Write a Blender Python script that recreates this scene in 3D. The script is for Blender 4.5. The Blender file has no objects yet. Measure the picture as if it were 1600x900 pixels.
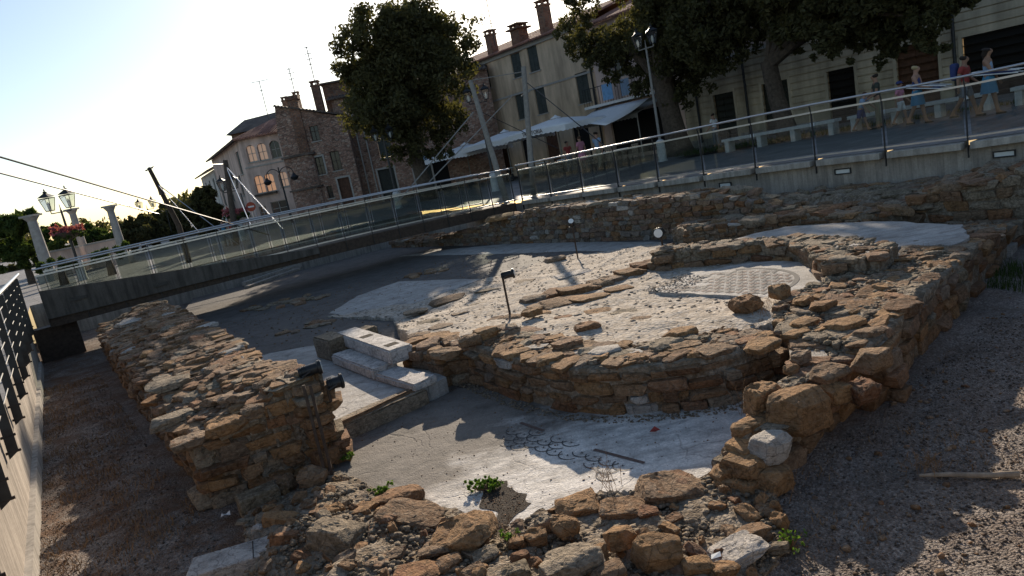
import bpy, bmesh, math, random
import numpy as np
from mathutils import Vector, Matrix, Quaternion, noise as mn

random.seed(7)
scene = bpy.context.scene
COL = scene.collection
rad = math.radians

# ------------------------------------------------------------------ camera
CAM_H, PITCH, ROLL, FPX = 1.58, rad(11.0), rad(11.3), 1067.0
FW = np.array([0, math.cos(PITCH), -math.sin(PITCH)])
R0 = np.array([1.0, 0, 0]); U0 = np.array([0, math.sin(PITCH), math.cos(PITCH)])
RX = math.cos(ROLL) * R0 - math.sin(ROLL) * U0
UY = math.sin(ROLL) * R0 + math.cos(ROLL) * U0
CAMP = np.array([0, 0, CAM_H])
cd = bpy.data.cameras.new('camera'); cam = bpy.data.objects.new('camera', cd); COL.objects.link(cam)
cd.sensor_width = 36; cd.lens = FPX / 1600 * 36; cd.clip_end = 3000; cd.clip_start = 0.05
cam.matrix_world = Matrix(((RX[0], UY[0], -FW[0], 0), (RX[1], UY[1], -FW[1], 0), (RX[2], UY[2], -FW[2], CAM_H), (0, 0, 0, 1)))
scene.camera = cam

# ------------------------------------------------------------------ light
SUN_AZ, SUN_EL = rad(3.5), rad(21.0)
w = bpy.data.worlds.new('World'); scene.world = w; w.use_nodes = True
wn = w.node_tree; bg = wn.nodes['Background']
sky = wn.nodes.new('ShaderNodeTexSky'); sky.sky_type = 'NISHITA'; sky.sun_disc = False
sky.sun_elevation = SUN_EL; sky.sun_rotation = SUN_AZ; sky.altitude = 0
sky.air_density = 1.0; sky.dust_density = 0.6; sky.ozone_density = 1.2
wn.links.new(sky.outputs[0], bg.inputs[0]); bg.inputs[1].default_value = 0.105
sl = bpy.data.lights.new('sun', 'SUN'); sun = bpy.data.objects.new('sun', sl); COL.objects.link(sun)
sl.energy = 5.0; sl.angle = rad(0.5); sl.color = (1.0, 0.86, 0.68)
sd = Vector((math.sin(SUN_AZ) * math.cos(SUN_EL), math.cos(SUN_AZ) * math.cos(SUN_EL), math.sin(SUN_EL)))
sun.rotation_euler = (-sd).to_track_quat('-Z', 'Y').to_euler(); sun.location = sd * 60
vs = scene.view_settings; vs.view_transform = 'Standard'; vs.look = 'None'; vs.gamma = 1; vs.use_curve_mapping = False
vs.exposure = 0.5

# ------------------------------------------------------------------ site frame
# the dig, the bridge, the quay wall and the house row share one grid: u runs away to the left, c to the right
AX = np.array([-.6, .8]); BX = np.array([.8, .6])
def UC(u, c, z=0.0):
    return Vector((u * AX[0] + c * BX[0], u * AX[1] + c * BX[1], z))
def toUC(x, y): return x * AX[0] + y * AX[1], x * BX[0] + y * BX[1]
def ray(x, y): return FW * FPX + RX * (x - 800) - UY * (y - 450)
def P(x, y, z=0.0):                       # survey point: sight line met with the level z
    d = ray(x, y); t = (z - CAM_H) / d[2]; return Vector(CAMP + d * t)
def PY(x, y, Y):
    d = ray(x, y); return Vector(CAMP + d * (Y / d[1]))
def PC(x, y, c):                          # sight line met with the vertical plane at c
    d = ray(x, y); t = c / (d[0] * BX[0] + d[1] * BX[1]); return Vector(CAMP + d * t)
def depth(v): return float(np.dot(np.array(v) - CAMP, FW))
def pxm(v): return depth(v) / FPX         # metres per photo pixel at a point

# ------------------------------------------------------------------ object helpers
def tag(o, label=None, cat=None, group=None, kind=None):
    if label: o['label'] = label
    if cat: o['category'] = cat
    if group: o['group'] = group
    if kind: o['kind'] = kind
    return o
def attach(o, p):
    o.parent = p
    if p.type == 'EMPTY':
        o.matrix_parent_inverse = (Matrix.Translation(p.location) @ p.rotation_euler.to_matrix().to_4x4()).inverted()
def thing(name, label, cat, loc=(0, 0, 0), group=None, kind=None):
    o = bpy.data.objects.new(name, None); COL.objects.link(o); o.location = loc
    o.empty_display_size = .2
    return tag(o, label, cat, group, kind)
def obj(name, me, mat=None, parent=None, M=None):
    o = bpy.data.objects.new(name, me); COL.objects.link(o)
    if mat is not None and len(me.materials) == 0: me.materials.append(mat)
    if M is not None: o.matrix_world = M
    if parent is not None: attach(o, parent)
    return o
def dup(root, loc, rz=0, label=None, scale=None):
    def cp(o, par):
        c = o.copy(); COL.objects.link(c)
        if par is not None: c.parent = par
        for ch in o.children: cp(ch, c)
        return c
    r = cp(root, None); r.location = loc; r.rotation_euler = (0, 0, rz)
    if scale: r.scale = scale
    if label: r['label'] = label
    return r

class MB:
    """collects verts and faces, then builds ONE mesh"""
    def __init__(s): s.v = []; s.f = []
    def add(s, vs_, fs):
        n = len(s.v); s.v += [tuple(p) for p in vs_]; s.f += [tuple(i + n for i in q) for q in fs]; return s
    def hexa(s, p):      # 8 pts: bottom 4 ccw, top 4 ccw
        return s.add(p, [(3, 2, 1, 0), (4, 5, 6, 7), (0, 1, 5, 4), (1, 2, 6, 5), (2, 3, 7, 6), (3, 0, 4, 7)])
    def box(s, c, sz, M=None):
        x, y, z = sz[0] / 2, sz[1] / 2, sz[2] / 2; c = Vector(c)
        p = [Vector(q) for q in ((-x, -y, -z), (x, -y, -z), (x, y, -z), (-x, y, -z), (-x, -y, z), (x, -y, z), (x, y, z), (-x, y, z))]
        p = [(M @ q if M else q) + c for q in p]
        return s.hexa(p)
    def bar(s, a, b, wd, ht, up=(0, 0, 1), off=0):   # box from a to b
        a, b = Vector(a), Vector(b); d = (b - a).normalized(); u = Vector(up)
        r = d.cross(u)
        if r.length < 1e-4: r = d.cross(Vector((1, 0, 0)))
        r.normalize(); u = r.cross(d)
        q = lambda o, i, j: o + r * (i * wd / 2) + u * (j * ht / 2 + off)
        return s.hexa([q(a, -1, -1), q(a, 1, -1), q(b, 1, -1), q(b, -1, -1), q(a, -1, 1), q(a, 1, 1), q(b, 1, 1), q(b, -1, 1)])
    def tube(s, pts, r, n=8, cap=True):
        pts = [Vector(p) for p in pts]; rr = r if isinstance(r, (list, tuple)) else [r] * len(pts)
        base = len(s.v); up = Vector((0, 0, 1))
        for i, p in enumerate(pts):
            d = (pts[min(i + 1, len(pts) - 1)] - pts[max(i - 1, 0)]).normalized()
            x = d.cross(up if abs(d.z) < .95 else Vector((0, 1, 0))).normalized(); y = d.cross(x)
            for k in range(n):
                t = 2 * math.pi * k / n; s.v.append(tuple(p + (x * math.cos(t) + y * math.sin(t)) * rr[i]))
        for i in range(len(pts) - 1):
            for k in range(n):
                a = base + i * n + k; b = base + i * n + (k + 1) % n
                s.f.append((a, b, b + n, a + n))
        if cap:
            s.f.append(tuple(base + k for k in range(n)))
            s.f.append(tuple(base + (len(pts) - 1) * n + n - 1 - k for k in range(n)))
        return s
    def lathe(s, c, prof, n=12):          # prof: (r, z)
        base = len(s.v); c = Vector(c)
        for r, z in prof:
            for k in range(n):
                t = 2 * math.pi * k / n; s.v.append((c.x + r * math.cos(t), c.y + r * math.sin(t), c.z + z))
        for i in range(len(prof) - 1):
            for k in range(n):
                a = base + i * n + k; b = base + i * n + (k + 1) % n
                s.f.append((a, b, b + n, a + n))
        s.f.append(tuple(base + n - 1 - k for k in range(n)))
        s.f.append(tuple(base + (len(prof) - 1) * n + k for k in range(n)))
        return s
    def prism(s, poly, z0, z1):           # poly: list of (x, y); z0/z1 numbers or lists
        n = len(poly); z0 = z0 if isinstance(z0, list) else [z0] * n; z1 = z1 if isinstance(z1, list) else [z1] * n
        v = [(p[0], p[1], z0[i]) for i, p in enumerate(poly)] + [(p[0], p[1], z1[i]) for i, p in enumerate(poly)]
        f = [tuple(range(n - 1, -1, -1)), tuple(range(n, 2 * n))] + [(i, (i + 1) % n, n + (i + 1) % n, n + i) for i in range(n)]
        return s.add(v, f)
    def mesh(s, name, smooth=False, fix=True):
        me = bpy.data.meshes.new(name); me.from_pydata(s.v, [], s.f)
        if fix:
            bm = bmesh.new(); bm.from_mesh(me); bmesh.ops.recalc_face_normals(bm, faces=bm.faces); bm.to_mesh(me); bm.free()
        if smooth:
            me.shade_smooth(); me.set_sharp_from_angle(angle=rad(40))
        return me
    def build(s, name, mat, parent=None, smooth=False, M=None, bevel=0):
        o = obj(name, s.mesh(name, smooth), mat, parent, M)
        if bevel:
            b = o.modifiers.new('bevel', 'BEVEL'); b.width = bevel; b.segments = 2; b.limit_method = 'ANGLE'
        return o

# ------------------------------------------------------------------ materials
class NT:
    def __init__(s, name):
        s.m = bpy.data.materials.new(name); s.m.use_nodes = True; s.t = s.m.node_tree
        s.b = s.t.nodes['Principled BSDF']
        s.b.inputs['Specular IOR Level'].default_value = .3
    def n(s, typ, props=None, **inp):
        nd = s.t.nodes.new('ShaderNode' + typ)
        for k, v in (props or {}).items(): setattr(nd, k, v)
        for k, v in inp.items():
            k = k.replace('_', ' ')
            if k.isdigit(): k = int(k)
            s.put(nd.inputs[k], v)
        return nd
    def put(s, sock, v):
        if isinstance(v, bpy.types.NodeSocket): s.t.links.new(v, sock)
        elif isinstance(v, bpy.types.Node): s.t.links.new(v.outputs[0], sock)
        elif isinstance(v, tuple) and len(v) == 3 and sock.type == 'RGBA': sock.default_value = (*v, 1)
        else: sock.default_value = v
    def pos(s, scale=(1, 1, 1), rot=0):
        g = s.n('NewGeometry'); mp = s.n('Mapping', Vector=g.outputs['Position'])
        mp.inputs['Scale'].default_value = scale; mp.inputs['Rotation'].default_value = (0, 0, rot); return mp
    def noise(s, vec, scale, detail=4, rough=.55, lac=2.0):
        nd = s.n('TexNoise', Vector=vec, Scale=scale, Detail=detail, Roughness=rough); return nd.outputs['Fac']
    def ramp(s, fac, stops, interp='LINEAR'):
        r = s.n('ValToRGB', Fac=fac); e = r.color_ramp; e.interpolation = interp
        while len(e.elements) < len(stops): e.elements.new(.5)
        for el, (p, c) in zip(e.elements, stops):
            el.position = p; el.color = (*c, 1) if isinstance(c, tuple) else (c, c, c, 1)
        return r.outputs[0]
    def mix(s, f, a, b, mode='MIX'):
        nd = s.n('Mix', {'data_type': 'RGBA', 'blend_type': mode}); s.put(nd.inputs[0], f); s.put(nd.inputs[6], a); s.put(nd.inputs[7], b); return nd.outputs[2]
    def math(s, op, a, b=0.0):
        nd = s.n('Math', {'operation': op}); s.put(nd.inputs[0], a); s.put(nd.inputs[1], b); return nd.outputs[0]
    def bump(s, h, strength=.5, dist=.02, prev=None):
        nd = s.n('Bump', Strength=strength, Distance=dist, Height=h)
        if prev is not None: s.put(nd.inputs['Normal'], prev)
        return nd.outputs[0]
    def out(s, col=None, rough=None, nrm=None, metal=None):
        if col is not None: s.put(s.b.inputs['Base Color'], col)
        if rough is not None: s.put(s.b.inputs['Roughness'], rough)
        if nrm is not None: s.put(s.b.inputs['Normal'], nrm)
        if metal is not None: s.put(s.b.inputs['Metallic'], metal)
        return s.m
    def rnd(s):     # one random number per object and per loose piece
        o = s.n('ObjectInfo'); g = s.n('NewGeometry')
        return s.math('FRACT', s.math('ADD', o.outputs['Random'], g.outputs['Random Per Island']))

def plain(name, col, rough=.7, var=.12, scale=8, bump=.15, metal=0.0, bd=.004):
    t = NT(name); p = t.pos()
    n1 = t.noise(p, scale, 5); n2 = t.noise(p, scale * 9, 4)
    k = t.ramp(n1, [(.25, 1 - var * 2), (.75, 1 + var)])
    c = t.mix(1.0, t.mix(1.0, col, k, 'MULTIPLY'), t.ramp(n2, [(.3, 1 - var), (.7, 1.0)]), 'MULTIPLY')
    return t.out(c, rough, t.bump(n2, bump, bd), metal)

def stone_mat(name, stops, lichen=(.22, .185, .14), lich=.45, bump=.75):
    t = NT(name); p = t.pos(); r = t.rnd()
    base = t.ramp(r, stops)
    off = t.n('VectorMath', {'operation': 'ADD'}); t.put(off.inputs[0], p); cmb = t.n('CombineXYZ', X=t.math('MULTIPLY', r, 37.0), Y=t.math('MULTIPLY', r, 11.0)); t.put(off.inputs[1], cmb)
    n1 = t.noise(off, 5.0, 6, .6); n2 = t.noise(off, 28, 6, .65); n3 = t.noise(off, 120, 3)
    st = t.n('Mapping', Vector=off); st.inputs['Scale'].default_value = (2.5, 2.5, 16); ns = t.noise(st, 4.5, 5, .6)
    c = t.mix(1.0, base, t.ramp(n1, [(.25, .5), (.5, 1.0), (.8, 1.35)]), 'MULTIPLY')
    pit = t.noise(off, 17, 3, .5); c = t.mix(t.ramp(pit, [(.28, .55), (.4, 0)]), c, (.05, .035, .025))
    c = t.mix(t.math('MULTIPLY', t.ramp(n2, [(.47, 0), (.66, 1)]), lich), c, lichen)
    c = t.mix(1.0, c, t.ramp(n3, [(.3, .78), (.7, 1.12)]), 'MULTIPLY')
    c = t.mix(1.0, c, t.ramp(ns, [(.3, .75), (.6, 1.08)]), 'MULTIPLY')
    ck = t.n('TexVoronoi', {'feature': 'DISTANCE_TO_EDGE'}, Vector=t.mix(.12, off.outputs[0], t.n('TexNoise', Vector=off, Scale=9.0).outputs['Color']), Scale=7.0); crack = t.ramp(ck.outputs['Distance'], [(.0, 0.0), (.035, 1.0)])
    c = t.mix(1.0, c, t.ramp(crack, [(0, .55), (1, 1.0)]), 'MULTIPLY')
    c = t.mix(1.0, c, t.ramp(n2, [(.32, .62), (.5, 1.0), (.68, 1.22)]), 'MULTIPLY')
    h = t.math('ADD', t.math('ADD', t.math('MULTIPLY', n2, .9), t.math('MULTIPLY', crack, .18)), t.math('ADD', t.math('MULTIPLY', ns, 1.0), t.math('MULTIPLY', n3, .3)))
    return t.out(c, .92, t.bump(h, bump, .045))

SANDS = [(0, (.18, .092, .045)), (.16, (.29, .155, .07)), (.34, (.24, .148, .085)), (.5, (.35, .21, .11)), (.64, (.25, .18, .125)), (.78, (.29, .135, .06)), (.9, (.34, .255, .175)), (1, (.25, .11, .05))]
M = {}
M['sand'] = stone_mat('sandstone', SANDS)
M['ochre'] = stone_mat('ochre_sandstone', [(0, (.32, .18, .08)), (.5, (.39, .215, .095)), (1, (.27, .14, .06))], lich=.35)
M['rust'] = stone_mat('rust_sandstone', [(0, (.25, .115, .055)), (1, (.30, .16, .07))], lich=.25)
M['grey'] = stone_mat('grey_stone', [(0, (.25, .19, .125)), (.5, (.32, .25, .175)), (1, (.21, .16, .10))], lichen=(.37, .305, .23))
M['earthchip'] = stone_mat('pale_earth_chip', [(0, (.30, .24, .18)), (.5, (.42, .35, .28)), (1, (.48, .42, .35))], lichen=(.40, .34, .28), lich=.3)
M['gravelchip'] = stone_mat('gravel_grain', [(0, (.10, .075, .06)), (.5, (.19, .15, .122)), (.85, (.28, .23, .19)), (1, (.42, .36, .31))], lich=.2)
M['pale'] = stone_mat('pale_limestone', [(0, (.42, .37, .31)), (1, (.52, .47, .42))], lichen=(.28, .245, .21), lich=.55, bump=.6)
M['farwall'] = stone_mat('mixed_rubble_stone', [(0, (.17, .12, .09)), (.2, (.25, .14, .09)), (.4, (.22, .19, .16)), (.6, (.28, .17, .11)), (.75, (.30, .27, .23)), (1, (.2, .12, .08))])
M['marble'] = stone_mat('worked_marble', [(0, (.55, .50, .46)), (1, (.60, .55, .50))], lichen=(.36, .32, .29), lich=.5, bump=.35)

def mortar_mat(name, c1, c2, c3, sc=30, bs=.9):
    t = NT(name); p = t.pos()
    n1 = t.noise(p, 2.2, 6, .6); n2 = t.noise(p, 14, 6, .65)
    v = t.n('TexVoronoi', Vector=p, Scale=sc); v2 = t.n('TexVoronoi', Vector=p, Scale=sc * 2.7)
    c = t.mix(t.ramp(n1, [(.35, 0), (.65, 1)]), c1, c2)
    c = t.mix(t.ramp(n2, [(.45, 0), (.62, 1)]), c, c3)
    bw = t.n('RGBToBW', Color=v.outputs['Color'])
    c = t.mix(1.0, c, t.ramp(bw, [(.1, .72), (.9, 1.2)]), 'MULTIPLY')
    h = t.math('ADD', t.math('MULTIPLY', n2, 1.6), t.math('ADD', t.math('MULTIPLY', v.outputs['Distance'], -.8), t.math('MULTIPLY', v2.outputs['Distance'], -.35)))
    return t.out(c, .95, t.bump(h, bs, .03))
M['mortar'] = mortar_mat('old_mortar', (.25, .19, .13), (.165, .118, .075), (.33, .27, .205))
M['earth'] = mortar_mat('dry_earth', (.43, .36, .285), (.36, .29, .22), (.50, .44, .37), 22, .55)
M['soil'] = mortar_mat('dark_soil', (.05, .036, .026), (.07, .052, .038), (.09, .072, .056), 90)

def gravel_mat():
    t = NT('gravel'); p = t.pos()
    v = t.n('TexVoronoi', Vector=p, Scale=58.0); v2 = t.n('TexVoronoi', Vector=p, Scale=135.0)
    bw = t.n('RGBToBW', Color=v.outputs['Color']); bw2 = t.n('RGBToBW', Color=v2.outputs['Color'])
    c = t.ramp(bw, [(.12, (.105, .08, .064)), (.4, (.22, .172, .142)), (.62, (.30, .24, .2)), (.85, (.48, .41, .355))])
    c = t.mix(.35, c, t.ramp(bw2, [(.2, (.10, .085, .07)), (.8, (.36, .32, .28))]))
    big = t.noise(p, 1.1, 7, .68)
    c = t.mix(1.0, c, t.ramp(big, [(.3, .55), (.5, .95), (.7, 1.2)]), 'MULTIPLY')
    c = t.mix(t.ramp(t.noise(p, .45, 5, .6), [(.45, 0), (.7, .5)]), c, (.15, .125, .10))
    # rusty litter gathers along the quay side (low c) and in drifts
    sx = t.n('SeparateXYZ', Vector=p); cc = t.math('ADD', t.math('MULTIPLY', sx.outputs[0], .8), t.math('MULTIPLY', sx.outputs[1], .6))
    side = t.ramp(t.math('MULTIPLY', t.math('SUBTRACT', 3.0, cc), .34), [(.2, 0), (.75, 1)])
    lit = t.noise(p, 3.2, 7, .68)
    f = t.math('MULTIPLY', t.ramp(lit, [(.42, 0), (.6, 1)]), t.math('ADD', t.math('MULTIPLY', side, .62), .26))
    c = t.mix(f, c, t.ramp(t.noise(p, 70, 3), [(.3, (.07, .036, .02)), (.7, (.21, .105, .05))]))
    h = t.math('ADD', t.math('MULTIPLY', v.outputs['Distance'], -1.0), t.math('MULTIPLY', v2.outputs['Distance'], -.4))
    return t.out(c, .9, t.bump(t.math('ADD', h, t.math('MULTIPLY', lit, .8)), 1.0, .02))
M['gravel'] = gravel_mat()

def floor_mat(name, c1, c2, dirt, amt, tess=70, pale=None):
    t = NT(name); p = t.pos()
    n1 = t.noise(p, 1.3, 7, .62); n2 = t.noise(p, 9, 6, .65); v = t.n('TexVoronoi', Vector=p, Scale=float(tess))
    st = t.n('Mapping', Vector=p); st.inputs['Rotation'].default_value = (0, 0, .6); st.inputs['Scale'].default_value = (1, 5, 1); ns = t.noise(st, 2.5, 6, .65)
    c = t.mix(t.ramp(n1, [(.35, 0), (.65, 1)]), c1, c2)
    bw = t.n('RGBToBW', Color=v.outputs['Color'])
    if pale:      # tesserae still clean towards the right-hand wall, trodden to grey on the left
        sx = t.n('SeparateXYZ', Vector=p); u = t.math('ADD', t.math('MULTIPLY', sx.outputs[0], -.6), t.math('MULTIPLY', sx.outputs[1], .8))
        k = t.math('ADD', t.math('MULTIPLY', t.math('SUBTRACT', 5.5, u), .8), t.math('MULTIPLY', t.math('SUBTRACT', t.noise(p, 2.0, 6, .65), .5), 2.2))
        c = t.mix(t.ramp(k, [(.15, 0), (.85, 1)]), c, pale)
    c = t.mix(1.0, c, t.ramp(bw, [(.1, .82), (.9, 1.12)]), 'MULTIPLY')
    c = t.mix(t.math('MULTIPLY', t.ramp(ns, [(.42, 0), (.68, 1)]), amt), c, dirt)
    c = t.mix(t.math('MULTIPLY', t.ramp(n2, [(.55, 0), (.7, 1)]), amt * .7), c, dirt)
    wob = t.mix(.25, p.outputs[0], t.n('TexNoise', Vector=p, Scale=2.5, Detail=4.0).outputs['Color'])
    ce = t.n('TexVoronoi', {'feature': 'DISTANCE_TO_EDGE'}, Vector=wob, Scale=1.7)
    gate = t.ramp(t.noise(p, .8, 4), [(.45, 0), (.6, 1)])
    crack = t.math('MULTIPLY', t.ramp(ce.outputs['Distance'], [(.003, 1), (.011, 0)]), gate)
    c = t.mix(t.math('MULTIPLY', crack, .45), c, (.08, .066, .055))
    blot = t.noise(p, 3.3, 7, .7); c = t.mix(1.0, c, t.ramp(blot, [(.3, .62), (.5, 1.0), (.7, 1.18)]), 'MULTIPLY')
    h = t.math('ADD', t.math('ADD', t.math('MULTIPLY', n2, 1.0), t.math('MULTIPLY', blot, 1.5)), t.math('ADD', t.math('MULTIPLY', v.outputs['Distance'], -.3), t.math('MULTIPLY', crack, -.6)))
    return t.out(c, .85, t.bump(h, .7, .016))
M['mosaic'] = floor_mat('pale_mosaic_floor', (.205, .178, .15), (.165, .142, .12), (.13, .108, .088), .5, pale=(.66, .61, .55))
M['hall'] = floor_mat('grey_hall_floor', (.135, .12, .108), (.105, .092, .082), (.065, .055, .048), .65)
M['white_mosaic'] = floor_mat('white_mosaic_floor', (.47, .44, .405), (.38, .35, .315), (.24, .21, .18), .7)
M['dark_tess'] = plain('dark_tesserae', (.10, .092, .088), .8, .2, 60)
M['brown_tess'] = plain('brown_tesserae', (.145, .09, .072), .8, .2, 60)

def concrete_mat(name, col, board=True, stain=.5):
    t = NT(name); p = t.pos()
    n1 = t.noise(p, 1.1, 6, .6); n2 = t.noise(p, 30, 5)
    sx = t.n('SeparateXYZ', Vector=p); u = t.math('ADD', t.math('MULTIPLY', sx.outputs[0], -.6), t.math('MULTIPLY', sx.outputs[1], .8))
    bd = t.math('MULTIPLY', u, 9.0)
    wn_ = t.n('TexWhiteNoise', {'noise_dimensions': '1D'}, W=t.math('FLOOR', bd)).outputs['Value']
    fr = t.math('FRACT', bd); gap = t.ramp(t.math('ABSOLUTE', t.math('SUBTRACT', fr, .5)), [(.44, 1.0), (.5, 0.0)])
    st = t.n('Mapping', Vector=p); st.inputs['Scale'].default_value = (4, 4, .5); ns = t.noise(st, 2.2, 6, .62)
    c = t.mix(1.0, col, t.ramp(n1, [(.3, .75), (.7, 1.1)]), 'MULTIPLY')
    c = t.mix(1.0, c, t.ramp(ns, [(.35, 1 - stain * .6), (.6, 1.05)]), 'MULTIPLY')
    c = t.mix(1.0, c, t.ramp(n2, [(.3, .85), (.7, 1.08)]), 'MULTIPLY')
    h = t.math('MULTIPLY', n2, .3)
    if board:
        c = t.mix(1.0, c, t.ramp(wn_, [(0, .86), (1, 1.08)]), 'MULTIPLY')
        c = t.mix(1.0, c, t.ramp(gap, [(0, .8), (1, 1.0)]), 'MULTIPLY')
        h = t.math('ADD', h, t.math('ADD', t.math('MULTIPLY', gap, .6), t.math('MULTIPLY', wn_, .3)))
    return t.out(c, .85, t.bump(h, .6, .012))
M['concrete'] = concrete_mat('board_formed_concrete', (.42, .36, .30))
M['concrete_plain'] = concrete_mat('weathered_concrete', (.33, .31, .28), False, .7)
M['concrete_dark'] = concrete_mat('dark_stained_concrete', (.105, .092, .08), False, .8)
M['kerb'] = concrete_mat('pale_kerb_concrete', (.42, .38, .33), False, .6)

def paving_mat():
    t = NT('stone_paving'); p = t.pos(rot=rad(-37))
    br = t.n('TexBrick', Vector=p, Scale=1.0, Mortar_Size=.012); br.inputs['Brick Width'].default_value = .8; br.inputs['Row Height'].default_value = .4
    br.inputs['Color1'].default_value = (.25, .235, .225, 1); br.inputs['Color2'].default_value = (.19, .18, .175, 1); br.inputs['Mortar'].default_value = (.11, .10, .095, 1)
    n1 = t.noise(p, 1.2, 6, .6)
    c = t.mix(1.0, br.outputs[0], t.ramp(n1, [(.3, .75), (.7, 1.15)]), 'MULTIPLY')
    return t.out(c, .75, t.bump(br.outputs['Fac'], -.4, .006))
M['paving'] = paving_mat()

def stucco(name, col, var=.27):
    t = NT(name); p = t.pos(); st = t.n('Mapping', Vector=p); st.inputs['Scale'].default_value = (1.6, 1.6, .35)
    n1 = t.noise(st, 1.0, 7, .65); n2 = t.noise(p, 22, 5); n3 = t.noise(p, .5, 4)
    c = t.mix(1.0, col, t.ramp(n1, [(.3, 1 - var * 1.6), (.65, 1 + var * .5)]), 'MULTIPLY')
    c = t.mix(1.0, c, t.ramp(n3, [(.35, .85), (.65, 1.08)]), 'MULTIPLY')
    return t.out(c, .9, t.bump(n2, .35, .01))
M['ochre_stucco'] = stucco('faded_ochre_stucco', (.60, .45, .31))
M['pink_stucco'] = stucco('faded_pink_stucco', (.62, .46, .385))
M['cream_stucco'] = stucco('cream_stucco', (.46, .385, .275))
M['white_stucco'] = stucco('white_stucco', (.55, .52, .48))
def rubble_wall_mat(name, cols, sc=2.6):
    t = NT(name); p = t.pos(); nw = t.n('TexNoise', Vector=p, Scale=3.0, Detail=3.0)
    vm = t.n('VectorMath', {'operation': 'MULTIPLY_ADD'}); t.put(vm.inputs[0], nw.outputs['Color']); vm.inputs[1].default_value = (.12, .12, .12); t.put(vm.inputs[2], p)
    mp = t.n('Mapping', Vector=vm); mp.inputs['Scale'].default_value = (1, 1, 1.7)
    v = t.n('TexVoronoi', Vector=mp, Scale=sc); e = t.n('TexVoronoi', {'feature': 'DISTANCE_TO_EDGE'}, Vector=mp, Scale=sc)
    bw = t.n('RGBToBW', Color=v.outputs['Color'])
    c = t.ramp(bw, [(.1, cols[0]), (.4, cols[1]), (.65, cols[2]), (.9, cols[3])])
    edge = t.ramp(e.outputs['Distance'], [(.01, 0), (.07, 1)])
    c = t.mix(edge, (.20, .165, .14), c)
    n1 = t.noise(p, .7, 6, .6); c = t.mix(1.0, c, t.ramp(n1, [(.3, .6), (.7, 1.15)]), 'MULTIPLY')
    n2 = t.noise(p, 18, 5); c = t.mix(1.0, c, t.ramp(n2, [(.3, .8), (.7, 1.1)]), 'MULTIPLY')
    return t.out(c, .92, t.bump(t.math('ADD', edge, n2), .8, .03))
M['stonehouse'] = rubble_wall_mat('rubble_house_wall', [(.22, .125, .09), (.37, .215, .155), (.45, .285, .21), (.5, .37, .29)], 5.2)
M['brick'] = rubble_wall_mat('brown_brick', [(.17, .085, .055), (.25, .125, .08), (.28, .15, .095), (.3, .17, .11)], 5)
M['roof'] = stucco('clay_roof_tile', (.33, .165, .12), .3)
M['darkroof'] = stucco('old_roof_tile', (.15, .115, .095), .3)
M['steel'] = plain('brushed_steel', (.50, .50, .51), .32, .06, 20, .05, .9)
M['darksteel'] = plain('dark_painted_steel', (.055, .052, .05), .5, .15, 14, .1, .3)
M['rust_steel'] = plain('weathered_brown_steel', (.085, .06, .045), .7, .25, 14, .2, .3)
M['castiron'] = plain('cast_iron', (.035, .036, .038), .5, .15, 12, .1, .4)
M['blackplastic'] = plain('black_housing', (.022, .022, .024), .42, .1, 14, .05)
M['shutter'] = plain('green_grey_shutter', (.065, .075, .068), .7, .2, 5, .1)
M['browndoor'] = plain('brown_wood_door', (.12, .055, .032), .65, .25, 6, .2)
M['darkdoor'] = plain('dark_green_door', (.03, .034, .028), .6, .2, 6, .2)
M['blackvoid'] = plain('dark_interior', (.012, .011, .011), .9, .1, 5, 0)
M['white_paint'] = plain('white_paint', (.72, .71, .69), .55, .06, 6, .05)
M['bench'] = plain('white_stone_bench', (.60, .585, .56), .7, .12, 9, .15)
M['wood'] = plain('bleached_wood', (.40, .32, .24), .8, .22, 18, .5)
M['darkwood'] = plain('dark_wood_post', (.10, .075, .058), .8, .25, 12, .4)
M['mastwood'] = plain('grey_wood_mast', (.27, .255, .23), .7, .15, 12, .2)
M['trim'] = plain('stone_trim', (.40, .37, .33), .85, .12, 8, .2)
M['canvas'] = plain('white_canvas', (.82, .82, .83), .85, .04, 4, .1)
M['greycanvas'] = plain('grey_canvas', (.27, .255, .225), .9, .1, 4, .1)
M['text'] = plain('brown_lettering', (.10, .06, .05), .8, .1, 9, 0)
M['redcloth'] = plain('red_cloth', (.42, .09, .05), .9, .1, 7, .1)
M['bluecloth'] = plain('blue_cloth', (.22, .42, .68), .9, .1, 7, .1)
M['bark'] = plain('tree_bark', (.13, .098, .072), .95, .3, 9, 1.0, 0, .03)
M['dry'] = plain('dry_stalk', (.30, .175, .085), .9, .2, 9, .1)
M['column'] = plain('weathered_column_stone', (.40, .37, .335), .85, .15, 5, .3)
M['paper'] = plain('white_paper', (.8, .8, .78), .8, .05, 5, 0)

def leaf_mat(name, c1, c2, trans=.35):
    t = NT(name); r = t.rnd()
    c = t.ramp(r, [(0, c1), (1, c2)])
    t.put(t.b.inputs['Base Color'], c); t.b.inputs['Roughness'].default_value = .75; t.b.inputs['Specular IOR Level'].default_value = .15
    tr = t.n('BsdfTranslucent', Color=t.mix(1.0, c, (1.25, 1.25, .6), 'MULTIPLY')); mx = t.n('MixShader', 0)
    mx.inputs[0].default_value = trans
    t.t.links.new(t.b.outputs[0], mx.inputs[1]); t.t.links.new(tr.outputs[0], mx.inputs[2])
    t.t.links.new(mx.outputs[0], t.t.nodes['Material Output'].inputs[0]); return t.m
M['leaf'] = leaf_mat('tree_leaf', (.055, .052, .026), (.11, .102, .046), .4)
M['leaf_light'] = leaf_mat('hedge_leaf', (.03, .05, .016), (.09, .125, .035))
M['weed'] = leaf_mat('weed_leaf', (.07, .14, .02), (.16, .26, .05))
M['flower'] = leaf_mat('pink_petal', (.34, .085, .11), (.48, .17, .19))

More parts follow.
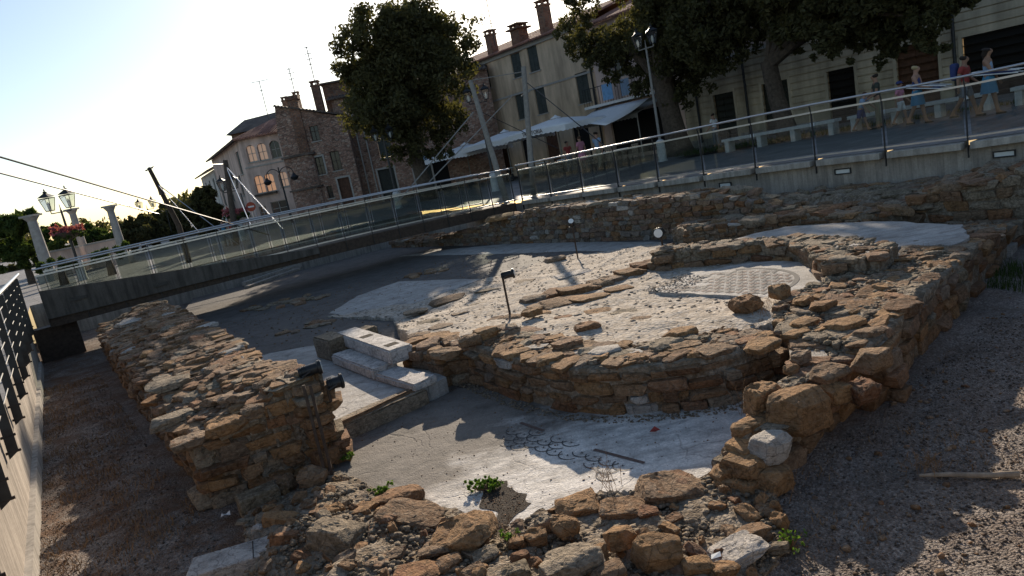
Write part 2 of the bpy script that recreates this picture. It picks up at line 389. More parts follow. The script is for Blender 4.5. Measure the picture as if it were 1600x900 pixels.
def glass_mat(name, tint=(.85, .9, .88), base=.08, rough=.02):
    t = NT(name); tr = t.n('BsdfTransparent', Color=tint); gl = t.n('BsdfGlossy', Color=(1.0, 1.0, 1.0), Roughness=rough)
    fr = t.n('LayerWeight', Blend=.35); mx = t.n('MixShader', 0)
    t.put(mx.inputs[0], t.math('ADD', t.math('MULTIPLY', fr.outputs['Fresnel'], .62), base))
    t.t.links.new(tr.outputs[0], mx.inputs[1]); t.t.links.new(gl.outputs[0], mx.inputs[2])
    t.t.links.new(mx.outputs[0], t.t.nodes['Material Output'].inputs[0]); t.t.nodes.remove(t.b); return t.m
M['glass'] = glass_mat('railing_glass', (.74, .77, .75), .0, .03)
M['lampglass'] = glass_mat('lantern_glass', (.8, .82, .8), .06, .1)
def frosted():
    t = NT('frosted_lens'); t.out((.75, .75, .72), .35); t.b.inputs['Transmission Weight'].default_value = .0; return t.m
M['lens'] = frosted()
M['pane'] = plain('dark_window_pane', (.03, .033, .038), .12, .05, 3, 0)
def lit(name, col, s):
    t = NT(name); t.put(t.b.inputs['Base Color'], (.3, .22, .15)); t.put(t.b.inputs['Emission Color'], col); t.b.inputs['Emission Strength'].default_value = s; return t.m
M['lit'] = lit('lit_window_pane', (1.0, .52, .28), .25)
M['litdim'] = lit('dimly_lit_pane', (1.0, .66, .48), .16)
def skin(name, c): return plain(name, c, .6, .04, 8, 0)
M['skin'] = skin('tanned_skin', (.30, .165, .105)); M['skin2'] = skin('sunburnt_skin', (.36, .20, .135))
for k, c in dict(hair_dark=(.03, .02, .015), hair_blond=(.38, .28, .15), hair_brown=(.09, .05, .03), cl_blue=(.06, .22, .36), cl_light=(.24, .33, .45), cl_white=(.7, .7, .7), cl_dark=(.045, .05, .04), cl_navy=(.04, .055, .16), cl_khaki=(.27, .23, .15), cl_red=(.33, .06, .05), cl_pink=(.5, .2, .26), cl_grey=(.2, .2, .21)).items():
    M[k] = plain(k, c, .85, .08, 9, .05)
# ================================================================== the setting: street, dig floor, quay walls
def fbm(x, y, z=0.0, o=4): return mn.fractal(Vector((x, y, z)), 1.0, 2.0, o)
def plaza_z(u, c):
    if c < 14.2: return 0.0
    return min(.2, max(0.0, .2 - (u - 8) * .02)) + max(0, min(.06, (4.7 - u) * .03))
def left_c(u): return -.85 + .0714 * u
PIT_U0, PIT_U1, PIT_C1 = .3, 24.0, 14.3
def build_street():
    us = [-900, -60, -20, PIT_U0] + [PIT_U0 + (PIT_U1 - PIT_U0) * i / 16 for i in range(1, 17)] + [40, 80, 200, 900]
    v, f, idx = [], [], {}
    rows = []
    for u in us:
        uu = min(max(u, PIT_U0), PIT_U1)
        cs = [-900, -120, -30, left_c(uu), PIT_C1, 20, 26, 32, 60, 200, 900]
        rows.append([len(v) + k for k in range(len(cs))])
        v += [tuple(UC(u, c, plaza_z(u, c + .05))) for c in cs]
    for i in range(len(us) - 1):
        for k in range(10):
            inpit = PIT_U0 - .01 <= us[i] and us[i + 1] <= PIT_U1 + .01 and k == 3
            if not inpit: f.append((rows[i][k], rows[i][k + 1], rows[i + 1][k + 1], rows[i + 1][k]))
    m = MB(); m.v = v; m.f = f
    o = m.build('street_paving', M['paving']); tag(o, kind='structure')
build_street()

def grid_sheet(name, u0, u1, c0, c1, step, zf, mat, kind='structure'):
    nu = int((u1 - u0) / step) + 1; nc = int((c1 - c0) / step) + 1
    v = []; f = []
    for i in range(nu + 1):
        for k in range(nc + 1):
            u = u0 + (u1 - u0) * i / nu; c = c0 + (c1 - c0) * k / nc; v.append(tuple(UC(u, c, zf(u, c))))
    for i in range(nu):
        for k in range(nc):
            a = i * (nc + 1) + k; f.append((a, a + 1, a + nc + 2, a + nc + 1))
    me = bpy.data.meshes.new(name); me.from_pydata(v, [], f); me.shade_smooth()
    return tag(obj(name, me, mat), kind=kind)
GZ = -1.1
def gz(u, c): return GZ + .03 * fbm(u * 1.1, c * 1.1, 3) + .014 * fbm(u * 5, c * 5, 8)
grid_sheet('gravel_ground', -.2, 24.2, -1.3, 14.6, .07, gz, M['gravel'])

# ------------------------------------------------------------------ rock library (unit size, shared)
def rock_mesh(seed, n=5, ex=6.0, chips=5, rough=.05, flat=False):
    rng = random.Random(seed)
    bm = bmesh.new(); bmesh.ops.create_cube(bm, size=2.0)
    bmesh.ops.subdivide_edges(bm, edges=bm.edges, cuts=n, use_grid_fill=True)
    off = Vector((rng.uniform(-50, 50), rng.uniform(-50, 50), rng.uniform(-50, 50)))
    sk = [rng.uniform(-.16, .16) for _ in range(4)]
    planes = []
    for _ in range(chips):
        d = Vector((rng.uniform(-1, 1), rng.uniform(-1, 1), rng.uniform(-.7, 1)))
        if d.length < .2: continue
        d.normalize(); planes.append((d, rng.uniform(.78, 1.12) * (abs(d.x) + abs(d.y) + abs(d.z)) ** .55))
    for v in bm.verts:
        p = v.co.copy()
        l = (abs(p.x) ** ex + abs(p.y) ** ex + abs(p.z) ** ex) ** (1 / ex); p /= l
        p.x *= 1 + sk[0] * p.y + sk[2] * p.z; p.y *= 1 + sk[1] * p.x + sk[3] * p.z
        for d, h in planes:
            e = p.dot(d) - h
            if e > 0: p -= d * e * .95
        q = p * 1.1 + off
        nn = mn.noise(q) * 1.3 + mn.noise(q * 2.7) * .9 + abs(mn.noise(q * 6.3)) * -.9 + mn.noise(q * 13) * .4
        k = rough * nn
        p += p.normalized() * k
        if flat: p.z += .10 * math.floor(mn.noise(Vector((q.x * 1.2, q.y * 1.2, 3))) * 3.0) * (1 if p.z > 0 else 0)
        v.co = p * .5
    bmesh.ops.triangulate(bm, faces=bm.faces)
    me = bpy.data.meshes.new('rock'); bm.to_mesh(me); bm.free()
    me.shade_smooth(); me.set_sharp_from_angle(angle=rad(32)); return me
BLOCKS = [rock_mesh(100 + i, 7, 22.0, 6, .03) for i in range(16)]
SLABS = [rock_mesh(200 + i, 8, 16.0, 12, .05, True) for i in range(20)]
HERO = [rock_mesh(300 + i, 15, 14.0, 14, .05, i % 2 == 0) for i in range(14)]
ROUND = [rock_mesh(400 + i, 6, 2.6, 3, .06) for i in range(5)]
LIB = dict(block=BLOCKS, slab=SLABS, hero=HERO, round=ROUND)
def me_arrays(me):
    n = len(me.vertices); v = np.empty(n * 3); me.vertices.foreach_get('co', v)
    f = np.empty(len(me.polygons) * 3, dtype=np.int64); me.polygons.foreach_get('vertices', f)
    return v.reshape(-1, 3), f.reshape(-1, 3)
_cache = {}
_matmesh = {}
def mesh_with_mat(me, mat):
    k = (me.name, mat.name)
    if k not in _matmesh:
        c = me.copy(); c.materials.append(mat); _matmesh[k] = c
    return _matmesh[k]
def tri_mesh(name, V, F, smooth=True, sharp=32):
    me = bpy.data.meshes.new(name); me.vertices.add(len(V)); me.vertices.foreach_set('co', np.asarray(V, dtype=np.float32).ravel())
    nf = len(F); k = F.shape[1]; me.loops.add(nf * k); me.loops.foreach_set('vertex_index', np.asarray(F, dtype=np.int32).ravel())
    me.polygons.add(nf); me.polygons.foreach_set('loop_start', np.arange(0, nf * k, k, dtype=np.int32))
    me.update(calc_edges=True)
    if smooth:
        me.shade_smooth()
        if sharp: me.set_sharp_from_angle(angle=rad(sharp))
    return me
def joined(items, name, sharp=32):       # items: (mesh, Matrix)
    V, F, n = [], [], 0
    for me, Mx in items:
        if me.name not in _cache: _cache[me.name] = me_arrays(me)
        v, f = _cache[me.name]; A = np.array(Mx)
        V.append(v @ A[:3, :3].T + A[:3, 3]); F.append(f + n); n += len(v)
    return tri_mesh(name, np.vstack(V), np.vstack(F), True, sharp)

class Stones:
    def __init__(s, parent, name='stone', limit=280): s.p = parent; s.it = []; s.name = name; s.limit = limit
    def put(s, loc, size, yaw, tilt=(0, 0), kind='block', mat='sand', var=None):
        lib = LIB[kind]; me = lib[random.randrange(len(lib)) if var is None else var % len(lib)]
        Mx = Matrix.Translation(loc) @ Matrix.Rotation(yaw, 4, 'Z') @ Matrix.Rotation(tilt[0], 4, 'X') @ Matrix.Rotation(tilt[1], 4, 'Y')
        if random.random() < .5 and kind != 'hero': Mx = Mx @ Matrix.Rotation(math.pi, 4, 'Z')
        Mx = Mx @ Matrix.Diagonal((*size, 1))
        s.it.append((size[0] * (size[1] + size[2]) / max(1, (Vector(loc) - cam.location).length) ** 2, me, Mx, mat))
    def done(s):
        s.it.sort(key=lambda t: -t[0])
        for _, me, Mx, mat in s.it[:s.limit]:
            obj(s.name, mesh_with_mat(me, M[mat]), None, s.p, Mx)
        rest = s.it[s.limit:]
        by = {}
        for _, me, Mx, mat in rest: by.setdefault(mat if mat in ('pale', 'farwall') else 'sand', []).append((me, Mx))
        for k, l in by.items(): tag(obj('small_stones', joined(l, 'small_stones'), M[k], s.p), kind='stuff')

YAW_U = math.atan2(AX[1], AX[0]); YAW_C = math.atan2(BX[1], BX[0])
def pick(mats): return random.choices([m for m, _ in mats], [w_ for _, w_ in mats])[0]
MIX = [('sand', 6), ('ochre', 2), ('grey', 1.2), ('rust', .7), ('pale', .12)]
def masonry(S, path, z0, ztop, side=1, depth=.24, ch=(.09, .17), ln=(.16, .42), mats=MIX, batter=0.0, kind='block'):
    """courses of single stones along a face; path in (u, c); outside is to the given side"""
    seg = []; tot = 0
    for i in range(len(path) - 1):
        L = math.hypot(path[i + 1][0] - path[i][0], path[i + 1][1] - path[i][1]); seg.append((tot, L)); tot += L
    def at(s_):
        for i, (t, L) in enumerate(seg):
            if s_ <= t + L or i == len(seg) - 1:
                k = (s_ - t) / L; p, q = path[i], path[i + 1]
                d = ((q[0] - p[0]) / L, (q[1] - p[1]) / L); return p[0] + (q[0] - p[0]) * k, p[1] + (q[1] - p[1]) * k, d
    z = z0 if not callable(z0) else 0; zmax = max(ztop(*at(tot * i / 30)[:2]) for i in range(31)); row = 0
    zb = z
    mortar_face(S.p, path, z0 - .03, ztop, side)
    while zb < zmax:
        h = random.uniform(*ch); s_ = -random.uniform(0, .2)
        while s_ < tot:
            L = random.uniform(*ln) * (1.0 if h > .12 else .85); mid = min(max(s_ + L / 2, 0), tot)
            u, c, d = at(mid); nrm = (d[1] * side, -d[0] * side)
            top = ztop(u, c)
            hh = h * random.uniform(.72, 1.1)
            if zb + hh * .6 <= top and random.random() > .045:
                pr = random.uniform(-.028, .028) - batter * (zb - z0)
                cu, cc = u - nrm[0] * (depth / 2 - pr), c - nrm[1] * (depth / 2 - pr)
                dv = UC(d[0], d[1])
                S.put(UC(cu, cc, zb + hh / 2 + random.uniform(-.008, .008)), (L * 1.0, depth * random.uniform(.85, 1.1), hh * 1.02),
                      math.atan2(dv.y, dv.x) + random.uniform(-.11, .11), (random.uniform(-.07, .07), random.uniform(-.08, .08)), kind, pick(mats))
            s_ += L + random.uniform(.0, .018)
        zb += h + .006; row += 1
def mortar_face(parent, path, z0, ztop, side=1, inset=.055, step=.06):
    pts = []
    for (a, b) in zip(path[:-1], path[1:]):
        L = math.hypot(b[0] - a[0], b[1] - a[1]); n = max(1, int(L / step)); d = ((b[0] - a[0]) / L, (b[1] - a[1]) / L); nr = (d[1] * side, -d[0] * side)
        pts += [(a[0] + (b[0] - a[0]) * k / n - nr[0] * inset, a[1] + (b[1] - a[1]) * k / n - nr[1] * inset, nr) for k in range(n + (b == path[-1]))]
    rows = 12; V = []; F = []
    for u, c, nr in pts:
        zt = ztop(u - nr[0] * .05, c - nr[1] * .05) - .01
        for r in range(rows + 2):
            z = z0 + (zt - z0) * min(r, rows) / rows; k = .018 * fbm(u * 6, c * 6, z * 6, 3) - (.25 if r > rows else 0)
            V.append(tuple(UC(u + nr[0] * k, c + nr[1] * k, z)))
    R_ = rows + 2
    for i in range(len(pts) - 1):
        for r in range(R_ - 1): F.append((i * R_ + r, (i + 1) * R_ + r, (i + 1) * R_ + r + 1, i * R_ + r + 1))
    me = bpy.data.meshes.new('mortar_face'); me.from_pydata(V, [], F); me.shade_smooth(); obj('mortar_face', me, M['mortar'], parent)
def inside(u, c, poly):
    r = False; n = len(poly)
    for i in range(n):
        a, b = poly[i], poly[(i + 1) % n]
        if (a[1] > c) != (b[1] > c) and u < (b[0] - a[0]) * (c - a[1]) / (b[1] - a[1]) + a[0]: r = not r
    return r
def scatter_pts(poly, n, gap=0.0, rng=random):
    us = [p[0] for p in poly]; cs = [p[1] for p in poly]; out = []; cell = {}
    tries = 0
    while len(out) < n and tries < n * 12:
        tries += 1; u = rng.uniform(min(us), max(us)); c = rng.uniform(min(cs), max(cs))
        if not inside(u, c, poly): continue
        if gap:
            k = (int(u // gap), int(c // gap))
            if any((u - q[0]) ** 2 + (c - q[1]) ** 2 < gap * gap for i in (-1, 0, 1) for j in (-1, 0, 1) for q in cell.get((k[0] + i, k[1] + j), [])): continue
            cell.setdefault(k, []).append((u, c))
        out.append((u, c))
    return out
def tops(S, poly, zf, n, ln=(.16, .44), th=(.05, .11), gap=.16, yaw=YAW_U, ys=.5, mats=MIX, tilt=.1, sink=.45, kind='slab'):
    for u, c in scatter_pts(poly, n, gap):
        L = random.uniform(*ln); t = random.uniform(*th)
        S.put(UC(u, c, zf(u, c) + t * (.5 - sink)), (L, L * random.uniform(.5, .85), t), yaw + random.gauss(0, ys), (random.gauss(0, tilt), random.gauss(0, tilt)), kind, pick(mats))
def patch(name, poly, zf, res, skirt, mat, parent=None, nz=.02, kind=None):
    us = [p[0] for p in poly]; cs = [p[1] for p in poly]; u0, c0 = min(us), min(cs)
    nu = int((max(us) - u0) / res) + 2; nc = int((max(cs) - c0) / res) + 2
    ok = {(i, k) for i in range(nu) for k in range(nc) if inside(u0 + (i + .5) * res, c0 + (k + .5) * res, poly)}
    vi = {}; V = []; F = []
    def vid(i, k):
        if (i, k) not in vi:
            u, c = u0 + i * res, c0 + k * res
            j = .3 * res
            u += j * mn.noise(Vector((u * 3.1, c * 3.3, 1.7))); c += j * mn.noise(Vector((u * 3.1, c * 3.3, 9.7)))
            vi[(i, k)] = len(V); V.append(tuple(UC(u, c, zf(u, c) + nz * fbm(u * 3.2, c * 3.2, 5, 5))))
        return vi[(i, k)]
    for i, k in ok: F.append((vid(i, k), vid(i + 1, k), vid(i + 1, k + 1), vid(i, k + 1)))
    low = {}
    def lid(i, k):
        if (i, k) not in low:
            x, y, _ = V[vid(i, k)]; low[(i, k)] = len(V); V.append((x, y, skirt))
        return low[(i, k)]
    for i, k in list(ok):
        for di, dk, e0, e1 in ((-1, 0, (0, 0), (0, 1)), (1, 0, (1, 1), (1, 0)), (0, -1, (1, 0), (0, 0)), (0, 1, (0, 1), (1, 1))):
            if (i + di, k + dk) not in ok:
                a = (i + e0[0], k + e0[1]); b = (i + e1[0], k + e1[1])
                F.append((vid(*a), vid(*b), lid(*b), lid(*a)))
    me = bpy.data.meshes.new(name); me.from_pydata(V, [], F)
    me.shade_smooth(); me.set_sharp_from_angle(angle=rad(55))
    o = obj(name, me, mat, parent)
    if kind: tag(o, kind=kind)
    return o
_ctet = None
def chips(name, poly, zf, n, size=(.012, .05), mat='sand', parent=None, flatk=.55, power=2.2):
    """uncountable small stones lying on a surface: one mesh"""
    base = []
    for s_ in range(8):
        rng = random.Random(s_ + 40); bm = bmesh.new(); bmesh.ops.create_icosphere(bm, subdivisions=1, radius=.5)
        for v in bm.verts: v.co *= rng.uniform(.7, 1.15)
        me = bpy.data.meshes.new('chip'); bm.to_mesh(me); bm.free(); base.append(me_arrays(me))
    # a 20-face pebble is enough at this size
    V, F, k = [], [], 0
    for u, c in scatter_pts(poly, n):
        v, f = base[random.randrange(8)]
        s_ = size[0] + (size[1] - size[0]) * random.random() ** power
        a = random.uniform(0, 6.28); ca, sa = math.cos(a), math.sin(a)
        sc = np.array([s_ * random.uniform(.8, 1.5), s_, s_ * random.uniform(flatk * .7, flatk * 1.2)])
        q = v * sc; q = np.stack([q[:, 0] * ca - q[:, 1] * sa, q[:, 0] * sa + q[:, 1] * ca, q[:, 2] + q[:, 0] * random.uniform(-.3, .3)], 1)
        p = UC(u, c, zf(u, c) + s_ * .12); V.append(q + np.array(p)); F.append(f + k); k += len(v)
    o = obj(name, tri_mesh(name, np.vstack(V), np.vstack(F), False), M[mat], parent)
    return tag(o, kind='stuff')
def idw(pts, pw=2.0):
    def f(u, c):
        n = d = 0.0
        for a, b, z in pts:
            w_ = 1.0 / (((u - a) ** 2 + (c - b) ** 2) ** (pw / 2) + 1e-4); n += w_ * z; d += w_
        return n / d
    return f
def hero(S, x, y, wpx, hpx, z, mat='sand', yaw=0.0, tilt=(0, 0), dk=.75, th=None, var=None, kind='hero', sink=0.0):
    """one recognisable stone, its middle on the sight line (x, y) at level z"""
    p = P(x, y, z); k = pxm(p); wd = wpx * k * .92; t = th if th else hpx * k * .75
    S.put(p - Vector((0, 0, sink)), (wd, wd * dk, t), yaw, tilt, kind, mat, var)

# ================================================================== ruin walls
# --- long left wall
lw = thing('left_ruin_wall', 'long thick rubble stone wall stub along the left gravel strip with two black spotlights at its end', 'ruin wall', UC(6.8, 1.7, GZ))
def lw_l(u): return 1.08 + .055 * max(0, u - 7.5)
def lw_r(u): return 2.3 + .075 * max(0, u - 7)
def lw_z(u, c):
    k = (c - lw_l(u)) / (lw_r(u) - lw_l(u))
    near = max(0, 1 - (u - 6.3) / 1.6)
    z = -.52 + .26 * min(1, max(0, k * 1.5)) + near * (.16 * max(0, min(1, k * 2.2 - .9))) + min(.12, .02 * (u - 7)) 
    return z + .035 * fbm(u * 1.3, c * 2.0, 2, 3)
poly = [(6.75, 1.2), (6.4, 2.15)] + [(u, lw_r(u) - .1) for u in (8, 10, 12, 14, 16, 17.2)] + [(u, lw_l(u) + .1) for u in (17.2, 14, 12, 10, 8)]
patch('mortar_core', poly, lw_z, .06, GZ - .05, M['mortar'], lw, .035)
S = Stones(lw)
masonry(S, [(17.2, lw_l(17.2)), (12, lw_l(12)), (8.5, lw_l(8.5)), (6.72, 1.08)], GZ, lw_z, side=-1, depth=.3, ch=(.08, .15), ln=(.14, .4))
masonry(S, [(6.72, 1.06), (6.33, 2.28)], GZ, lambda u, c: lw_z(u + .1, c) + .03, side=-1, depth=.34, ch=(.08, .18), ln=(.15, .44))
masonry(S, [(6.33, 2.26), (8, 2.33), (11, lw_r(11)), (17.2, lw_r(17.2))], GZ + .1, lw_z, side=-1, depth=.28, ch=(.09, .17), ln=(.2, .46))
tops(S, poly, lw_z, 560, (.1, .42), (.035, .09), .105, YAW_C, .35, [('sand', 6), ('grey', 2), ('ochre', 1.2), ('rust', .6), ('pale', .1)], .09, .62)
for a in [(354, 665, 66, 26, -.36, 'ochre', .4), (300, 690, 60, 24, -.45, 'sand', .5), (270, 655, 70, 22, -.42, 'grey', .5), (345, 572, 44, 18, -.28, 'ochre', .5), (395, 640, 40, 16, -.24, 'sand', .3), (222, 498, 80, 10, -.22, 'pale', .6), (300, 575, 60, 14, -.3, 'sand', .5), (262, 600, 70, 18, -.3, 'grey', .5), (425, 612, 40, 20, -.26, 'sand', .2)]:
    hero(S, *a[:6], yaw=a[6])
S.done()
chips('mortar_rubble', poly, lw_z, 6000, (.01, .10), 'sand', lw, .5, 3.2)

# --- apse wall
_ab = [P(x, y, -1.07) for x, y in [(726, 592), (745, 600), (772, 611), (800, 622), (840, 634), (890, 645), (945, 649), (1000, 648), (1050, 644), (1100, 638), (1140, 631), (1180, 621), (1225, 602)]]
outer = [toUC(q.x, q.y) for q in _ab]
def off_path(path, d):      # parallel line d metres further in (to the hall side)
    out = []
    for i, p in enumerate(path):
        a, b = path[max(i - 1, 0)], path[min(i + 1, len(path) - 1)]; L = math.hypot(b[0] - a[0], b[1] - a[1])
        out.append((p[0] - (b[1] - a[1]) / L * d, p[1] + (b[0] - a[0]) / L * d) if False else (p[0] + (b[1] - a[1]) / L * d, p[1] - (b[0] - a[0]) / L * d))
    return out
apse = thing('apse_wall', 'curved low wall of squared brown sandstone blocks around the mosaic apse', 'ruin wall', UC(4.3, 4.9, GZ))
def apse_z(u, c): return -.60 + .03 * max(0, min(1, (u - 5.5) / 1.5)) + .012 * fbm(u * 3, c * 3, 4, 3)
inner = off_path(outer, .75)
poly_a = off_path(outer, .14) + inner[::-1]
patch('mortar_core', poly_a, apse_z, .05, GZ - .05, M['mortar'], apse, .025)
S = Stones(apse)
masonry(S, outer, GZ - .02, apse_z, side=-1, depth=.3, ch=(.085, .16), ln=(.12, .44), mats=[('sand', 6), ('ochre', 1.5), ('grey', 1), ('rust', .8), ('pale', .12)])
tops(S, poly_a, apse_z, 150, (.12, .36), (.04, .085), .14, YAW_C, .8, [('sand', 4), ('ochre', 3), ('grey', 1.2), ('pale', .4)], .05, .55)
for a in [(917, 511, 44, 18, -.58, 'rust', .2), (886, 537, 52, 18, -.56, 'sand', .1), (945, 549, 58, 14, -.58, 'pale', .2), (1040, 540, 60, 22, -.6, 'grey', .3), (1066, 519, 52, 16, -.57, 'ochre', .3), (830, 488, 36, 14, -.55, 'ochre', .5), (760, 520, 44, 20, -.5, 'ochre', .3), (735, 532, 40, 22, -.52, 'sand', 0), (1120, 548, 60, 16, -.6, 'sand', .3), (985, 562, 70, 14, -.61, 'ochre', .3), (860, 560, 50, 14, -.58, 'ochre', .1), (1190, 540, 60, 18, -.6, 'ochre', .4)]:
    hero(S, *a[:6], yaw=a[6])
# the broken pier beside the steps
masonry(S, [(7.95, 3.98), (7.3, 4.02), (6.95, 4.35)], GZ, lambda u, c: -.66, side=-1, depth=.34, ch=(.12, .2), ln=(.2, .4))
tops(S, [(8.1, 4.0), (7.1, 4.1), (7.2, 4.7), (8.1, 4.6)], lambda u, c: -.67, 9, (.25, .45), (.07, .13), .2, YAW_C, .6, [('sand', 2), ('ochre', 2)], .08, .3)
S.done()
chips('mortar_rubble', poly_a, apse_z, 2400, (.008, .08), 'sand', apse, .5, 3.2)

# --- raised earth inside the apse and towards the hall
mound_pts = [(13.2, 5.3, -.93), (11, 5.8, -.9), (11.5, 8, -.92), (11, 10.2, -.9), (8.2, 4.6, -.66), (7, 4.7, -.6), (8.5, 6, -.66), (9.8, 7.3, -.76), (7.4, 8.4, -.68), (6, 5.2, -.6), (5, 6, -.62), (4.2, 6.4, -.6), (5.2, 7.5, -.70), (6.0, 7.6, -.70), (5.0, 8.2, -.70), (5.6, 6.9, -.69), (6.5, 7.6, -.69), (4.4, 8.3, -.69), (8.8, 10.2, -.8), (7.4, 6.6, -.66), (10.2, 9, -.84)]
mound_z = idw(mound_pts, 3.0)
poly_m = [(13.4, 5.2), (11.0, 5.5), (9.3, 4.7), (8.1, 4.35), (7.1, 4.45)] + off_path(outer, .6) + [(3.4, 6.4), (3.6, 7.2), (4.1, 8.2), (5.1, 8.9), (5.8, 9.0), (7.2, 8.5), (8.2, 9.7), (8.8, 10.9), (11.3, 10.4), (11.9, 8.1), (11.6, 6.4), (12.6, 5.8)]
mound = patch('earth_mound', poly_m, mound_z, .05, GZ - .05, M['earth'], None, .024, 'structure')
chips('loose_rubble', poly_m, mound_z, 4800, (.006, .07), 'earthchip', None, .28, 3.6)
tag(bpy.data.objects['loose_rubble'], 'small loose stones strewn over the sunlit earth inside the apse', 'rubble')
rem = thing('broken_cross_wall', 'low broken row of flat brown stones crossing the sunlit earth', 'ruin wall', UC(8.2, 7, -.75))
S = Stones(rem)
for i, (x, y, wd, hh) in enumerate([(838, 468, 50, 18), (868, 461, 46, 20), (905, 455, 60, 22), (880, 472, 70, 12), (935, 446, 44, 18), (958, 438, 46, 18), (985, 428, 44, 20), (1008, 418, 40, 22), (1022, 412, 30, 20), (920, 465, 60, 10), (965, 452, 40, 9), (850, 478, 50, 10)]):
    p = P(x, y, -.7); u, c = toUC(p.x, p.y); hero(S, x, y, wd * 1.15, hh, mound_z(u, c) + .0, random.choice(['sand', 'ochre', 'sand', 'rust']), .25 + random.uniform(-.2, .2), (random.uniform(-.1, .1), .08))
for x, y, wd, hh, m_ in [(895, 428, 66, 8, 'pale'), (1038, 430, 40, 7, 'pale'), (800, 497, 36, 14, 'sand'), (845, 492, 40, 14, 'ochre'), (775, 500, 30, 12, 'sand'), (880, 498, 34, 13, 'sand'), (720, 490, 30, 8, 'sand'), (700, 468, 60, 9, 'sand'), (650, 487, 40, 9, 'grey'), (760, 455, 40, 9, 'grey'), (820, 440, 36, 8, 'sand'), (868, 405, 36, 14, 'sand'), (750, 478, 40, 8, 'grey'), (935, 488, 50, 12, 'ochre'), (975, 490, 44, 14, 'grey'), (1000, 500, 40, 12, 'sand'), (670, 505, 40, 14, 'grey'), (690, 512, 46, 14, 'sand'), (655, 525, 40, 16, 'sand')]:
    p = P(x, y, -.7); u, c = toUC(p.x, p.y); hero(S, x, y, wd, hh * .8, mound_z(u, c) - .012, m_, random.uniform(-.3, .5), (random.uniform(-.08, .08), random.uniform(-.08, .08)))
S.done()

# --- small curved wall behind the round mosaic
iw = thing('inner_apse_wall', 'low curved stone wall behind the round patterned mosaic', 'ruin wall', UC(5.8, 9, -.7))
ipath = [(7.2, 8.33), (6.5, 8.62), (5.8, 8.92), (5.15, 8.82), (4.6, 8.35), (4.2, 7.75)]
def iw_z(u, c): return -.42 + .03 * fbm(u * 2, c * 2, 6, 3)
ipoly = [(7.2, 8.4), (6.5, 8.7), (5.8, 9.0), (5.15, 8.9), (4.65, 8.4), (4.2, 7.8), (3.6, 8.0), (3.7, 8.7), (4.6, 9.2), (5.4, 9.35), (6.4, 9.15), (7.4, 8.85)]
patch('mortar_core', ipoly, iw_z, .06, GZ, M['mortar'], iw, .04)
S = Stones(iw)
masonry(S, ipath, -.72, lambda u, c: iw_z(u, c) + .02, side=-1, depth=.3, ch=(.12, .2), ln=(.22, .42), mats=[('sand', 5), ('rust', 1.5), ('ochre', 2), ('grey', 1)])
masonry(S, [(7.4, 8.85), (7.2, 8.33)], -.72, lambda u, c: iw_z(u, c) + .02, side=-1, depth=.3, ch=(.1, .16), ln=(.18, .32))
tops(S, ipoly, iw_z, 80, (.12, .36), (.04, .085), .14, YAW_C, .8, [('sand', 5), ('grey', 3), ('rust', .6), ('pale', .3)], .08, .6)
S.done(); chips('mortar_rubble', ipoly, iw_z, 1500, (.01, .09), 'grey', iw, .5, 3)

# --- wall on the right, its face to the gravel
rw = thing('right_ruin_wall', 'rubble stone wall running back along the right gravel bed with big ochre boulders at its near end', 'ruin wall', UC(2.9, 6, GZ))
def rw_f(c): return 2.7 + .055 * max(0, c - 5) + (.0 if c > 5.6 else .02)
def rw_z(u, c):
    z = -.60 if c > 5.6 else -.66 - .3 * max(0, (4.7 - c))
    return z - max(0, (c - 9)) * .075 + .035 * fbm(u * 1.6, c * 1.6, 12, 3)
rpoly = [(2.8, 3.95), (2.8, 5.5), (2.72, 5.75), (2.85, 6.6), (3.02, 8.5), (3.35, 12.2), (4.1, 12.2), (3.8, 9.6), (3.75, 8.2), (4.2, 7.2), (4.0, 6.4), (3.75, 6.0), (3.3, 5.6), (3.0, 5.1), (2.96, 4.5), (2.96, 3.95)]
patch('mortar_core', rpoly, rw_z, .05, GZ - .05, M['mortar'], rw, .04)
S = Stones(rw)
masonry(S, [(2.66, 3.85), (2.72, 5.0), (2.76, 5.55)], GZ - .03, lambda u, c: rw_z(u, c), side=-1, depth=.3, ch=(.13, .2), ln=(.25, .5), mats=[('sand', 4), ('ochre', 3)])
masonry(S, [(2.58, 5.6), (2.72, 6.7), (2.9, 8.5), (3.25, 12.2)], GZ - .03, lambda u, c: rw_z(u, c) + .02, side=-1, depth=.34, ch=(.12, .2), ln=(.22, .5))
masonry(S, [(2.95, 5.56), (2.6, 5.6)], GZ - .03, lambda u, c: -.6, side=-1, depth=.3, ch=(.13, .2), ln=(.22, .36), mats=[('sand', 4), ('grey', 2)])
masonry(S, [(3.06, 3.85), (3.05, 4.5), (3.06, 5.1), (3.4, 5.6)], GZ, lambda u, c: rw_z(u, c) - .03, side=1, depth=.28, ch=(.12, .2), ln=(.2, .45))
tops(S, rpoly, rw_z, 260, (.1, .36), (.04, .1), .13, YAW_C, .5, [('sand', 5), ('ochre', 2), ('grey', 2), ('pale', .08)], .09, .58)
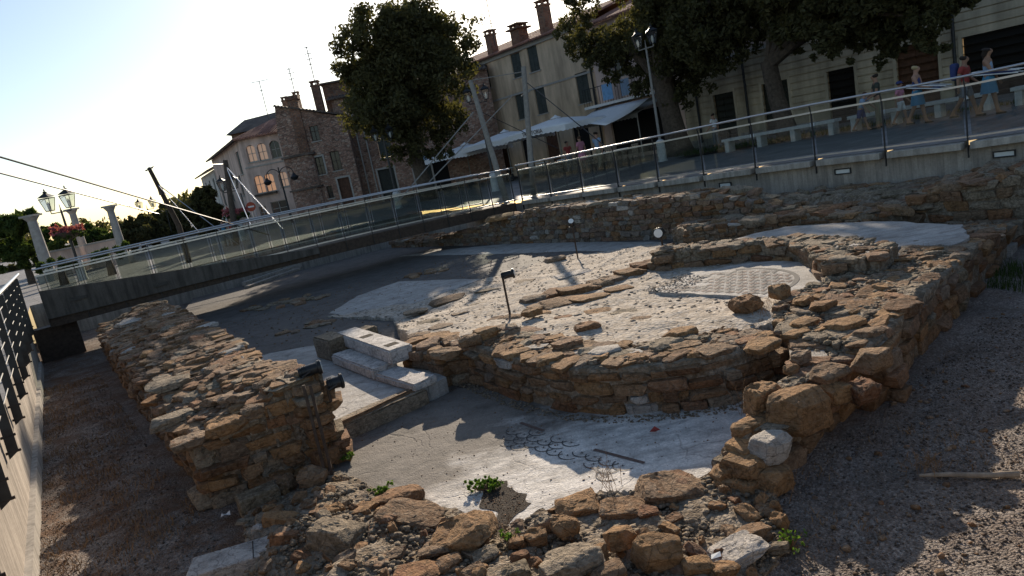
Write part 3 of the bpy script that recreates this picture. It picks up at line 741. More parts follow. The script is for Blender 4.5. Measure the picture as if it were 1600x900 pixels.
for a in [(1194, 622, 66, 60, -.68, 'ochre', .35, 12), (1248, 640, 92, 84, -.72, 'ochre', .5, 3), (1168, 672, 54, 42, -.82, 'ochre', .2, 5), (1206, 697, 66, 52, -.84, 'pale', .5, 7), (1150, 708, 44, 30, -.92, 'sand', .1, 1), (1138, 738, 60, 40, -1.0, 'ochre', .1, 9), (1212, 748, 62, 46, -1.0, 'ochre', .6, 11), (1180, 735, 44, 30, -1.0, 'grey', .3, 2), (1236, 578, 28, 18, -.6, 'ochre', .4, 4), (1250, 558, 34, 22, -.58, 'sand', .4, 6), (1296, 582, 62, 20, -.58, 'sand', .3, 8), (1350, 612, 52, 44, -.74, 'sand', .3, 10), (1366, 562, 60, 46, -.62, 'sand', .5, 13), (1304, 612, 54, 40, -.7, 'ochre', .5, 0),
          (1165, 474, 50, 30, -.52, 'rust', .1, 2), (1217, 456, 38, 26, -.5, 'ochre', .4, 4), (1254, 470, 34, 14, -.52, 'ochre', .5, 6), (1285, 478, 46, 18, -.54, 'rust', .5, 9), (1320, 505, 60, 16, -.56, 'ochre', .4, 3), (1255, 505, 44, 16, -.56, 'ochre', .4, 5), (1410, 480, 60, 22, -.56, 'sand', .5, 1), (1360, 520, 50, 18, -.57, 'sand', .4, 7)]:
    hero(S, *a[:6], yaw=a[6], var=a[7], tilt=(random.uniform(-.12, .12), random.uniform(-.12, .12)))
S.done(); chips('mortar_rubble', rpoly, rw_z, 7000, (.008, .10), 'grey', rw, .5, 3.2)

# --- far wall under the quay
fw = thing('far_ruin_wall', 'tall ragged stone and brick wall in the shade below the far concrete quay', 'ruin wall', UC(12, 12.2, GZ))
def fw_z(u, c):
    z = -.06 if u < 14.5 else -.06 - .14 * (u - 14.5)
    if u < 8.6: z = -.04 - .3 * (8.6 - u)
    return max(z, -.72) + .05 * fbm(u * 1.1, c * 1.5, 14, 4)
fpoly = [(6.2, 12.05), (22.6, 11.98), (22.6, 12.9), (6.2, 12.9)]
patch('mortar_core', fpoly, fw_z, .08, GZ, M['mortar'], fw, .04)
S = Stones(fw)
FM = [('farwall', 6), ('sand', 2), ('rust', .8), ('pale', .25)]
masonry(S, [(6.2, 11.9), (22.6, 11.86)], -1.0, lambda u, c: fw_z(u, c) + .03, side=1, depth=.26, ch=(.09, .15), ln=(.14, .36), mats=FM)
tops(S, fpoly, fw_z, 180, (.2, .5), (.06, .12), .2, YAW_U, .5, [('sand', 4), ('grey', 3), ('ochre', .5), ('pale', .3)], .12, .5)
for a in [(788, 338, 60, 10, -.15, 'ochre', .1), (612, 356, 16, 24, -.35, 'grey', .3), (905, 338, 22, 14, -.35, 'pale', 0), (940, 340, 28, 16, -.4, 'pale', 0)]: hero(S, *a[:6], yaw=a[6])
S.done()
# --- low rubble band along the quay, right half
rb = thing('low_rubble_band', 'low spread of dark rubble stones between the shaded blue mosaic and the quay wall', 'ruin wall', UC(6, 12.5, GZ))
def rb_z(u, c): return -.52 + .06 * fbm(u * .9, c * .9, 22, 4) + (.1 if c > 12.8 else 0)
bpoly = [(8.9, 11.0), (8.2, 12.9), (8.2, 14.0), (3.0, 14.0), (3.3, 12.6), (4.8, 11.9), (5.0, 11.35), (6.4, 11.5), (7.2, 11.25), (8.3, 10.65)]
patch('mortar_core', bpoly, rb_z, .08, GZ, M['mortar'], rb, .06)
S = Stones(rb); tops(S, bpoly, rb_z, 110, (.2, .55), (.07, .16), .26, YAW_U, .5, [('sand', 5), ('grey', 3), ('rust', .7)], .1, .58)
masonry(S, [(8.3, 10.6), (7.2, 11.2), (6.4, 11.45), (5.0, 11.3), (4.9, 11.9)], -.75, lambda u, c: rb_z(u, c) + .03, side=-1, depth=.25, ch=(.07, .1), ln=(.15, .4))
S.done(); chips('mortar_rubble', bpoly, rb_z, 900, (.02, .08), 'grey', rb)
# --- taller block at the right edge
tb = thing('corner_ruin_block', 'chunky remnant of a thick rubble wall at the right edge below the quay', 'ruin wall', UC(4, 12.6, GZ))
def tb_z(u, c): return -.22 - .2 * max(0, u - 4.1) + .06 * fbm(u * 1.4, c * 1.4, 31, 4)
tpoly = [(4.75, 12.0), (4.6, 13.6), (2.2, 13.9), (2.6, 12.0)]
patch('mortar_core', tpoly, tb_z, .07, GZ, M['mortar'], tb, .06)
S = Stones(tb)
masonry(S, [(4.85, 13.6), (4.85, 11.9), (2.5, 11.9)], -.95, lambda u, c: tb_z(u, c) + .03, side=-1, depth=.3, ch=(.1, .18), ln=(.2, .45), mats=[('sand', 4), ('grey', 2), ('rust', .6)])
tops(S, tpoly, tb_z, 70, (.2, .5), (.07, .15), .2, YAW_C, .6, [('sand', 4), ('grey', 2), ('rust', .5)], .12, .5)
S.done(); chips('mortar_rubble', tpoly, tb_z, 700, (.015, .07), 'grey', tb)

# --- low broken wall across the foreground
fg = thing('front_ruin_wall', 'broken low wall of loose ochre boulders and mortar across the foreground', 'ruin wall', UC(4, 1.9, GZ))
fg_pts = [(6.3, 1.5, -1.05), (6.1, 2.4, -1.08), (5.5, 1.6, -.95), (5.3, 2.2, -1.03), (5.0, 1.3, -.86), (4.5, 1.8, -.88), (4.6, 2.3, -1.05), (4.1, 1.3, -.86), (3.9, 2.1, -.98), (3.4, 1.8, -.9), (3.6, 2.7, -1.0), (3.0, 2.5, -.98), (3.0, 3.4, -1.03), (2.6, 3.2, -1.05), (2.5, 2.4, -.96), (2.6, 1.6, -.9), (2.2, 3.2, -1.08), (3.0, 1.0, -.9), (4.4, .9, -1.0), (5.3, .9, -1.05)]
fg_z = idw(fg_pts, 3)
_e = [P(x, y, -1.07) for x, y in [(540, 742), (600, 782), (660, 785), (705, 800), (755, 842), (800, 838), (850, 815), (905, 788), (960, 782), (1005, 778), (1060, 760), (1105, 752)]]
gpoly = [(6.3, 1.3)] + [toUC(q.x, q.y) for q in _e] + [(3.0, 3.9), (2.55, 3.8), (2.2, 3.3), (2.1, 2.4), (2.2, 1.4), (2.6, .7), (4.4, .7), (5.4, 1.0)]
patch('mortar_core', gpoly, fg_z, .035, GZ - .05, M['mortar'], fg, .05)
hr_ = thing('hall_rubble', 'dark broken earth and stone ridges on the shaded hall floor', 'rubble', P(470, 505, -.95)); HS = Stones(hr_)
for x0, y0, x1, y1 in [(436, 522, 520, 498), (372, 486, 470, 470), (440, 470, 510, 462), (640, 432, 700, 420)]:
    for k in range(16):
        f_ = random.random(); x, y = x0 + (x1 - x0) * f_ + random.uniform(-6, 6), y0 + (y1 - y0) * f_ + random.uniform(-4, 4); hero(HS, x, y, random.uniform(10, 30), random.uniform(3, 8), -.94, random.choice(['sand', 'grey', 'sand']), random.uniform(0, 3), kind='slab')
HS.done()
S = Stones(fg)
HL = [(524, 836, 100, 66, -.83, 'grey', -.25, 0), (452, 851, 62, 66, -.9, 'rust', .1, 1), (478, 880, 56, 60, -.94, 'rust', -.2, 3), (440, 812, 54, 36, -.92, 'ochre', -.2, 5), (437, 757, 50, 40, -.95, 'sand', .0, 2), (488, 744, 50, 34, -.9, 'sand', .0, 4),
      (565, 797, 56, 18, -.9, 'ochre', -.3, 6), (622, 777, 92, 34, -.94, 'rust', -.5, 8), (645, 806, 104, 30, -.88, 'sand', -.5, 10), (723, 834, 116, 52, -.84, 'ochre', -.2, 12), (900, 790, 78, 30, -.93, 'ochre', .1, 0), (851, 818, 36, 34, -.9, 'grey', .2, 2), (882, 823, 52, 40, -.88, 'ochre', .3, 4), (837, 840, 40, 34, -.88, 'ochre', 0, 6), (893, 880, 116, 60, -.84, 'grey', .25, 8),
      (968, 840, 54, 50, -.84, 'ochre', .5, 1), (1030, 864, 80, 80, -.86, 'ochre', .1, 3), (975, 796, 78, 30, -.95, 'sand', .1, 10), (1050, 762, 120, 40, -.98, 'sand', .1, 12), (1088, 886, 52, 40, -.92, 'ochre', .2, 5), (1130, 890, 58, 28, -.95, 'ochre', .3, 7), (1152, 859, 98, 30, -.99, 'pale', .05, 2), (1200, 797, 46, 24, -1.03, 'sand', .2, 4), (937, 868, 32, 50, -.85, 'ochre', .8, 9), (813, 870, 34, 24, -.86, 'rust', .4, 11), (805, 892, 50, 30, -.85, 'grey', .1, 0), (808, 848, 34, 26, -.88, 'ochre', .1, 13),
      (650, 894, 84, 22, -.85, 'rust', -.1, 12), (585, 880, 70, 30, -.88, 'sand', -.3, 6), (700, 880, 50, 20, -.86, 'sand', .2, 4), (760, 868, 44, 22, -.86, 'grey', .2, 10), (740, 895, 46, 20, -.85, 'sand', .4, 2), (1175, 830, 60, 20, -1.0, 'sand', .2, 1), (1010, 800, 40, 16, -.95, 'sand', .3, 9), (545, 868, 70, 34, -.9, 'sand', -.3, 11), (950, 898, 60, 36, -.84, 'sand', .3, 5), (505, 800, 46, 24, -.95, 'sand', -.2, 13), (600, 830, 60, 22, -.88, 'sand', -.4, 3), (680, 858, 60, 22, -.86, 'sand', -.3, 8)]
for x, y, wd, hh, z, m_, yw, v_ in HL:
    hero(S, x, y, wd * .95, hh * .82, z - .03, m_, yw + random.uniform(-.25, .25), (random.uniform(-.24, .24), random.uniform(-.24, .24)), .75, None, v_)
tops(S, gpoly, fg_z, 190, (.05, .17), (.03, .08), .11, YAW_U, .8, MIX, .2, .3)
S.done(); chips('mortar_rubble', gpoly, fg_z, 11000, (.005, .07), 'grey', fg, .6, 3.2)

# --- squared blocks lying left front
t = thing('squared_stone_slab', 'pale squared slab with a cracked end lying on the gravel at the bottom left', 'stone block', P(352, 885, GZ))
m = MB(); p = P(365, 878, -1.0); m.box(p, (.62, .3, .12), Matrix.Rotation(rad(12), 3, 'Z')); m.build('slab', M['pale'], t, bevel=.012)
m = MB(); m.box(p + Vector((.16, .02, .062)), (.006, .27, .004), Matrix.Rotation(rad(20), 3, 'Z')); m.build('crack', M['soil'], t)
t = thing('grey_worked_block', 'grey squared stone block with a smooth top at the foot of the left wall', 'stone block', P(405, 785, GZ))
m = MB(); m.box(P(405, 782, -1.0), (.36, .22, .2), Matrix.Rotation(rad(30), 3, 'Z')); m.build('block', M['grey'], t, bevel=.02)

# ================================================================== floors
def sheet(name, pts, z, th, mat, label=None, cat='floor', kind='structure', wob=.05, n=10):
    """flat floor piece with a worn outline; pts in (u, c)"""
    out = []
    for i in range(len(pts)):
        a, b = pts[i], pts[(i + 1) % len(pts)]
        for k in range(n):
            s_ = k / n; u = a[0] + (b[0] - a[0]) * s_; c = a[1] + (b[1] - a[1]) * s_
            u += wob * fbm(u * 2.5, c * 2.5, 41, 3); c += wob * fbm(u * 2.5, c * 2.5, 77, 3); out.append((u, c))
    m = MB(); m.prism([tuple(UC(u, c))[:2] for u, c in out], z - th, z); me = m.mesh(name)
    bm = bmesh.new(); bm.from_mesh(me); bmesh.ops.triangulate(bm, faces=[f for f in bm.faces if len(f.verts) > 4]); bm.to_mesh(me); bm.free()
    o = obj(name, me, mat); return tag(o, kind=kind)
def uc(x, y, z): p = P(x, y, z); return toUC(p.x, p.y)
sheet('front_mosaic_floor', [(6.85, 2.42), (6.95, 4.1), (6.0, 4.6), (4.0, 5.8), (3.5, 5.2), (3.15, 4.0), (3.2, 2.6), (4.2, 1.7), (5.3, 1.7), (6.2, 1.9)], -1.075, .06, M['mosaic'], wob=.03)
sheet('corridor_floor', [(6.95, 2.35), (7.0, 4.0), (8.0, 4.2), (10.9, 4.1), (11.6, 3.4), (11.6, 2.6)], -.9, .2, M['white_mosaic'])
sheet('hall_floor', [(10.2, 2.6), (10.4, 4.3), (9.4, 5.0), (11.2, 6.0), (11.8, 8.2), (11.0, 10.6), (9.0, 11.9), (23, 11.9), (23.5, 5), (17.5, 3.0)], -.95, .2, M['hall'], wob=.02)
sheet('hall_mosaic_patch', [uc(*q, -.945) for q in [(515, 489), (560, 462), (622, 440), (700, 437), (752, 436), (700, 456), (650, 478), (610, 492), (560, 497)]], -.943, .02, M['white_mosaic'])
sheet('hall_tile_strip', [uc(*q, -.944) for q in [(625, 400), (690, 391), (800, 380), (940, 378), (1035, 378), (1020, 392), (900, 392), (800, 396), (720, 398)]], -.942, .02, M['white_mosaic'])
sheet('side_mosaic_floor', [uc(*q, -.58) for q in [(1140, 376), (1185, 364), (1230, 354), (1300, 348), (1380, 345), (1500, 351), (1512, 372), (1485, 384), (1380, 384), (1250, 381), (1180, 381)]], -.58, .45, M['white_mosaic'], wob=.1)
# round mosaic in the apse
RC = uc(1132, 446, -.65)
rm = thing('round_mosaic_floor', 'round mosaic floor with rows of dark bow-tie shapes on cream, ringed by a dark band', 'mosaic', UC(RC[0], RC[1], -.66))
mm = MB(); pol = [(RC[0] + (1.32 + .1 * fbm(3 * math.cos(t_), 3 * math.sin(t_), 4, 3)) * (1 if math.cos(t_) < 0 else .74 + .3 * fbm(5 * math.sin(t_), 1.3, 8, 4)) * math.cos(t_) * (1 if math.cos(t_) < 0 else .9), RC[1] + 1.32 * math.sin(t_)) for t_ in [2 * math.pi * i / 90 for i in range(90)]]
# straight broken edge towards the viewer
pol = [(u, max(c, RC[1] - .42 + .05 * fbm(u * 4, 2, 1, 4))) for u, c in pol]
mm.prism([tuple(UC(u, c))[:2] for u, c in pol], -.74, -.652); mm.build('floor_slab', M['white_mosaic'], rm)
ring = MB()
for i in range(60):
    t0, t1 = 2 * math.pi * i / 60, 2 * math.pi * (i + 1) / 60
    q = [(RC[0] + r_ * math.cos(t_), RC[1] + r_ * math.sin(t_)) for r_, t_ in ((.86, t0), (.92, t0), (.92, t1), (.86, t1))]
    if min(c for u, c in q) > RC[1] - .36 and math.cos(t0) < .45: ring.add([UC(u, c, -.648) for u, c in q], [(0, 1, 2, 3)])
ring.build('dark_band', M['dark_tess'], rm)
bt = MB(); bl = MB(); step = .175
for i in range(-6, 7):
    for k in range(-6, 7):
        u, c = i * step + (.5 * step if k % 2 else 0) + random.uniform(-.008, .008), k * step * .8 + random.uniform(-.006, .006)
        if math.hypot(u, c) > .8 or c < -.34 or (u > .35 and random.random() < (u - .2)): continue
        for s_ in (-1, 1):
            a = [(u, c), (u + s_ * .075, c - .055), (u + s_ * .075, c + .055)]
            (bt if (i + k) % 3 else bl).add([UC(RC[0] + x, RC[1] + y, -.648) for x, y in a], [(0, 1, 2)])
        d = .02; cc_ = c + step * .4
        bl.add([UC(RC[0] + x, RC[1] + y, -.6475) for x, y in [(u - .075, cc_ - .006), (u + .075, cc_ - .006), (u + .075, cc_ + .006), (u - .075, cc_ + .006)]], [(0, 1, 2, 3)])
lp = [(RC[0] + .35, RC[1] - .4), (RC[0] + 1.1, RC[1] - .45), (RC[0] + 1.1, RC[1] + .5), (RC[0] + .55, RC[1] + .4)]
chips('earth_crumbs', lp, lambda u, c: -.652, 700, (.008, .04), 'earthchip', rm, .4, 2.5)
tag(bt.build('brown_tesserae', M['brown_tess'], rm), kind='stuff'); tag(bl.build('dark_tesserae', M['dark_tess'], rm), kind='stuff')
# fish-scale mosaic on the front floor
fs = thing('fish_scale_mosaic', 'faded fish-scale mosaic in thin dark lines on the shaded front floor', 'mosaic', P(870, 700, -1.07))
ZF = -1.0705
def arc_ribbon(mb, cu, cc, r, t0, t1, wd):
    n = 9
    for i in range(n):
        a, b = t0 + (t1 - t0) * i / n, t0 + (t1 - t0) * (i + 1) / n
        mb.add([UC(cu + q * math.cos(t_), cc + q * math.sin(t_), ZF) for q, t_ in ((r, a), (r + wd, a), (r + wd, b), (r, b))], [(0, 1, 2, 3)])
sc = MB(); cr = MB(); rs = .16
for i in range(11):
    for k in range(6):
        u = 3.72 + i * rs + (rs * .5 if k % 2 else 0); c = 3.34 + k * rs * .62
        fade = 1.0 if 3.75 < u < 5.32 else 0
        lo = 3.36 + .14 * abs(math.sin(u * 2.4 + .6))
        if not fade or c < lo or c > 3.80 or random.random() < .1: continue
        arc_ribbon(sc, u, c, rs * .62, math.pi * random.uniform(1.0, 1.15), math.pi * random.uniform(1.8, 2.0), .011)
        for a in (.7, 2.2):
            d = Vector((math.cos(a), math.sin(a))) * .018; e = Vector((-d.y, d.x)) * .18
            cr.add([UC(u + x, c - .03 + y, ZF) for x, y in [(-d.x - e.x, -d.y - e.y), (d.x - e.x, d.y - e.y), (d.x + e.x, d.y + e.y), (-d.x + e.x, -d.y + e.y)]], [(0, 1, 2, 3)])
tag(sc.build('scale_lines', M['dark_tess'], fs), kind='stuff'); tag(cr.build('cross_marks', M['dark_tess'], fs), kind='stuff')
for a, b in [((928, 702), (1007, 723)), ((813, 660), (850, 673))]:
    pa, pb = P(*a, ZF), P(*b, ZF); d = (pb - pa).normalized(); n_ = Vector((-d.y, d.x, 0)) * .018
    m = MB(); m.add([pa - n_, pb - n_, pb + n_, pa + n_], [(0, 1, 2, 3)]); m.build('border_strip', M['brown_tess'], fs)

# grit on the floors, thickest along the wall feet
ff = [(6.8, 2.6), (6.8, 4.0), (6.0, 4.5), (4.3, 5.3), (3.6, 5.0), (3.3, 4.0), (3.6, 3.0), (4.4, 2.5)]
tag(chips('floor_grit', ff, lambda u, c: -1.075, 900, (.004, .02), 'sand', None, .6, 3), 'fine grit strewn over the front mosaic floor', 'grit')
af = off_path(outer, -.02) + off_path(outer, -.17)[::-1]
tag(chips('wall_foot_dirt', af, lambda u, c: -1.074, 1500, (.006, .04), 'grey', None, .55, 3), 'dirt and crumbs gathered along the foot of the apse wall', 'grit')
hf = [(10.4, 3.0), (10.2, 4.6), (11.2, 6.2), (11.8, 8.3), (10.8, 10.6), (16.5, 11.6), (17, 3.3)]
tag(chips('hall_grit', hf, lambda u, c: -.95, 2200, (.008, .05), 'sand', None, .5, 3), 'crumbs of stone strewn over the shaded hall floor', 'grit')
# --- threshold beam and steps
def beam(x0, y0, x1, y1, z, wd, th, mat, name, label, cat='stone block', bev=.02, hollow=False):
    a, b = P(x0, y0, z), P(x1, y1, z); t = thing(name, label, cat, (a + b) / 2 - Vector((0, 0, th)))
    m = MB(); d = (b - a).normalized(); n_ = Vector((-d.y, d.x, 0))
    m.bar(a + n_ * (wd / 2) - Vector((0, 0, th / 2)), b + n_ * (wd / 2) - Vector((0, 0, th / 2)), wd, th)
    me = m.mesh('block'); bm = bmesh.new(); bm.from_mesh(me)
    bmesh.ops.bevel(bm, geom=bm.edges[:], offset=bev, segments=2, affect='EDGES')
    bmesh.ops.subdivide_edges(bm, edges=[e for e in bm.edges if e.calc_length() > .25], cuts=6, use_grid_fill=True)
    for v in bm.verts: v.co += Vector((mn.noise(v.co * 5), mn.noise(v.co * 5 + Vector((9, 0, 0))), mn.noise(v.co * 5 + Vector((0, 9, 0))))) * .010
    bm.to_mesh(me); bm.free(); me.shade_smooth(); me.set_sharp_from_angle(angle=rad(35))
    o = obj('block', me, M[mat], t)
    if hollow:
        L = (b - a).length
        for s_ in (.42, .86):
            q = a + d * (L * s_) + n_ * (wd * .5)
            mm = MB(); mm.box(q + Vector((0, 0, -.012)), (.16, wd * .5, .03), Matrix.Rotation(math.atan2(d.y, d.x), 3, 'Z')); mm.build('socket_hole', M['soil'], t)
    return t
beam(530, 668, 668, 607, -.895, .3, .24, 'grey', 'threshold_beam', 'long rough grey threshold stone between the corridor floor and the front floor')
t = beam(533, 660, 655, 603, -.86, .06, .09, 'sand', 'threshold_lip', 'narrow raised dark stone lip along the top of the threshold')
beam(524, 520, 607, 549, -.56, .34, .19, 'marble', 'upper_step_block', 'long pale marble block with two sunken sockets, top of the steps', hollow=True)
beam(517, 554, 581, 578, -.745, .36, .15, 'marble', 'middle_step_block', 'smooth pale marble step below the socketed block')
beam(585, 584, 645, 601, -.80, .34, .1, 'marble', 'lower_step_block', 'pale marble step beside the broken pier, lowest of the flight')
beam(487, 527, 513, 533, -.57, .34, .34, 'grey', 'step_corner_block', 'grey weathered cube of stone at the far end of the steps')
beam(560, 520, 590, 508, -.62, .3, .26, 'grey', 'step_back_block', 'rough stone behind the socketed marble block')
for a in [(385, 440, 482, 408, -.8), (390, 446, 470, 418, -.87)]:
    beam(*a, .25, .14, 'pale', 'fallen_stone_beam', 'pale stone beam lying in the shade under the footbridge, ' + ('upper of two' if a[4] == -.8 else 'lower of two'))
# ================================================================== quay walls, railings, footbridge
def strip_wall(name, label, pts, z0, z1, th, mat, outward, cat='retaining wall'):
    """wall along (u, c) points; outward = unit (du, dc) of the visible face"""
    t = thing(name, label, cat, UC(*pts[0], z0)); m = MB()
    for a, b in zip(pts[:-1], pts[1:]):
        q = [a, b, (b[0] - outward[0] * th, b[1] - outward[1] * th), (a[0] - outward[0] * th, a[1] - outward[1] * th)]
        zz = z1 if not callable(z1) else None
        zt = [z1] * 4 if zz is not None else [z1(*a), z1(*b), z1(*b), z1(*a)]
        m.prism([tuple(UC(u, c))[:2] for u, c in q], [z0] * 4, zt)
    m.build('wall_face', M[mat], t); return t
# left wall of the dig
lq = strip_wall('left_quay_wall', 'long pale concrete retaining wall along the left edge of the dig', [(u, left_c(u)) for u in (.3, 7, 13, 19.5)], GZ - .2, -.012, .3, 'concrete', (0, 1))
m = MB(); 
for a, b in [(2, 7), (7, 13), (13, 18.6)]:
    m.bar(UC(a, left_c(a) + .03, GZ + .07), UC(b, left_c(b) + .03, GZ + .07), .06, .22)
m.build('footing', M['kerb'], lq)
strip_wall('near_quay_wall', 'concrete retaining wall below the near walkway', [(.3, -.83), (.3, 14.3)], GZ - .2, -.012, .3, 'concrete_plain', (1, 0))
strip_wall('end_quay_wall', 'concrete retaining wall closing the dig behind the footbridge', [(24.0, .86), (24.0, 14.3)], GZ - .2, -.012, .3, 'concrete_plain', (-1, 0))
# right quay wall with inset lights, ledge and kerb blocks
DC = 14.3
def dz(u): return plaza_z(u, 15)
rq = strip_wall('right_quay_wall', 'board-marked concrete retaining wall with small inset lights below the right promenade', [(.3, DC), (4, DC), (8, DC), (12, DC), (16, DC), (20, DC), (24, DC)], GZ - .2, lambda u, c: dz(u) - .13, .35, 'concrete', (0, -1))
m = MB()
m.bar(UC(.4, DC - .1, -.73), UC(11.5, DC - .1, -.73), .2, .2); m.build('footing_ledge', M['concrete_plain'], rq)
for u in [4.15 + 2.84 * i for i in range(-1, 6)]:
    z = dz(u) - .32
    m = MB()
    for du, dzz, w_, h_ in ((0, .05, .34, .022), (0, -.05, .34, .022), (-.16, 0, .022, .08), (.16, 0, .022, .08)):
        m.bar(UC(u + du - w_ / 2, DC - .016, z + dzz), UC(u + du + w_ / 2, DC - .016, z + dzz), .034, h_)
    o = m.build('light_frame', M['darksteel'], rq)
    m = MB(); m.bar(UC(u - .148, DC - .006, z), UC(u + .148, DC - .006, z), .012, .076); m.build('light_lens', M['lens'], rq)
PU = [3.25 + 1.42 * i for i in range(-2, 11)]
for a, b in zip(PU[:-1], PU[1:]):
    m = MB(); za, zb = dz(a), dz(b)
    m.bar(UC(a + .07, DC - .02, za - .075), UC(b - .07, DC - .02, zb - .075), .4, .13); m.build('kerb_block', M['kerb'], rq, bevel=.012)

def railing(t, path, zf, posts, out=(0, -1), top=1.14, glass=True, plate=False, mid=.16):
    """posts: list of (u, c); path is the same line; parts: post, glass_pane, mid_rail, handrail"""
    for u, c in posts:
        z = zf(u, c); m = MB(); o = Vector(UC(out[0], out[1])).normalized()
        b = UC(u, c, z - .3) + o * .03; e = UC(u, c, z + top - mid) + o * .0
        m.bar(b, e, .014, .05, up=o)
        m.bar(e - Vector((0, 0, .03)), UC(u, c, z + top - .02) + o * .05, .014, .035, up=o)
        m.build('post', M['darksteel'], t)
    for (u0, c0), (u1, c1) in zip(posts[:-1], posts[1:]):
        za, zb = zf(u0, c0), zf(u1, c1)
        if glass:
            m = MB(); d = Vector((u1 - u0, c1 - c0)).normalized() * .05
            m.bar(UC(u0 + d.x, c0 + d.y, za + .5 * (top - mid) + .05), UC(u1 - d.x, c1 - d.y, zb + .5 * (top - mid) + .05), .012, top - mid - .12)
            m.build('glass_pane', M['glass'], t)
        m = MB(); m.bar(UC(u0, c0, za + top - mid), UC(u1, c1, zb + top - mid), .03, .035); m.build('mid_rail', M['steel'], t)
        m = MB(); m.bar(UC(u0, c0, za + .075), UC(u1, c1, zb + .075), .04, .03); m.build('bottom_rail', M['steel'], t)
    o = UC(out[0], out[1]).normalized() * .05
    m = MB(); m.tube([UC(u, c, zf(u, c) + top) + o for u, c in posts], .023, 10); m.build('handrail', M['steel'], t, True)
rr = thing('promenade_railing', 'steel and glass railing with a round handrail along the right promenade', 'railing', UC(4, DC, .2))
railing(rr, None, lambda u, c: dz(u), [(u, DC - .06) for u in PU])

# left railing of flat steel fins
lr = thing('fin_railing', 'dark railing of tall flat steel fins on the left quay wall', 'railing', UC(10, left_c(10), 0))
LU = [2.0 + 1.51 * i for i in range(12)]
for u in LU:
    c = left_c(u); m = MB()
    m.hexa([UC(u - .012, c + .02, -.32), UC(u + .012, c + .02, -.32), UC(u + .012, c + .11, -.26), UC(u - .012, c + .11, -.26),
            UC(u - .012, c + .06, 1.03), UC(u + .012, c + .06, 1.03), UC(u + .012, c + .14, 1.0), UC(u - .012, c + .14, 1.0)])
    o = m.build('fin_post', M['darksteel'], lr)
    for zz in (-.26, -.1): m = MB(); m.tube([UC(u, c + .005, zz), UC(u, c + .13, zz)], .014, 6); m.build('bolt', M['rust_steel'], o)
for a, b in zip(LU[:-1], LU[1:]):
    for zz, dd in ((.12, .07), (.3, .072), (.48, .075), (.66, .08), (.84, .085)):
        m = MB(); m.tube([UC(a, left_c(a) + dd, zz), UC(b, left_c(b) + dd, zz)], .008, 5); m.build('wire', M['darksteel'], lr)
m = MB(); m.tube([UC(u, left_c(u) + .16, 1.08) for u in LU + [18.9]], .028, 10); m.build('handrail', M['steel'], lr, True)

# footbridge
BA, BB = (19.2, .95), (17.3, 13.75)
def br_pt(s_, off=0.0):   # off = across, away from viewer
    return BA[0] + (BB[0] - BA[0]) * s_ + off * .989, BA[1] + (BB[1] - BA[1]) * s_ + off * .147
def br_z(s_): return .02 + .08 * math.sin(math.pi * s_)
bt_ = thing('footbridge', 'low steel footbridge with glass railings crossing the dig in front of the houses', 'footbridge', UC(*BA, 0))
N = 16
m = MB()
for i in range(N):
    a, b = i / N, (i + 1) / N
    q = [br_pt(a, .1), br_pt(b, .1), br_pt(b, 2.1), br_pt(a, 2.1)]; z = [br_z(a), br_z(b), br_z(b), br_z(a)]
    m.prism([tuple(UC(u, c))[:2] for u, c in q], [k - .1 for k in z], z)
m.build('deck', M['darkwood'], bt_)
for off in (.02, 2.16):
    m = MB()
    for i in range(N):
        a, b = i / N, (i + 1) / N; m.bar(UC(*br_pt(a, off), br_z(a) - .16), UC(*br_pt(b, off), br_z(b) - .16), .08, .3)
    m.build('edge_girder', M['rust_steel'], bt_)
m = MB()
for i in range(N): 
    a, b = i / N, (i + 1) / N; m.bar(UC(*br_pt(a, 1.1), br_z(a) - .25), UC(*br_pt(b, 1.1), br_z(b) - .25), .5, .22)
m.build('under_beam', M['darksteel'], bt_)
# concrete upstand with two inset lights at the left end
m = MB(); 
for i in range(10):
    a, b = i * .05, (i + 1) * .05; ta, tb = .6 - 1.05 * a, .6 - 1.05 * b
    m.hexa([UC(*br_pt(a, -.12), -.08), UC(*br_pt(b, -.12), -.08), UC(*br_pt(b, .0), -.08), UC(*br_pt(a, .0), -.08), UC(*br_pt(a, -.12), ta), UC(*br_pt(b, -.12), tb), UC(*br_pt(b, .0), tb), UC(*br_pt(a, .0), ta)])
m.build('concrete_upstand', M['concrete_dark'], bt_)
for s_ in (.055, .19):
    m = MB(); m.bar(UC(*br_pt(s_ - .013, -.135), .3 - s_), UC(*br_pt(s_ + .013, -.135), .3 - s_), .03, .08); m.build('inset_light', M['darksteel'], bt_)
for off, nm in ((0.0, 'near'), (2.15, 'far')):
    rl = thing('bridge_railing', 'steel and glass railing on the ' + ('near side of the footbridge facing the dig' if nm == 'near' else 'far side of the footbridge towards the houses'), 'railing', UC(*br_pt(.5, off), 0))
    posts = [br_pt(i / 16, off) for i in range(17)]
    def bz(u, c): return br_z((c - BA[1]) / (BB[1] - BA[1]))
    railing(rl, None, bz, posts, out=(-1, -.15) if nm == 'near' else (1, .15), top=1.08)
# abutment at the right end
m = MB(); t = thing('bridge_abutment', 'concrete abutment carrying the right end of the footbridge', 'abutment', UC(17.6, 13.6, GZ))
m.prism([tuple(UC(u, c))[:2] for u, c in [(16.9, 13.2), (16.9, 14.28), (20, 14.28), (20, 13.6)]], GZ, -.33); m.build('block', M['concrete'], t)
m = MB(); t = thing('bridge_pier', 'dark steel pier under the left end of the footbridge', 'pier', UC(19.6, 1.3, GZ))
m.box(UC(19.8, 1.05, -.75), (.5, .9, .9), Matrix.Rotation(YAW_U, 3, 'Z')); m.build('pier_plate', M['rust_steel'], t)

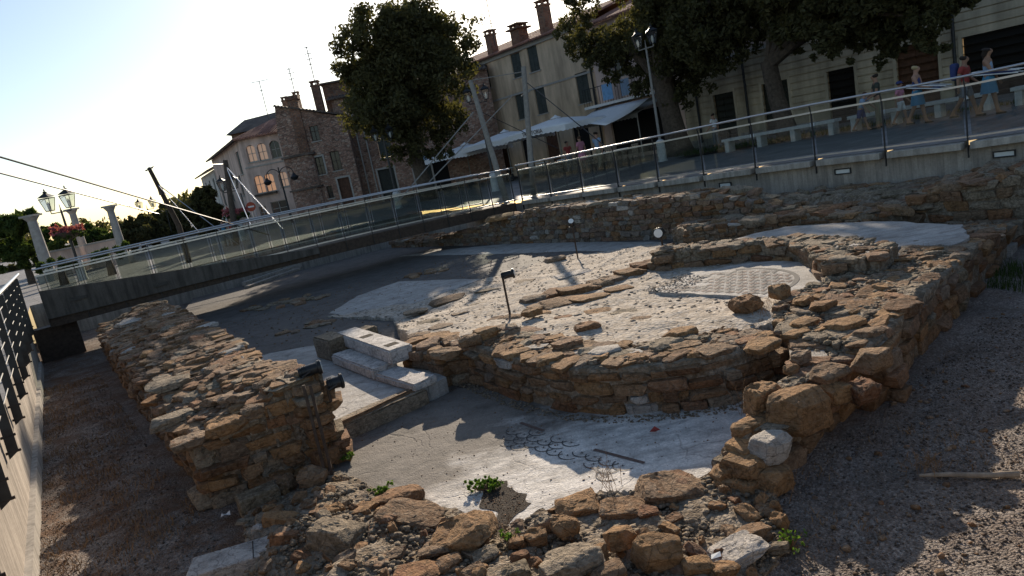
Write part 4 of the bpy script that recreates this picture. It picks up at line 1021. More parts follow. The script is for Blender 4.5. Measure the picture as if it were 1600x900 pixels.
# ------------------------------------------------------------------ masts and cables
def pole(name, label, cat, pts, r, mat, cap=True):
    t = thing(name, label, cat, pts[0]); m = MB(); m.tube(pts, r, 10); m.build('pole', M[mat], t, True); return t
def cable(label, a, b, r=.008, sag=.0, group='bridge stay cables', mat='blackplastic', n=8):
    pts = [Vector(a).lerp(Vector(b), i / n) - Vector((0, 0, sag * 4 * (i / n) * (1 - i / n))) for i in range(n + 1)]
    m = MB(); m.tube(pts, r, 5); o = m.build('stay_cable', M[mat]); tag(o, label, 'cable', group); return o
m1b, m1t = PY(279, 352, 21.5), PY(233, 263, 20.0)
t = pole('leaning_mast', 'dark leaning wooden mast behind the left half of the footbridge', 'mast', [m1b - Vector((0, 0, 1.2)), m1b, m1t], [.09, .085, .055], 'darkwood')
m = MB(); m.tube([m1t - Vector((.12, 0, .05)), m1t + Vector((.14, 0, .02))], .02, 6); m.build('cross_pin', M['darksteel'], t)
m = MB(); q = m1b.lerp(m1t, .62); m.box(q, (.09, .16, .22)); m.build('pulley_block', M['darkwood'], t)
m2b, m2t = PY(796, 330, 23.2), PY(735, 126, 23.8)
t = pole('grey_leaning_mast', 'pale grey mast leaning to the left at the right end of the footbridge', 'mast', [m2b - Vector((0, 0, .6)), m2b, m2t], [.115, .11, .075], 'mastwood')
m3b, m3t = PY(834, 310, 23.0), PY(818, 104, 23.2)
t3 = pole('upright_mast', 'pale grey upright mast with rope lashings in front of the awnings', 'mast', [m3b - Vector((0, 0, .6)), m3b, m3t], [.105, .10, .08], 'mastwood')
m = MB(); q = m3b.lerp(m3t, .8); m.tube([q - Vector((.16, .05, .06)), q, q + Vector((.16, -.04, .03))], .025, 6); m.build('rope_cleat', M['mastwood'], t3)
t4 = pole('dark_far_mast', 'dark upright wooden mast in front of the pink house', 'mast', [PY(358, 350, 30) - Vector((0, 0, 1.5)), PY(352, 250, 30)], [.14, .1], 'darkwood')
cable('upper thick black cable rising off the left edge', PY(-60, 228, 14), PY(420, 367, 21.2), .022)
cable('lower thick black cable at the left, just under the upper one', PY(-60, 255, 14.5), PY(250, 335, 20.5), .02)
cable('thin cable from the leaning dark mast to the pink house', m1t, PY(352, 256, 30), .012)
cable('pale stay from the leaning dark mast down to the footbridge, longest one', m1b.lerp(m1t, .75), PY(372, 382, 20.5), .014, mat='steel')
cable('pale stay from the leaning dark mast down to the footbridge, steeper one', m1b.lerp(m1t, .75), PY(310, 362, 20.3), .012, mat='steel')
cable('short vertical stay below the leaning dark mast', m1b.lerp(m1t, .6), PY(268, 362, 20.5), .01)
cable('white stay from the dark far mast down towards the footbridge', PY(353, 260, 30), PY(442, 358, 24), .02, mat='steel')
cable('white stay from the dark far mast straight down', PY(354, 262, 30), PY(392, 352, 24), .016, mat='steel')
cable('thick stay from the grey leaning mast down left to the footbridge', PY(740, 175, 23.6), PY(620, 318, 21.2), .02, mat='mastwood')
cable('stay crossing in front of the umbrellas down left to the footbridge', PY(800, 150, 23.4), PY(670, 285, 21.5), .018, mat='mastwood')
cable('cable joining the two grey mast heads', m2t, PY(818, 112, 23.2), .016, mat='mastwood')
cable('dark stay from the upright mast down right to the railing', PY(822, 128, 23.2), PY(945, 228, 20.4), .016)
cable('thin dark stay behind the grey leaning mast', PY(742, 170, 23.8), PY(872, 232, 23), .012)
# ================================================================== houses
class Facade:
    """vertical plane: pt(s, z, d): s metres along, z up, d metres behind the face"""
    def __init__(s, O, d): s.O = Vector((O[0], O[1], 0)); s.d = Vector((d[0], d[1], 0)).normalized(); s.n = Vector((s.d.y, -s.d.x, 0)); s.sg = 1
    def face(s, toward):
        if s.n.dot(Vector(toward) - s.O) < 0: s.n = -s.n
        return s
    def pt(s, a, z, dep=0.0): return s.O + s.d * a - s.n * dep + Vector((0, 0, z))
    def hit(s, x, y):
        d = Vector(ray(x, y)); o = Vector(CAMP); t = (s.O - o).dot(s.n) / d.dot(s.n); q = o + d * t
        return (q - s.O).dot(s.d), q.z
    def box(s, m, a0, a1, z0, z1, d0, d1):
        return m.hexa([s.pt(a0, z0, d0), s.pt(a1, z0, d0), s.pt(a1, z0, d1), s.pt(a0, z0, d1), s.pt(a0, z1, d0), s.pt(a1, z1, d0), s.pt(a1, z1, d1), s.pt(a0, z1, d1)])
    def wall(s, a0, a1, z0, z1, holes=(), reveal=.2, dep=0.0, arch=False):
        m = MB()
        hs = [h for h in holes if h[0] < a1 and h[1] > a0 and h[2] < z1 and h[3] > z0]
        xs = sorted({a0, a1} | {min(max(v, a0), a1) for h in hs for v in h[:2]}); zs = sorted({z0, z1} | {min(max(v, z0), z1) for h in hs for v in h[2:4]})
        for i in range(len(xs) - 1):
            for k in range(len(zs) - 1):
                cx, cz = (xs[i] + xs[i + 1]) / 2, (zs[k] + zs[k + 1]) / 2
                if any(h[0] < cx < h[1] and h[2] < cz < h[3] for h in hs): continue
                m.add([s.pt(xs[i], zs[k], dep), s.pt(xs[i + 1], zs[k], dep), s.pt(xs[i + 1], zs[k + 1], dep), s.pt(xs[i], zs[k + 1], dep)], [(0, 1, 2, 3)])
        for h in hs:
            b0, b1, y0, y1 = max(h[0], a0), min(h[1], a1), max(h[2], z0), min(h[3], z1)
            for p, q in (((b0, y0), (b0, y1)), ((b1, y1), (b1, y0)), ((b0, y1), (b1, y1)), ((b1, y0), (b0, y0))):
                m.add([s.pt(*p, dep), s.pt(*q, dep), s.pt(*q, dep + reveal), s.pt(*p, dep + reveal)], [(0, 1, 2, 3)])
        return m
    def window(s, par, h, kind='shutter', sill=True, trim=None, fm='trim'):
        a0, a1, z0, z1 = h[:4]; mid = (a0 + a1) / 2
        if kind == 'shutter':
            m = MB(); s.box(m, a0 + .01, a1 - .01, z0 + .01, z1 - .01, .17, .21); w_ = m.build('window', M['blackvoid'], par)
            for b0, b1 in ((a0 + .015, mid - .008), (mid + .008, a1 - .015)):
                m = MB(); s.box(m, b0, b1, z0 + .02, z1 - .02, .075, .11)
                n = 11
                for i in range(n):
                    zz = z0 + .08 + (z1 - z0 - .16) * (i + .5) / n; s.box(m, b0 + .05, b1 - .05, zz - .03, zz + .03, .055, .075)
                m.build('shutter', M['shutter'], w_)
        elif kind in ('pane', 'lit', 'litdim'):
            m = MB(); s.box(m, a0, a1, z0, z1, .16, .18); w_ = m.build('window', M['pane' if kind == 'pane' else kind], par)
            m = MB(); t_ = .05
            for q in ((a0, a0 + t_, z0, z1), (a1 - t_, a1, z0, z1), (a0, a1, z0, z0 + t_), (a0, a1, z1 - t_, z1), (mid - .02, mid + .02, z0, z1), (a0, a1, (z0 + z1) / 2 - .02, (z0 + z1) / 2 + .02)): s.box(m, *q, .12, .157)
            m.build('frame', M[fm], w_)
        else:
            m = MB(); s.box(m, a0, a1, z0, z1, .17, .21); w_ = m.build('door', M[kind], par)
            if kind != 'blackvoid':
                m = MB()
                for q in ((a0, mid - .01), (mid + .01, a1)):
                    for zz in ((.06, .45), (.5, .94)): s.box(m, q[0] + .08, q[1] - .08, z0 + (z1 - z0) * zz[0], z0 + (z1 - z0) * zz[1], .145, .169)
                m.build('door_panel', M[kind], w_)
        if sill and kind != 'door':
            m = MB(); s.box(m, a0 - .08, a1 + .08, z0 - .07, z0 - .002, -.06, .1); m.build('sill', M['trim'], w_)
        if trim:
            m = MB(); q = .12
            for r_ in ((a0 - q, a0 - .003, z0, z1 + q), (a1 + .003, a1 + q, z0, z1 + q), (a0 - .003, a1 + .003, z1 + .003, z1 + q)): s.box(m, *r_, -.03, .02)
            m.build('surround', M[trim], w_)
        return w_
    def arch_top(s, par, h, mat, r=None):   # half-round head that fills the corners of a square hole
        a0, a1, z0, z1 = h[:4]; R_ = (a1 - a0) / 2; cz = z1 - R_; cx = (a0 + a1) / 2; m = MB(); n = 8
        for sg in (-1, 1):
            pts = [(cx + sg * R_ * math.cos(math.pi / 2 * i / n), cz + R_ * math.sin(math.pi / 2 * i / n)) for i in range(n + 1)]
            for i in range(n):
                p, q = pts[i], pts[i + 1]
                m.hexa([s.pt(p[0], p[1], .003), s.pt(q[0], q[1], .003), s.pt(q[0], q[1], .16), s.pt(p[0], p[1], .16),
                        s.pt(cx + sg * R_, p[1], .003) if False else s.pt(p[0], z1, .003), s.pt(q[0], z1, .003), s.pt(q[0], z1, .16), s.pt(p[0], z1, .16)])
        m.build('arch_head', mat, par)
def hole(F, x, y, w_, h_, top=False):
    a, z = F.hit(x, y)
    return (a - w_ / 2, a + w_ / 2, z - h_, z) if top else (a - w_ / 2, a + w_ / 2, z - h_ / 2, z + h_ / 2)
def tiled_slope(par, name, p00, p10, p11, p01, mat, pitch=.22, th=.06):
    """roof plane from eave p00-p10 up to p01-p11 with rows of half-round tiles"""
    p00, p10, p11, p01 = map(Vector, (p00, p10, p11, p01)); n = (p10 - p00).cross(p01 - p00).normalized()
    if n.z < 0: n = -n
    m = MB(); m.hexa([p00 - n * th, p10 - n * th, p11 - n * th, p01 - n * th, p00, p10, p11, p01]); o = m.build(name, mat, par)
    k = max(2, int((p10 - p00).length / pitch)); m = MB()
    for i in range(k):
        s_ = (i + .5) / k; a = p00.lerp(p10, s_); b = p01.lerp(p11, s_)
        m.tube([a - n * .0, b - n * .0], pitch * .3, 6)
    tag(m.build('tile_rows', mat, o), kind='stuff'); return o
def antenna(label, base, h, arms, lean=0.0):
    t = thing('roof_antenna', label, 'antenna', base, 'roof antennas'); base = Vector(base)
    m = MB(); top = base + Vector((lean, 0, h)); m.tube([base - Vector((0, 0, .4)), top], .03, 5); m.build('mast_tube', M['darksteel'], t)
    m = MB()
    for f_, L in arms:
        q = base.lerp(top, f_); m.tube([q - Vector((L / 2, 0, 0)), q + Vector((L / 2, .1, .02))], .022, 4)
    m.build('aerial_bars', M['darksteel'], t)
def chimney(par, loc, w_, d_, h_, mat='brick', flare=False, yaw=0.0):
    R_ = Matrix.Rotation(yaw, 3, 'Z'); loc = Vector(loc); m = MB(); m.box(loc + Vector((0, 0, h_ / 2 - .3)), (w_, d_, h_ + .6), R_)
    o = m.build('chimney', M[mat], par); m = MB()
    m.box(loc + Vector((0, 0, h_ + .05)), (w_ * (1.5 if flare else 1.2), d_ * (1.5 if flare else 1.2), .1), R_)
    for i in (-1, 1):
        for k in (-1, 1): m.box(loc + R_ @ Vector((i * w_ * .4, k * d_ * .4, h_ + .19)), (w_ * .2, d_ * .2, .18), R_)
    m.box(loc + Vector((0, 0, h_ + .32)), (w_ * 1.25, d_ * 1.25, .08), R_)
    m.build('chimney_cap', M[mat], o)

FC = 30.0
FR = Facade(UC(0, FC), (AX[0], AX[1])).face((0, 0, 0))     # s equals u
def u_at(x, y): return FR.hit(x, y)[0]
# --- ochre restaurant house
uA0, uA1 = u_at(931, 130), u_at(688, 200)
ha = thing('ochre_house', 'faded ochre three-storey house with grey shutters behind the white umbrellas', 'house', FR.pt(uA0, 0))
holesA = [hole(FR, *q) for q in [(758, 121, .95, 1.5), (807, 102, .95, 1.5), (833, 92, .95, 1.5), (767, 179, .95, 1.6), (814, 165, .95, 1.7), (845, 156, .95, 1.7), (911, 137, 1.0, 1.75)]]
dA = [(uA0 + 1.2, uA0 + 2.6, .1, 2.4), (uA0 + 4.0, uA0 + 5.2, .1, 2.4), (uA0 + 6.6, uA0 + 7.6, .1, 2.3), (uA0 + 9, uA0 + 10.2, .1, 2.3), (uA0 + 11.6, uA0 + 12.6, .1, 2.3)]
FR.wall(uA0, uA1, -.2, 8.05, holesA + dA).build('wall', M['ochre_stucco'], ha)
for h in holesA: FR.window(ha, h)
for i, h in enumerate(dA): FR.window(ha, h, ['blackvoid', 'browndoor', 'blackvoid', 'browndoor', 'blackvoid'][i], False)
m = MB(); FR.box(m, uA0, uA1, 5.15, 5.27, -.05, .02); FR.box(m, uA0, uA1, 7.72, 7.98, -.12, .02); m.build('string_course', M['trim'], ha)
m = MB()
for (a, b) in ((uA1, 9), (uA0, 9)):
    m = MB(); m.add([FR.pt(a, -.2, 0), FR.pt(a, -.2, b), FR.pt(a, 8.05, b), FR.pt(a, 8.05, 0)], [(0, 1, 2, 3)]); m.build('side_wall', M['ochre_stucco'], ha)
m = MB(); m.add([FR.pt(uA0, -.2, 9), FR.pt(uA1, -.2, 9), FR.pt(uA1, 8.05, 9), FR.pt(uA0, 8.05, 9)], [(0, 1, 2, 3)])
m.build('back_wall', M['ochre_stucco'], ha)
rf = tiled_slope(ha, 'roof', FR.pt(uA0 - .2, 8.0, -.45), FR.pt(uA1 + .3, 8.0, -.45), FR.pt(uA1 + .3, 9.5, 4.5), FR.pt(uA0 - .2, 9.5, 4.5), M['roof'])
tiled_slope(ha, 'roof', FR.pt(uA0 - .2, 8.0, 9.4), FR.pt(uA1 + .3, 8.0, 9.4), FR.pt(uA1 + .3, 9.5, 4.5), FR.pt(uA0 - .2, 9.5, 4.5), M['roof'])
for x, y, w_, h_, fl in [(764, 84, .55, 1.15, False), (806, 66, .8, .8, True), (847, 48, .6, 1.5, False)]:
    a, z = FR.hit(x, y); q = FR.pt(a, 8.25, .4); chimney(ha, q, w_, w_, max(.5, h_), 'brick', fl, YAW_U)
m = MB(); a, z = FR.hit(928, 130); m.tube([FR.pt(a, .1, -.1), FR.pt(a, 7.9, -.1)], .055, 8); m.build('downpipe', M['castiron'], ha, True)
# --- balcony house with the trattoria
uB0 = u_at(1062, 120)
hb = thing('balcony_house', 'narrow plastered house with a laundry balcony above the trattoria awning', 'house', FR.pt(uB0, 0))
hB = [hole(FR, 965, 92, 1.0, 2.0), hole(FR, 1010, 78, 1.0, 2.0), (uB0 + .5, uA0 - .6, .2, 2.45)]
FR.wall(uB0, uA0 - .02, -.2, 7.6, hB).build('wall', M['pink_stucco'], hb)
FR.window(hb, hB[0], 'pane', False, 'trim'); FR.window(hb, hB[1], 'pane', False, 'trim'); FR.window(hb, hB[2], 'blackvoid', False)
tiled_slope(hb, 'roof', FR.pt(uB0, 7.6, -.4), FR.pt(uA0, 7.6, -.4), FR.pt(uA0, 9.1, 4.5), FR.pt(uB0, 9.1, 4.5), M['roof'])
a0, a1 = u_at(1035, 130) , u_at(931, 160); zb = 3.25
m = MB(); FR.box(m, a0, a1, zb - .14, zb, -1.0, .02); bal = m.build('balcony', M['white_paint'], hb)
m = MB()
for i in range(25):
    s_ = a0 + (a1 - a0) * i / 24; m.tube([FR.pt(s_, zb, -.95), FR.pt(s_, zb + .95, -.95)], .012, 4)
m.tube([FR.pt(a0, zb + .95, -.95), FR.pt(a1, zb + .95, -.95)], .025, 6); m.build('balustrade', M['castiron'], bal)
for x, w_, lab, mt in [(966, .75, 'pale blue towel hanging on the balcony, left one', 'bluecloth'), (995, .6, 'striped blue towel hanging on the balcony, right one', 'cl_light')]:
    s_ = FR.hit(x, 128)[0]; m = MB(); n = 8
    for i in range(n):
        a_, b_ = s_ - w_ / 2 + w_ * i / n, s_ - w_ / 2 + w_ * (i + 1) / n
        da, db = -1.0 - .03 * math.sin(i * 1.9), -1.0 - .03 * math.sin((i + 1) * 1.9)
        m.hexa([FR.pt(a_, zb + .12, da), FR.pt(b_, zb + .12, db), FR.pt(b_, zb + .12, db + .015), FR.pt(a_, zb + .12, da + .015), FR.pt(a_, zb + .98, -1.0), FR.pt(b_, zb + .98, -1.0), FR.pt(b_, zb + .98, -.985), FR.pt(a_, zb + .98, -.985)])
    tag(m.build('hanging_towel', M[mt]), lab, 'towel', 'laundry on the balcony')
# --- rusticated long house
uC0 = -30.0
hc = thing('banded_house', 'long cream house with grooved stone bands on its ground floor behind the promenade trees', 'house', FR.pt(8, 0))
dC = [hole(FR, 1129, 146, 1.15, 2.4, True), hole(FR, 1209, 128, 1.3, 2.4, True), hole(FR, 1312, 108, 1.15, 2.5, True), hole(FR, 1430, 68, 1.5, 2.5, True), hole(FR, 1578, 42, 3.0, 2.75, True)]
for k in range(2): dC.append((-6.5 - 6 * k, -5 - 6 * k, .1, 2.5))
ZB, BH = .35, .3
FR.wall(uC0, uB0 - .02, -.2, ZB, dC, .23, -.0).build('plinth', M['concrete_plain'], hc)
for k in range(12):
    z0 = ZB + k * BH; o = FR.wall(uC0, uB0 - .02, z0 + .02, z0 + BH - .02, dC, .23).build('stone_band', M['cream_stucco'], hc)
FR.wall(uC0, uB0 - .02, ZB, ZB + 12 * BH, dC, .2, .07).build('groove_backing', M['cream_stucco'], hc)
ZT = ZB + 12 * BH
up = [(s_, s_ + 1.1, 4.9, 6.8) for s_ in [uB0 - 3 - 3.1 * i for i in range(12)]]
FR.wall(uC0, uB0 - .02, ZT, 8.6, up).build('wall', M['pink_stucco'], hc)
for h in up: FR.window(hc, h)
m = MB(); FR.box(m, uC0, uB0 - .02, ZT - .01, ZT + .14, -.08, .02); FR.box(m, uC0, uB0 - .02, 8.35, 8.6, -.25, .02); m.build('string_course', M['trim'], hc)
for i, h in enumerate(dC): FR.window(hc, h, ['darkdoor', 'darkdoor', 'blackvoid', 'browndoor', 'blackvoid', 'browndoor', 'browndoor'][i], False, 'cream_stucco')
tiled_slope(hc, 'roof', FR.pt(uC0, 8.6, -.5), FR.pt(uB0, 8.6, -.5), FR.pt(uB0, 10.2, 5), FR.pt(uC0, 10.2, 5), M['roof'], .3)
m = MB(); m.add([FR.pt(uB0, -.2, 0), FR.pt(uB0, -.2, 10), FR.pt(uB0, 8.6, 10), FR.pt(uB0, 8.6, 0)], [(0, 1, 2, 3)]); m.build('side_wall', M['cream_stucco'], hc); m = MB(); m.add([FR.pt(uC0, -.2, 0), FR.pt(uC0, -.2, 10), FR.pt(uC0, 8.6, 10), FR.pt(uC0, 8.6, 0)], [(0, 1, 2, 3)]); m.build('side_wall', M['cream_stucco'], hc)
for x in (1160, 1081, 1493):
    a = FR.hit(x, 90)[0]; m = MB(); m.tube([FR.pt(a, .2, -.09), FR.pt(a, 8.4, -.09)], .06, 8); m.build('downpipe', M['castiron'], hc, True)

# --- awning with its lettering
def text_part(par, body, size, Mx, mat):
    cu = bpy.data.curves.new('lettering', 'FONT'); cu.body = body; cu.size = size; cu.align_x = 'CENTER'; cu.extrude = .004
    tmp = bpy.data.objects.new('tmp_text', cu); COL.objects.link(tmp); dg = bpy.context.evaluated_depsgraph_get(); dg.update()
    me = bpy.data.meshes.new_from_object(tmp.evaluated_get(dg)); bpy.data.objects.remove(tmp)
    return obj('lettering', me, M[mat], par, Mx)
def text_frame(F, s_, z, dep, flip=-1, slope=0.0):
    x = F.d * flip; zv = Vector((0, 0, 1)); n_ = F.n
    up_ = (zv * math.cos(slope) - n_ * math.sin(slope)).normalized(); nn = x.cross(up_)
    return Matrix(((x.x, up_.x, nn.x, 0), (x.y, up_.y, nn.y, 0), (x.z, up_.z, nn.z, 0), (0, 0, 0, 1))), F.pt(s_, z, dep)
def flipdir(F):   # direction along the face that runs to the right as seen from the dig
    return 1 if F.d.cross(Vector((0, 0, 1))).dot(F.n) > 0 else -1
b0, b1 = u_at(1052, 160), u_at(955, 185)
aw = thing('trattoria_awning', 'grey canvas awning with brown TRATTORIA lettering below the balcony', 'awning', FR.pt((b0 + b1) / 2, 2.2, -2))
m = MB(); D_ = 2.9; n = 10
for i in range(n):
    p, q = b0 + (b1 - b0) * i / n, b0 + (b1 - b0) * (i + 1) / n
    m.hexa([FR.pt(p, 2.98, 0), FR.pt(q, 2.98, 0), FR.pt(q, 2.28, -D_), FR.pt(p, 2.28, -D_), FR.pt(p, 3.0, 0), FR.pt(q, 3.0, 0), FR.pt(q, 2.3, -D_), FR.pt(p, 2.3, -D_)])
m.build('canopy', M['greycanvas'], aw)
def valance(par, pfun, L, h_, mat, n=24):
    m = MB()
    for i in range(n):
        p, q = L * i / n, L * (i + 1) / n; dip = .05
        a, b = pfun(p, 0), pfun(q, 0); mid = pfun((p + q) / 2, 0); dn = Vector((0, 0, -h_)); nrm_ = (b - a).cross(dn).normalized() * .006
        m.add([a - nrm_, b - nrm_, b + dn - nrm_, mid + dn * (1 + dip / h_) - nrm_, a + dn - nrm_, a + nrm_, b + nrm_, b + dn + nrm_, mid + dn * (1 + dip / h_) + nrm_, a + dn + nrm_], [(0, 1, 2, 3, 4), (5, 6, 7, 8, 9), (2, 3, 8, 7), (3, 4, 9, 8)])
    return m.build('valance', mat, par)
valance(aw, lambda s_, z: FR.pt(b0 + s_, 2.29, -D_ - .012), b1 - b0, .18, M['greycanvas'], 18)
fl = flipdir(FR); R_, q = text_frame(FR, (b0 + b1) / 2 - .15, 2.42, -D_ + .42, fl, rad(75) * 0 + math.atan2(D_, .7) * .0)
# lettering lies on the sloping cloth
sl_ = math.atan2(.7, D_); upv = (FR.n * -math.cos(sl_) + Vector((0, 0, math.sin(sl_)))).normalized(); xv = FR.d * fl; nv = xv.cross(upv)
Mt = Matrix(((xv.x, upv.x, nv.x, 0), (xv.y, upv.y, nv.y, 0), (xv.z, upv.z, nv.z, 0), (0, 0, 0, 1)))
pp = FR.pt((b0 + b1) / 2, 3.0 - .7 * .86, -D_ * .86) + nv * .008
text_part(aw, 'TRATTORIA  ALLORO', .44, Matrix.Translation(pp) @ Mt, 'text')
m = MB()
for s_ in (b0 + .1, b1 - .1): m.tube([FR.pt(s_, .05, -D_ + .05), FR.pt(s_, 2.28, -D_ + .05)], .03, 6)
m.build('support_post', M['trim'], aw)

# --- market umbrellas
def umbrella(x, y, c, wu, wc, label, word=None, zp=2.98, ze=2.45):
    q = PC(x, y, c); u = toUC(q.x, q.y)[0]; zp = q.z; ze = zp - .52
    t = thing('market_umbrella', label, 'umbrella', UC(u, c, .1), 'white umbrellas of the trattoria')
    m = MB(); cor = [(u - wu / 2, c - wc / 2), (u + wu / 2, c - wc / 2), (u + wu / 2, c + wc / 2), (u - wu / 2, c + wc / 2)]
    N_ = 6; edge = []
    for i in range(4):
        a, b = cor[i], cor[(i + 1) % 4]
        for k in range(N_): edge.append((a[0] + (b[0] - a[0]) * k / N_, a[1] + (b[1] - a[1]) * k / N_, ze + .07 * math.sin(math.pi * k / N_)))
    rings = [1.0, .72, .42, .12]; base = []
    for r_ in rings:
        zz = zp - (zp - ze) * (r_ ** 1.15) * 1.0
        base.append([UC(u + (eu - u) * r_, c + (ec - c) * r_, zz + (ez - ze) * r_ - .05 * math.sin(math.pi * r_) * (1 if (j % N_) else 0)) for j, (eu, ec, ez) in enumerate(edge)])
    L = len(edge); vv = [p for rg in base for p in rg]; ff = [(i * L + j, i * L + (j + 1) % L, (i + 1) * L + (j + 1) % L, (i + 1) * L + j) for i in range(len(rings) - 1) for j in range(L)] + [tuple((len(rings) - 1) * L + j for j in range(L))]
    m.add(vv, ff); o = m.build('canopy', M['canvas'], t, True); md = o.modifiers.new('thick', 'SOLIDIFY'); md.thickness = .012
    m = MB(); m.lathe(UC(u, c, zp - .03), [(.3, 0), (.26, .05), (.08, .13), (.02, .18)], 10); m.build('cap', M['canvas'], t, True)
    for i in (0, 3):
        a, b = cor[i], cor[(i + 1) % 4]; LL = math.hypot(b[0] - a[0], b[1] - a[1])
        valance(t, lambda s_, z, a=a, b=b, LL=LL: UC(a[0] + (b[0] - a[0]) * s_ / LL, a[1] + (b[1] - a[1]) * s_ / LL, ze - .005 + .07 * math.sin(math.pi * s_ / LL)), LL, .24, M['canvas'], 14)
    if word:
        Fv = Facade(UC(0, c - wc / 2 - .012), (AX[0], AX[1])).face((0, 0, 0)); R_, q = text_frame(Fv, u - .1, ze - .14, .0, flipdir(Fv)); text_part(t, word, .3, Matrix.Translation(q + Fv.n * .012) @ R_, 'text')
    m = MB(); m.tube([UC(u, c, .1), UC(u, c, zp)], .035, 8); m.build('pole', M['mastwood'], t)
    m = MB(); m.lathe(UC(u, c, .05), [(.35, 0), (.35, .07), (.08, .12), (.05, .4)], 12); m.build('base', M['castiron'], t)
    m = MB()
    for a in cor: m.tube([UC(u, c, zp - .12), UC(u + (a[0] - u) * .97, c + (a[1] - c) * .97, ze - .005)], .014, 4)
    m.build('ribs', M['mastwood'], t)
umbrella(726, 226, 26.2, 5.2, 3.6, 'white market umbrella farthest left, by the big tree')
umbrella(788, 206, 26.0, 4.7, 3.6, 'white market umbrella in the middle, behind the upright mast')
umbrella(868, 184, 25.8, 5.2, 3.8, 'white market umbrella with TRATTORIA on its valance, nearest the grey awning', 'TRATTORIA')
# canvas bridging umbrella and house wall
t = thing('white_canvas_sheet', 'white canvas sheet stretched from the right-hand umbrella up to the house', 'awning', UC(25, 27, 2.2))
m = MB(); q0, q1, q2, q3 = PC(946, 196, 24.6), PC(890, 190, 27), PC(930, 172, 29.6), PC(1014, 153, 28.0)
for off in (0, .014):
    pass
n = 8; g = [[(q0.lerp(q3, i / n)).lerp(q1.lerp(q2, i / n), k / 4) - Vector((0, 0, .12 * math.sin(math.pi * i / n))) for k in range(5)] for i in range(n + 1)]
vv = [p for r_ in g for p in r_]; m.add(vv, [(i * 5 + k, i * 5 + k + 1, (i + 1) * 5 + k + 1, (i + 1) * 5 + k) for i in range(n) for k in range(4)])
o = m.build('canvas', M['canvas'], t, True); md = o.modifiers.new('thick', 'SOLIDIFY'); md.thickness = .012

# --- cafe tables and chairs on the terrace
def cafe_table():
    t = thing('cafe_table', 'x', 'table'); m = MB(); m.lathe((0, 0, .72), [(.36, 0), (.36, .03)], 16); m.build('table_top', M['white_paint'], t)
    m = MB(); m.tube([(0, 0, 0), (0, 0, .72)], .03, 8); m.build('leg', M['castiron'], t); m = MB(); m.lathe((0, 0, 0), [(.22, 0), (.22, .03), (.04, .06)], 12); m.build('foot', M['castiron'], t); return t
def cafe_chair():
    t = thing('cafe_chair', 'x', 'chair'); m = MB(); m.box((0, 0, .45), (.42, .42, .04)); m.build('seat', M['wood'], t)
    m = MB()
    for x in (-.14, 0, .14): m.box((x, .2, .68), (.08, .025, .4), Matrix.Rotation(-.12, 3, 'X'))
    m.box((0, .23, .88), (.42, .03, .07)); m.build('backrest', M['wood'], t)
    for x in (-.18, .18):
        for y in (-.18, .18): mm = MB(); mm.tube([(x, y, 0), (x * .95, y * .95, .44)], .016, 6); mm.build('leg', M['castiron'], t)
    return t
ct, cc = cafe_table(), cafe_chair(); first = [True, True]
spots = [(21.2, 23.4, 'nearest the tall lamp'), (23.2, 24.2, 'under the lettered umbrella'), (25.6, 24.0, 'between the lettered and the middle umbrella'), (28.0, 24.6, 'under the middle umbrella'), (31.2, 24.8, 'under the left umbrella')]
for i, (u, c, w_) in enumerate(spots):
    lab = 'round white cafe table ' + w_
    if i == 0: ct.location = UC(u, c, .06); ct['label'] = lab; ct['group'] = 'cafe tables'
    else: dup(ct, UC(u, c, .02), .3 * i, lab)
    for k, (du, dc, sd_) in enumerate([(.7, .1, 'left of'), (-.7, -.1, 'right of')]):
        lab2 = 'wooden cafe chair ' + sd_ + ' the table ' + w_; rz = YAW_U + (-math.pi / 2 if k == 0 else math.pi / 2) + .2 * i
        if i == 0 and k == 0: cc.location = UC(u + du, c + dc, .06); cc.rotation_euler = (0, 0, rz); cc['label'] = lab2; cc['group'] = 'cafe chairs'
        else: dup(cc, UC(u + du, c + dc, .02), rz, lab2)

# --- dark stone building behind the big tree
FD = Facade((-9.4, 47.5), (1, .0)).face((0, 0, 0))
hd = thing('shaded_stone_house', 'dark rubble-stone house in shade behind the big left tree', 'house', FD.pt(4, 0))
hD = [hole(FD, 601, 228, .9, 1.5), hole(FD, 541, 293, 1.0, 2.2, False), hole(FD, 608, 290, 1.1, 2.3), hole(FD, 663, 278, 1.2, 1.9), hole(FD, 630, 200, .9, 1.4), hole(FD, 690, 275, 1.1, 2.2)]
LD = 10.6
FD.wall(0, LD, -.2, 7.3, hD).build('wall', M['stonehouse'], hd)
for i, h in enumerate(hD): FD.window(hd, h, ['shutter', 'blackvoid', 'darkdoor', 'darkdoor', 'shutter', 'blackvoid'][i], i in (0, 4), 'trim' if i in (2, 3) else None)
for a in (0, LD): m = MB(); m.add([FD.pt(a, -.2, 0), FD.pt(a, -.2, 8), FD.pt(a, 7.3, 8), FD.pt(a, 7.3, 0)], [(0, 1, 2, 3)]); m.build('side_wall', M['stonehouse'], hd)
tiled_slope(hd, 'roof', FD.pt(-.2, 7.3, -.4), FD.pt(LD, 7.3, -.4), FD.pt(LD, 8.6, 4), FD.pt(-.2, 8.6, 4), M['darkroof'])
for x, y0, y1 in ((556, 205, 320), (569, 205, 290)):
    a = FD.hit(x, y0)[0]; m = MB(); m.tube([FD.pt(a, .3, -.08), FD.pt(a, 6.6, -.08)], .05, 8); m.build('downpipe', M['trim'], hd, True)
